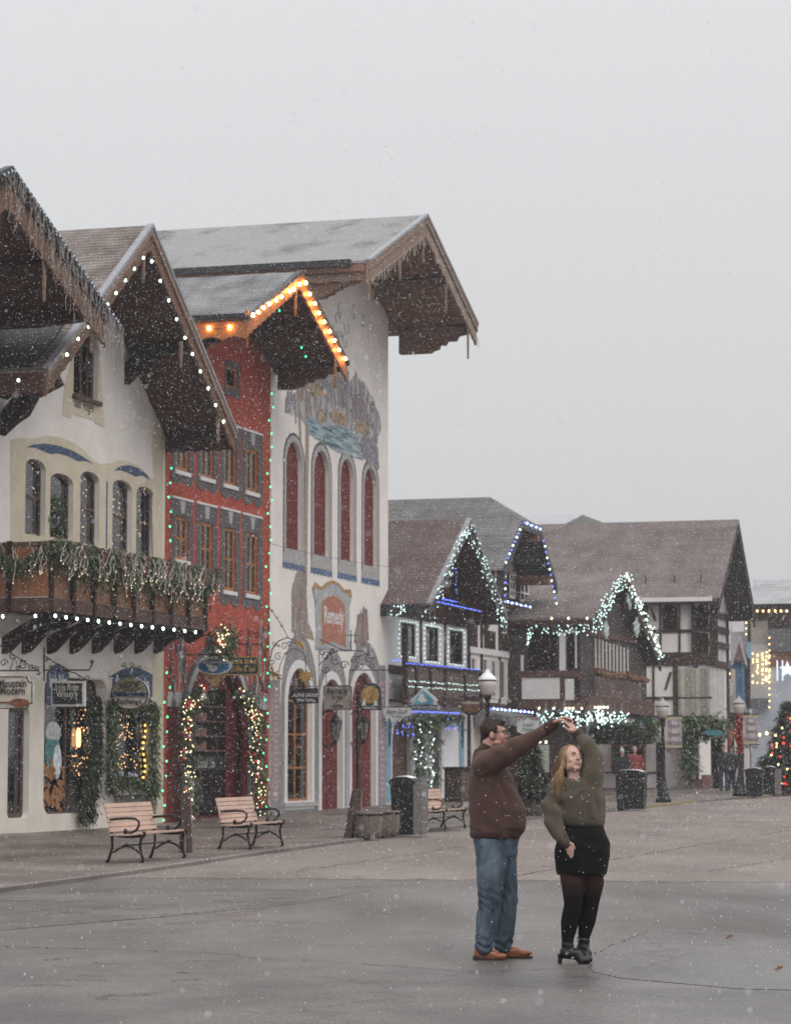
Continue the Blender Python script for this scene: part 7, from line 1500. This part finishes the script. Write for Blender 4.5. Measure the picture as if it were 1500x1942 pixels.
def dsw(p):
    a = .007*nz3(p, 5, 5, 7)+.0035*nz3(p, 16, 16, 16, 3)
    v = p-Vector((-.02, -.2, 1.46)); ang = math.atan2(v.x, -v.z); d = math.hypot(v.x, v.z)      # creases running down from the armpit
    a += .006*sin(ang*11+4*nz3(p, 4, 4, 4))*math.exp(-((d-.17)/.10)**2)*(1 if p.y < .05 else 0)*max(0, cos(ang-.3))
    a += .011*sin(26*(p.x*.9+p.z*.8)+5*nz3(p, 3, 3, 3))*max(0, nz3(p, 2.5, 2.5, 3, 9)+.25)
    if p.z < 1.06 and p.x < .3: a += .006*sin(p.x*22+p.z*60)*(1.06-p.z)/.1
    return a
swo = organic('sweater', man_sw, brownknit, man, .009, 6, dsw)
hem = organic('sweater_hem', lambda b: rings(b, [(-.02, 0, .942, .194, .186), (-.019, 0, .955, .202, .194), (-.014, 0, .995, .212, .204), (-.012, 0, 1.0, .205, .198)]), ribknit, swo, .009, 2, lambda p: .002*sin(p.x*60))
organic('collar', lambda b: limb(b, [mp_(922, 1434), mp_(926, 1426)], [.072, .066]), ribknit, swo, .007, 3)
organic('cuff', lambda b: limb(b, [mp_(1036, 1388, -.366), mp_(1046, 1381, -.371)], [.050, .044]), ribknit, swo, .006, 2)
denim = mat('blue_denim', (.026, .042, .066), .85, .3, 6, .25, 160, col2=(.125, .165, .205), stretch=(1, 1, .45), thresh=(.36, .68))
def man_j(b):
    rings(b, [(-.02, 0, .80, .155, .17), (-.018, 0, .9, .178, .175), (-.016, 0, .975, .188, .178)])
    limb(b, [(-.055, -.085, .86), (-.055, -.095, .70), mp_(929, 1705, -.095), mp_(924, 1745, -.09), mp_(918, 1797, -.08)], [.125, .118, .096, .088, .074])
    limb(b, [(.03, .085, .86), (.04, .095, .70), mp_(961, 1705, .095), mp_(960, 1745, .1), mp_(955, 1795, .1)], [.125, .112, .09, .083, .072])
def dj(p):
    k = math.exp(-((p.z-.12)/.07)**2); kn = math.exp(-((p.z-.47)/.10)**2); hp = math.exp(-((p.z-.8)/.09)**2)
    return .006*k*sin(p.z*95+7*nz3(p, 9, 9, 3)+p.x*18)+.004*kn*sin(p.z*60+p.x*60+7*nz3(p, 8, 8, 4))+.004*hp*sin(p.z*40-p.x*45+4*nz3(p, 5, 5, 5))+.011*nz3(p, 9, 9, 4)+.005*nz3(p, 20, 20, 12)
jo = organic('jeans', man_j, denim, man, .009, 5, dj)
pocket = MB(mat('denim_seam', (.03, .05, .08), .85, .2, 20)); pocket.tube([mp_(906, 1600, -.172), mp_(912, 1612, -.180), mp_(922, 1620, -.184), mp_(938, 1622, -.184)], .0035, 5); pocket.build('pocket_seam', jo)
tan_ = mat('tan_leather', (.26, .088, .032), .35, .15, 8, spec=.5); sole = mat('dark_sole', (.04, .025, .02), .7)
def shoe(b, heel, L, ang, h=.085, w=.045):
    R3 = Matrix.Rotation(ang, 3, 'Z'); H = Vector(heel)
    def e(x, y, z, a, bb, c): b.ell(H+R3 @ Vector((x, y, z)), (a, bb, c), 16, 10, rot=R3)
    e(.055, 0, .05, .058, w*.85, .052); e(.045, 0, .085, .045, w*.75, .04); e(.13, 0, .045, .07, w*.9, .038); e(L-.065, 0, .034, .066, w, .028); b.tube([H+R3 @ Vector((.03, 0, .02)), H+R3 @ Vector((L-.05, 0, .016))], [.03, .034], 12)
for heel, L, a in ((mp_(899, 1821, -.08), .255, -.1), (mp_(943, 1818, .1), .28, -.03)):
    so = organic('shoe', lambda b: shoe(b, heel, L, a), tan_, man, .0055, 5, lambda p: -max(0, .012-p.z)*.6)
    s2 = MB(sole); R3 = Matrix.Rotation(a, 3, 'Z'); out = [(.0, -.028), (.05, -.034), (.12, -.03), (L-.07, -.043), (L-.02, -.03), (L+.002, 0), (L-.02, .03), (L-.07, .043), (.12, .032), (.05, .036), (0, .028), (-.01, 0)]
    s2.prism([tuple(Vector((heel[0], heel[1], .002))+R3 @ Vector((x, y, 0))) for x, y in out], (0, 0, .014)); s2.prism([tuple(Vector((heel[0], heel[1], .0165))+R3 @ Vector((x*.95, y*.95, 0))) for x, y in out[:3]+out[-3:]], (0, 0, .012)); s2.build('sole', so)
hairm = mat('dark_brown_hair', (.036, .019, .012), .55, .35, 30, .4, 120, stretch=(1, 1, .3)); blond = mat('blonde_hair', (.15, .08, .042), .5, .3, 25, .3, 80, col2=(.33, .21, .12), stretch=(3, 3, .3))
def mh(b):
    r3 = MH.to_3x3(); e = lambda c, r: b.ell(MH @ Vector(c), r, 16, 12, rot=r3)
    e((0, .034, .152), (.082, .086, .088)); e((0, -.004, .186), (.068, .082, .045)); e((0, -.062, .204), (.050, .030, .020)); e((0, .068, .105), (.06, .038, .055))
    for s in (-1, 1): e((s*.07, .028, .145), (.018, .045, .045)); e((s*.074, -.018, .15), (.009, .018, .035))
R = random.Random(4); ho_ = organic('hair', mh, hairm, man, .005, 2, lambda p: .002*nz3(p, 60, 60, 40))
b = MB(hairm)
for k in range(420):
    a, t = R.uniform(0, 2*pi), R.uniform(.1, 1); n_ = Vector((cos(a)*t*.085, .03+sin(a)*t*.095-.02, .155+.09*math.sqrt(max(0, 1-t*t))+.006)); d = Vector((R.uniform(-.3, .3), -.7 if n_.y < 0 else .5, R.uniform(-.1, .35))).normalized()
    p = MH @ n_; q = MH @ (n_+d*.02); sd_ = (q-p).cross(Vector((0, 0, 1))).normalized()*.0022; b.add([p-sd_, p+sd_, q], [(0, 1, 2)])
b.build('hair_tufts', ho_, fix=False)
bear = mat('auburn_stubble', (.20, .095, .065), .8, .3, 60)
organic('beard', lambda b: [b.ell(MH @ Vector(c), r, 16, 10, rot=MH.to_3x3()) for c, r in (((0, -.058, .030), (.044, .036, .028)), ((.036, -.022, .05), (.0325, .052, .034)), ((-.036, -.022, .05), (.0325, .052, .034)), ((0, -.089, .068), (.026, .011, .006)), ((.045, -.0, .075), (.027, .03, .035)), ((-.045, -.0, .075), (.027, .03, .035)))], bear, man, .004, 2, lambda p: .0012*nz3(p, 90, 90, 90))
gl_ = MB(iron)
for s in (-1, 1):
    gl_.tube([MH @ Vector((s*.034+.026*cos(2*pi*k/14), -.108+.004*cos(2*pi*k/14)*s, .117+.019*sin(2*pi*k/14))) for k in range(14)], .0026, 5, closed=True)
    gl_.tube([MH @ Vector((s*.062, -.103, .121)), MH @ Vector((s*.08, -.05, .122)), MH @ Vector((s*.086, .01, .118)), MH @ Vector((s*.084, .028, .102))], .0028, 5)
gl_.tube([MH @ Vector((-.009, -.110, .12)), MH @ Vector((.009, -.110, .12))], .0025, 5); gl_.build('glasses', man)
def face(M, par, iris, lip, brow, up=0, w=1.0):
    r3 = M.to_3x3(); e_ = MB(mat('eye_white', (.55, .53, .52), .25)); e_.smooth = True
    for s in (-1, 1):
        o_ = MB(mat('eye_white', (.55, .53, .52), .25)); o_.smooth = True; o_.ell(M @ Vector((s*.030, -.0805, .118)), (.0125, .0105, .0055), 12, 8, rot=r3); eo = o_.build('eye', par)
        i_ = MB(iris); i_.smooth = True; i_.ell(M @ Vector((s*.030+up*.3, -.0905, .1185+up)), (.0058, .003, .0058), 10, 8, rot=r3); i_.build('iris', eo)
    for s in (-1, 1):
        b = MB(brow); b.tube([M @ Vector((s*.014, -.094, .136)), M @ Vector((s*.030, -.093, .142)), M @ Vector((s*.047, -.081, .138))], [.002, .003, .0015], 5); b.build('eyebrow', par)
        b = MB(brow); b.tube([M @ Vector((s*.016, -.090, .122)), M @ Vector((s*.030, -.0925, .1265)), M @ Vector((s*.045, -.083, .122))], [.001, .0018, .001], 5); b.build('eyelash', par)
    b = MB(lip); b.smooth = True; b.tube([M @ Vector((x, -.098+abs(x)*.35, .0545+abs(x)*.26-(.0012 if x == 0 else 0))) for x in (-.024, -.012, 0, .012, .024)], [.001, .0035, .003, .0035, .001], 8); b.tube([M @ Vector((x, -.0965+abs(x)*.35, .047+abs(x)*.40)) for x in (-.022, -.011, 0, .011, .022)], [.001, .0038, .0048, .0038, .001], 8); b.build('lips', par)
liprose = mat('rose_lips', (.34, .15, .13), .45, .1, 20); darkiris = mat('dark_iris', (.03, .025, .022), .2)
face(MH, man, darkiris, mat('plain_lips', (.30, .13, .11), .5, .1, 20), hairm)
# ---------------- the woman
wg_ = gnd(1095, 1829); wom = local('person', 'woman in an olive sweater, black skirt and heeled boots looking up', 'person', wg_, 0)
def wp(px, py, y=0): return Vector(((px-1095)/244, y, (1829-py)/244))
WH = Matrix.Translation(wp(1087, 1476, -.02)) @ Matrix.Rotation(radians(24), 4, 'Z') @ Matrix.Rotation(radians(10), 4, 'Y') @ Matrix.Rotation(radians(-22), 4, 'X')
yo = mg.y-wg_.y                                                        # the man stands this much farther away
xo = mg.x-wg_.x
hm = Vector((wr_m.x+xo, wr_m.y+yo, wr_m.z)); yh = hm.y-.03
la = [wp(1122, 1492, .0), wp(1133, 1446, .06), wp(1103, 1404, yh+.03), wp(1093, 1394, yh)]
wr_w = wp(1095, 1396, yh)
ra = [wp(1060, 1502, .0), wp(1048, 1556, -.05), wp(1073, 1604, -.13)]
def wom_body(b):
    head_volumes(b, WH, .96, .95)
    limb(b, [wp(1089, 1497, 0), wp(1090, 1470, .01)], [.052, .050])
    rings(b, [(.04, 0, .86, .12, .10), (.03, 0, 1.0, .13, .11), (.03, 0, 1.2, .14, .11), (.01, 0, 1.34, .15, .09), (0, 0, 1.4, .08, .07)])
    limb(b, la, [.06, .052, .035, .028]); hand_volumes(b, wr_w, wp(1078, 1374, yh-.01)-wr_w, (-.5, -.5, 0), (-.9, .1, .35), .95)
    limb(b, ra, [.055, .045, .028]); hand_volumes(b, wp(1073, 1603, -.13), wp(1081, 1620, -.15)-wp(1073, 1603, -.13), (.7, -.5, .2), (-.25, .3, -.5), .84, spread=.22)
    limb(b, [(.0, -.03, .76), wp(1087, 1715, -.04), wp(1078, 1800, -.0)], [.06, .05, .03]); limb(b, [(.09, .04, .76), wp(1122, 1715, .05), wp(1109, 1795, .08)], [.06, .05, .03])
organic('body', wom_body, skin2, wom, .0042, 8)
def wom_sw(b):
    rings(b, [(.05, 0, 1.05, .152, .13), (.048, 0, 1.065, .164, .142), (.042, 0, 1.12, .176, .15), (.03, 0, 1.25, .188, .145), (.018, 0, 1.33, .182, .125), (.008, 0, 1.385, .145, .10), (0, 0, 1.41, .085, .08)])
    limb(b, [wp(1070, 1502, 0), wp(1058, 1512, .0), wp(1048, 1535, -.03), wp(1049, 1562, -.07), wp(1062, 1590, -.11), wp(1072, 1603, -.13)], [.085, .083, .078, .072, .055, .038])
    limb(b, [wp(1118, 1508, 0), wp(1124, 1480, .0), wp(1128, 1448, .04), wp(1118, 1424, yh*.5), wp(1101, 1404, yh+.01)], [.095, .095, .085, .068, .045])
    limb(b, [(.115, 0, 1.3), (.13, 0, 1.12)], [.085, .075])
def dws(p):
    a = .010*nz3(p, 7, 7, 3.5)+.004*nz3(p, 15, 15, 12, 5)
    v = p-Vector((.10, -.1, 1.36)); ang = math.atan2(v.x, -v.z); d = math.hypot(v.x, v.z)
    a += .006*sin(ang*10+4*nz3(p, 4, 4, 4))*math.exp(-((d-.14)/.09)**2)*max(0, cos(ang+.3))
    if p.x < -.09: a += .008*sin(p.z*38+p.x*25+2*nz3(p, 7, 7, 4))
    if p.z < 1.11 and p.x > -.1: a += .004*sin(p.x*45)
    return a
wso = organic('sweater', wom_sw, oliveknit, wom, .009, 5, dws)
olrib = knit('olive_rib_edge', (.075, .062, .046), 110, 'X', .8)
organic('sweater_hem', lambda b: rings(b, [(.05, 0, 1.042, .150, .128), (.05, 0, 1.05, .158, .137), (.048, 0, 1.085, .168, .146), (.048, 0, 1.09, .16, .14)]), olrib, wso, .008, 2)
organic('cuff', lambda b: limb(b, [wp(1067, 1594, -.12), wp(1074, 1606, -.135)], [.046, .036]), olrib, wso, .006, 2); organic('cuff', lambda b: limb(b, [wp(1106, 1409, yh+.02), wp(1099, 1401, yh+.005)], [.050, .043]), olrib, wso, .006, 2)
velv = mat('black_velvet', (.0035, .0035, .0045), .9, .3, 9, .3, 60, spec=.2); velv.node_tree.nodes['Principled BSDF'].inputs['Sheen Weight'].default_value = .03
organic('skirt', lambda b: (rings(b, [(.035, 0, .675, .188, .15), (.036, 0, .69, .195, .158), (.04, 0, .80, .212, .165), (.045, 0, .90, .212, .165), (.05, 0, 1.0, .175, .145), (.052, 0, 1.075, .145, .125)])), velv, wom, .009, 5, lambda p: .005*nz3(p, 6, 6, 10)+.004*sin(p.z*50+p.x*20)*math.exp(-((p.z-.9)/.08)**2))
def tights():
    m = mat('sheer_black_tights', (.012, .010, .011), .65, .1, 6, spec=.15); n = m.node_tree; bs = n.nodes['Principled BSDF']; lw = n.nodes.new('ShaderNodeLayerWeight'); lw.inputs[0].default_value = .35
    tc = n.nodes.new('ShaderNodeTexCoord'); sp_ = n.nodes.new('ShaderNodeSeparateXYZ'); n.links.new(tc.outputs['Object'], sp_.inputs[0]); mr = n.nodes.new('ShaderNodeMapRange'); mr.inputs['From Min'].default_value = .50; mr.inputs['From Max'].default_value = .70; n.links.new(sp_.outputs['Z'], mr.inputs['Value'])
    mx = n.nodes.new('ShaderNodeMixRGB'); mx.inputs[1].default_value = (.006, .004, .0045, 1); mx.inputs[2].default_value = (.048, .025, .022, 1); n.links.new(mr.outputs[0], mx.inputs[0]); n.links.new(mx.outputs[0], bs.inputs['Base Color']); return m   # the knit thins where it stretches over the thigh
organic('tights', lambda b: (limb(b, [wp(1084, 1650, -.03), wp(1088, 1680, -.035), wp(1087, 1718, -.04), wp(1081, 1752, -.01), wp(1077, 1782, .0), wp(1077, 1808, .0)], [.098, .096, .070, .071, .048, .040]), limb(b, [wp(1124, 1650, .04), wp(1124, 1680, .04), wp(1121, 1718, .05), wp(1114, 1752, .07), wp(1109, 1780, .08), wp(1108, 1800, .08)], [.1, .092, .066, .068, .046, .038])), tights(), wom, .008, 5)
leather = mat('black_leather', (.006, .006, .0065), .38, .2, 8, .2, 30, spec=.4)
def boot(b, ank, toe, heel):
    A_, T_, H_ = Vector(ank), Vector(toe), Vector(heel); mid = A_.lerp(T_, .5); mid.z = .075
    limb(b, [A_+Vector((0, 0, .10)), A_], [.046, .047]); limb(b, [A_+Vector((-.012, 0, -.02)), mid, T_+Vector((-.04, 0, .0)), T_], [.05, .043, .036, .026])
    b.tube([(H_.x+.005, H_.y, .075), (H_.x+.004, H_.y, .04), (H_.x, H_.y, .001)], [.026, .017, .017], 12)
def bdisp(p): return .004*sin(p.z*110+p.x*20)*max(0, min(1, (p.z-.10)*12))-max(0, .010-p.z)*.0
organic('boot', lambda b: boot(b, wp(1077, 1803, 0), wp(1112, 1822, -.04), wp(1062, 1828, .0)), leather, wom, .0055, 4, bdisp); organic('boot', lambda b: boot(b, wp(1108, 1800, .08), wp(1117, 1820, -.03), wp(1105, 1826, .11)), leather, wom, .0055, 4, bdisp)
face(WH, wom, darkiris, liprose, mat('light_brow', (.22, .125, .08), .7), up=.0025)
def wh_(b):
    r3 = WH.to_3x3(); e = lambda c, r: b.ell(WH @ Vector(c), r, 16, 12, rot=r3)
    e((0, .042, .152), (.083, .09, .094)); e((0, .024, .195), (.070, .070, .048)); e((0, .075, .09), (.066, .055, .08))
    for s in (-1, 1): e((s*.072, .012, .13), (.017, .05, .055)); e((s*.072, .02, .07), (.018, .042, .05))
who = organic('hair', wh_, blond, wom, .005, 2, lambda p: .003*nz3(p, 70, 70, 12))
b = MB(blond); b.smooth = True; R = random.Random(8)
for k in range(230):
    s = -1 if R.random() < .72 else 1; a = R.uniform(-.25, 1.0)
    p0 = WH @ Vector((s*R.uniform(.0, .02), -.015+.06*max(a, 0), .238-.02*max(a, 0))); p1 = WH @ Vector((s*(.080+R.uniform(-.004, .006)), -.012+.085*max(a, -.1), .14)); p2 = WH @ Vector((s*(.085+R.uniform(-.01, .012)), .0+.07*max(a, 0), .04))
    L = R.uniform(.10, .26)*(1 if s < 0 else .55); end = p2+Vector((-.045*(s < 0)*R.uniform(.2, 1.3)+.02*R.uniform(-1, 1), -.05*R.random(), -L)); mid = p2.lerp(end, .5)+Vector((R.uniform(-.012, .012)-.01, -.015, 0))
    tip = end+Vector((R.uniform(-.01, .03), -.01, -.03)); Q = [p0, p0.lerp(p1, .5)+(p0.lerp(p1, .5)-(WH @ Vector((0, .02, .15)))).normalized()*.018, p1, p2, mid, end, tip]
    b.tube(Q, [.004, .006, .007, .0065, .0055, .004, .001], 5)
for k in range(60):                                                    # hair falling behind the neck
    x = R.uniform(-.07, .06); p1 = WH @ Vector((x, .11, .11)); b.tube([WH @ Vector((x*.6, .05, .235)), p1, p1+Vector((-.02, .0, -.12)), p1+Vector((-.05+R.uniform(-.02, .02), -.03, -.24))], [.005, .008, .007, .002], 5)
for k in range(110):                                                   # loose fine hairs
    s = -1 if R.random() < .7 else 1; p0 = WH @ Vector((s*R.uniform(.01, .06), R.uniform(-.0, .09), .215-R.random()*.03)); p1 = WH @ Vector((s*R.uniform(.088, .105), R.uniform(-.01, .09), R.uniform(.08, .15))); p2 = p1+Vector((-.02*(s < 0)+R.uniform(-.03, .03), -.02, -R.uniform(.08, .24))); b.tube([p0, p0.lerp(p1, .5)+Vector((0, 0, .015)), p1, p1.lerp(p2, .5)+Vector((R.uniform(-.015, .015), -.01, 0)), p2], [.0012, .0016, .0018, .0016, .0005], 3)
b.build('hair_strands', who, fix=False)
# ---------------- people far off
def walker(label, px, py, H_, top, legs, hair, face_away=True, hat=None, w=1.0, grp='people far along the pavement', rz=0, coat=.45):
    p = gat(px, py); t = local('person', label, 'person', p, rz, grp); k = H_/1.75
    organic('body', lambda b: (b.ell((0, 0, 1.63*k), (.078*k, .095*k, .115*k), 14, 10), limb(b, [(0, 0, 1.42*k), (0, 0, 1.55*k)], [.055*k, .05*k]), rings(b, [(0, 0, .85*k, .16*k*w, .11*k), (0, 0, 1.2*k, .17*k*w, .11*k), (0, 0, 1.42*k, .18*k, .08*k)]), [limb(b, [(s*.1*k, 0, .85*k), (s*.1*k, -.02, .47*k), (s*.1*k, .03, .09*k)], [.085*k, .06*k, .045*k]) for s in (-1, 1)], [limb(b, [(s*.2*k, 0, 1.4*k), (s*.25*k, .03, 1.12*k), (s*.22*k, -.08*k, .9*k)], [.05*k, .045*k, .035*k]) for s in (-1, 1)], [hand_volumes(b, (s*.22*k, -.08*k, .9*k), (0, -.1, -1), (0, -1, 0), (-s*.4, 0, -.3), k) for s in (-1, 1)]), skin1, t, .011, 3)
    organic('coat', lambda b: (rings(b, [(0, 0, (.85-coat*.3)*k, .21*k*w, .16*k), (0, 0, 1.1*k, .205*k*w, .15*k), (0, 0, 1.36*k, .215*k*w, .135*k), (0, 0, 1.48*k, .12*k, .09*k)]), [limb(b, [(s*.19*k, 0, 1.38*k), (s*.27*k, .03, 1.12*k), (s*.23*k, -.07*k, .94*k)], [.085*k, .07*k, .055*k]) for s in (-1, 1)]), top, t, .014, 4, lambda q: .01*nz3(q, 6, 6, 6))
    organic('trousers', lambda b: [limb(b, [(s*.1*k, 0, .86*k), (s*.1*k, -.02, .47*k), (s*.1*k, .03, .12*k)], [.1*k, .08*k, .065*k]) for s in (-1, 1)], legs, t, .013, 4); organic('boots', lambda b: [limb(b, [(s*.1*k, .04, .055*k), (s*.1*k, -.13*k, .045*k)], [.055*k, .045*k]) for s in (-1, 1)], leather, t, .012, 3)
    if hat: organic('hat', lambda b: (b.ell((0, 0, 1.70*k), (.095*k, .105*k, .10*k), 14, 10), b.ell((0, 0, 1.82*k), .04*k, 10, 8)), hat, t, .01, 2)
    else: organic('hair', lambda b: b.ell((0, .02, 1.67*k), (.09*k, .105*k, .105*k), 14, 10), hair, t, .01, 2)
    return t
dk = mat('dark_coat', (.02, .022, .028), .85, .3, 4); bl_ = mat('blue_jeans_far', (.03, .05, .09), .85, .3, 5)
walker('person in a red coat looking into the orange-framed shop window', 1204, 1512, 1.66, mat('red_coat', (.20, .04, .035), .85, .25, 4), dk, mat('grey_hair', (.3, .27, .25), .8, .2, 20))
walker('person in a dark coat and pale knitted hat just left of the red coat', 1180, 1513, 1.58, dk, dk, hairm, hat=mat('pale_hat', (.42, .45, .42), .9, .2, 12))
walker('person dressed in black with blue jeans walking by the far shopfront', 1373, 1501, 1.7, dk, bl_, hairm, w=1.15)
walker('second person in black standing close beside the walker with blue jeans', 1387, 1500, 1.62, dk, dk, hairm)
# ================================================================ FALLING SNOW AND HAZE
fl = mat('snowflake_white', (.93, .93, .95), .8, .02, 3)
ns_ = fl.node_tree; bs_ = ns_.nodes['Principled BSDF']; tr_ = ns_.nodes.new('ShaderNodeBsdfTranslucent'); tr_.inputs[0].default_value = (.93, .93, .96, 1); mx_ = ns_.nodes.new('ShaderNodeMixShader'); mx_.inputs[0].default_value = .5
ns_.links.new(bs_.outputs[0], mx_.inputs[1]); ns_.links.new(tr_.outputs[0], mx_.inputs[2]); ns_.links.new(mx_.outputs[0], ns_.nodes['Material Output'].inputs['Surface'])
R = random.Random(99); V, Fc = [], []
def flake(p, r):
    i = len(V); a = R.uniform(0, 6.28); c, s = cos(a), sin(a); st = R.uniform(.8, 1.8)
    V.extend(((p[0]+r*c, p[1]+r*s, p[2]), (p[0]-r*s, p[1]+r*c, p[2]+r*.2), (p[0]-r*c, p[1]-r*s, p[2]), (p[0]+r*s, p[1]-r*c, p[2]-r*.2), (p[0]+r*.2, p[1], p[2]+r*st), (p[0], p[1]+r*.1, p[2]-r*st)))
    for k in range(4): Fc.append((i+k, i+(k+1) % 4, i+4)); Fc.append((i+(k+1) % 4, i+k, i+5))
NF = 190000
for k in range(NF):
    y = 8+54*R.random()**.42; w = y*.185+.6                            # even through the air between the camera and the houses
    x = R.uniform(-w, w); z = R.uniform(-.02, y*.30+2.2)
    if z < .02: continue
    flake((x, y, z), R.choice((.0017, .0022, .0028, .0036))*(1 if y < 25 else 1.2 if y < 40 else 1.4))
for k in range(210): y = R.uniform(4, 9); flake((R.uniform(-1, 1)*(y*.17+.2), y, CH+R.uniform(-.10, .30)*y), R.uniform(.002, .0036))      # a few near ones
me = bpy.data.meshes.new('snowfall'); me.from_pydata(V, [], Fc); me.materials.append(fl); me.update(); o = bpy.data.objects.new('snowfall', me); COL.objects.link(o); tag(o, 'white snowflakes falling through the whole street', 'snow', kind='stuff')
hz = MB(bpy.data.materials.new('snowy_air')); hz.box(-130, 130, -6, 190, -1.2, 24)
m = hz.cur; m.use_nodes = True; n = m.node_tree; n.nodes.clear(); oo = n.nodes.new('ShaderNodeOutputMaterial'); pv = n.nodes.new('ShaderNodeVolumePrincipled'); pv.inputs['Color'].default_value = (.93, .93, .96, 1); pv.inputs['Density'].default_value = .0006; pv.inputs['Anisotropy'].default_value = .1; n.links.new(pv.outputs[0], oo.inputs['Volume'])
MT['snowy_air'] = m; o = hz.build('haze'); tag(o, 'thin grey snowy air between the houses', 'haze', kind='stuff')
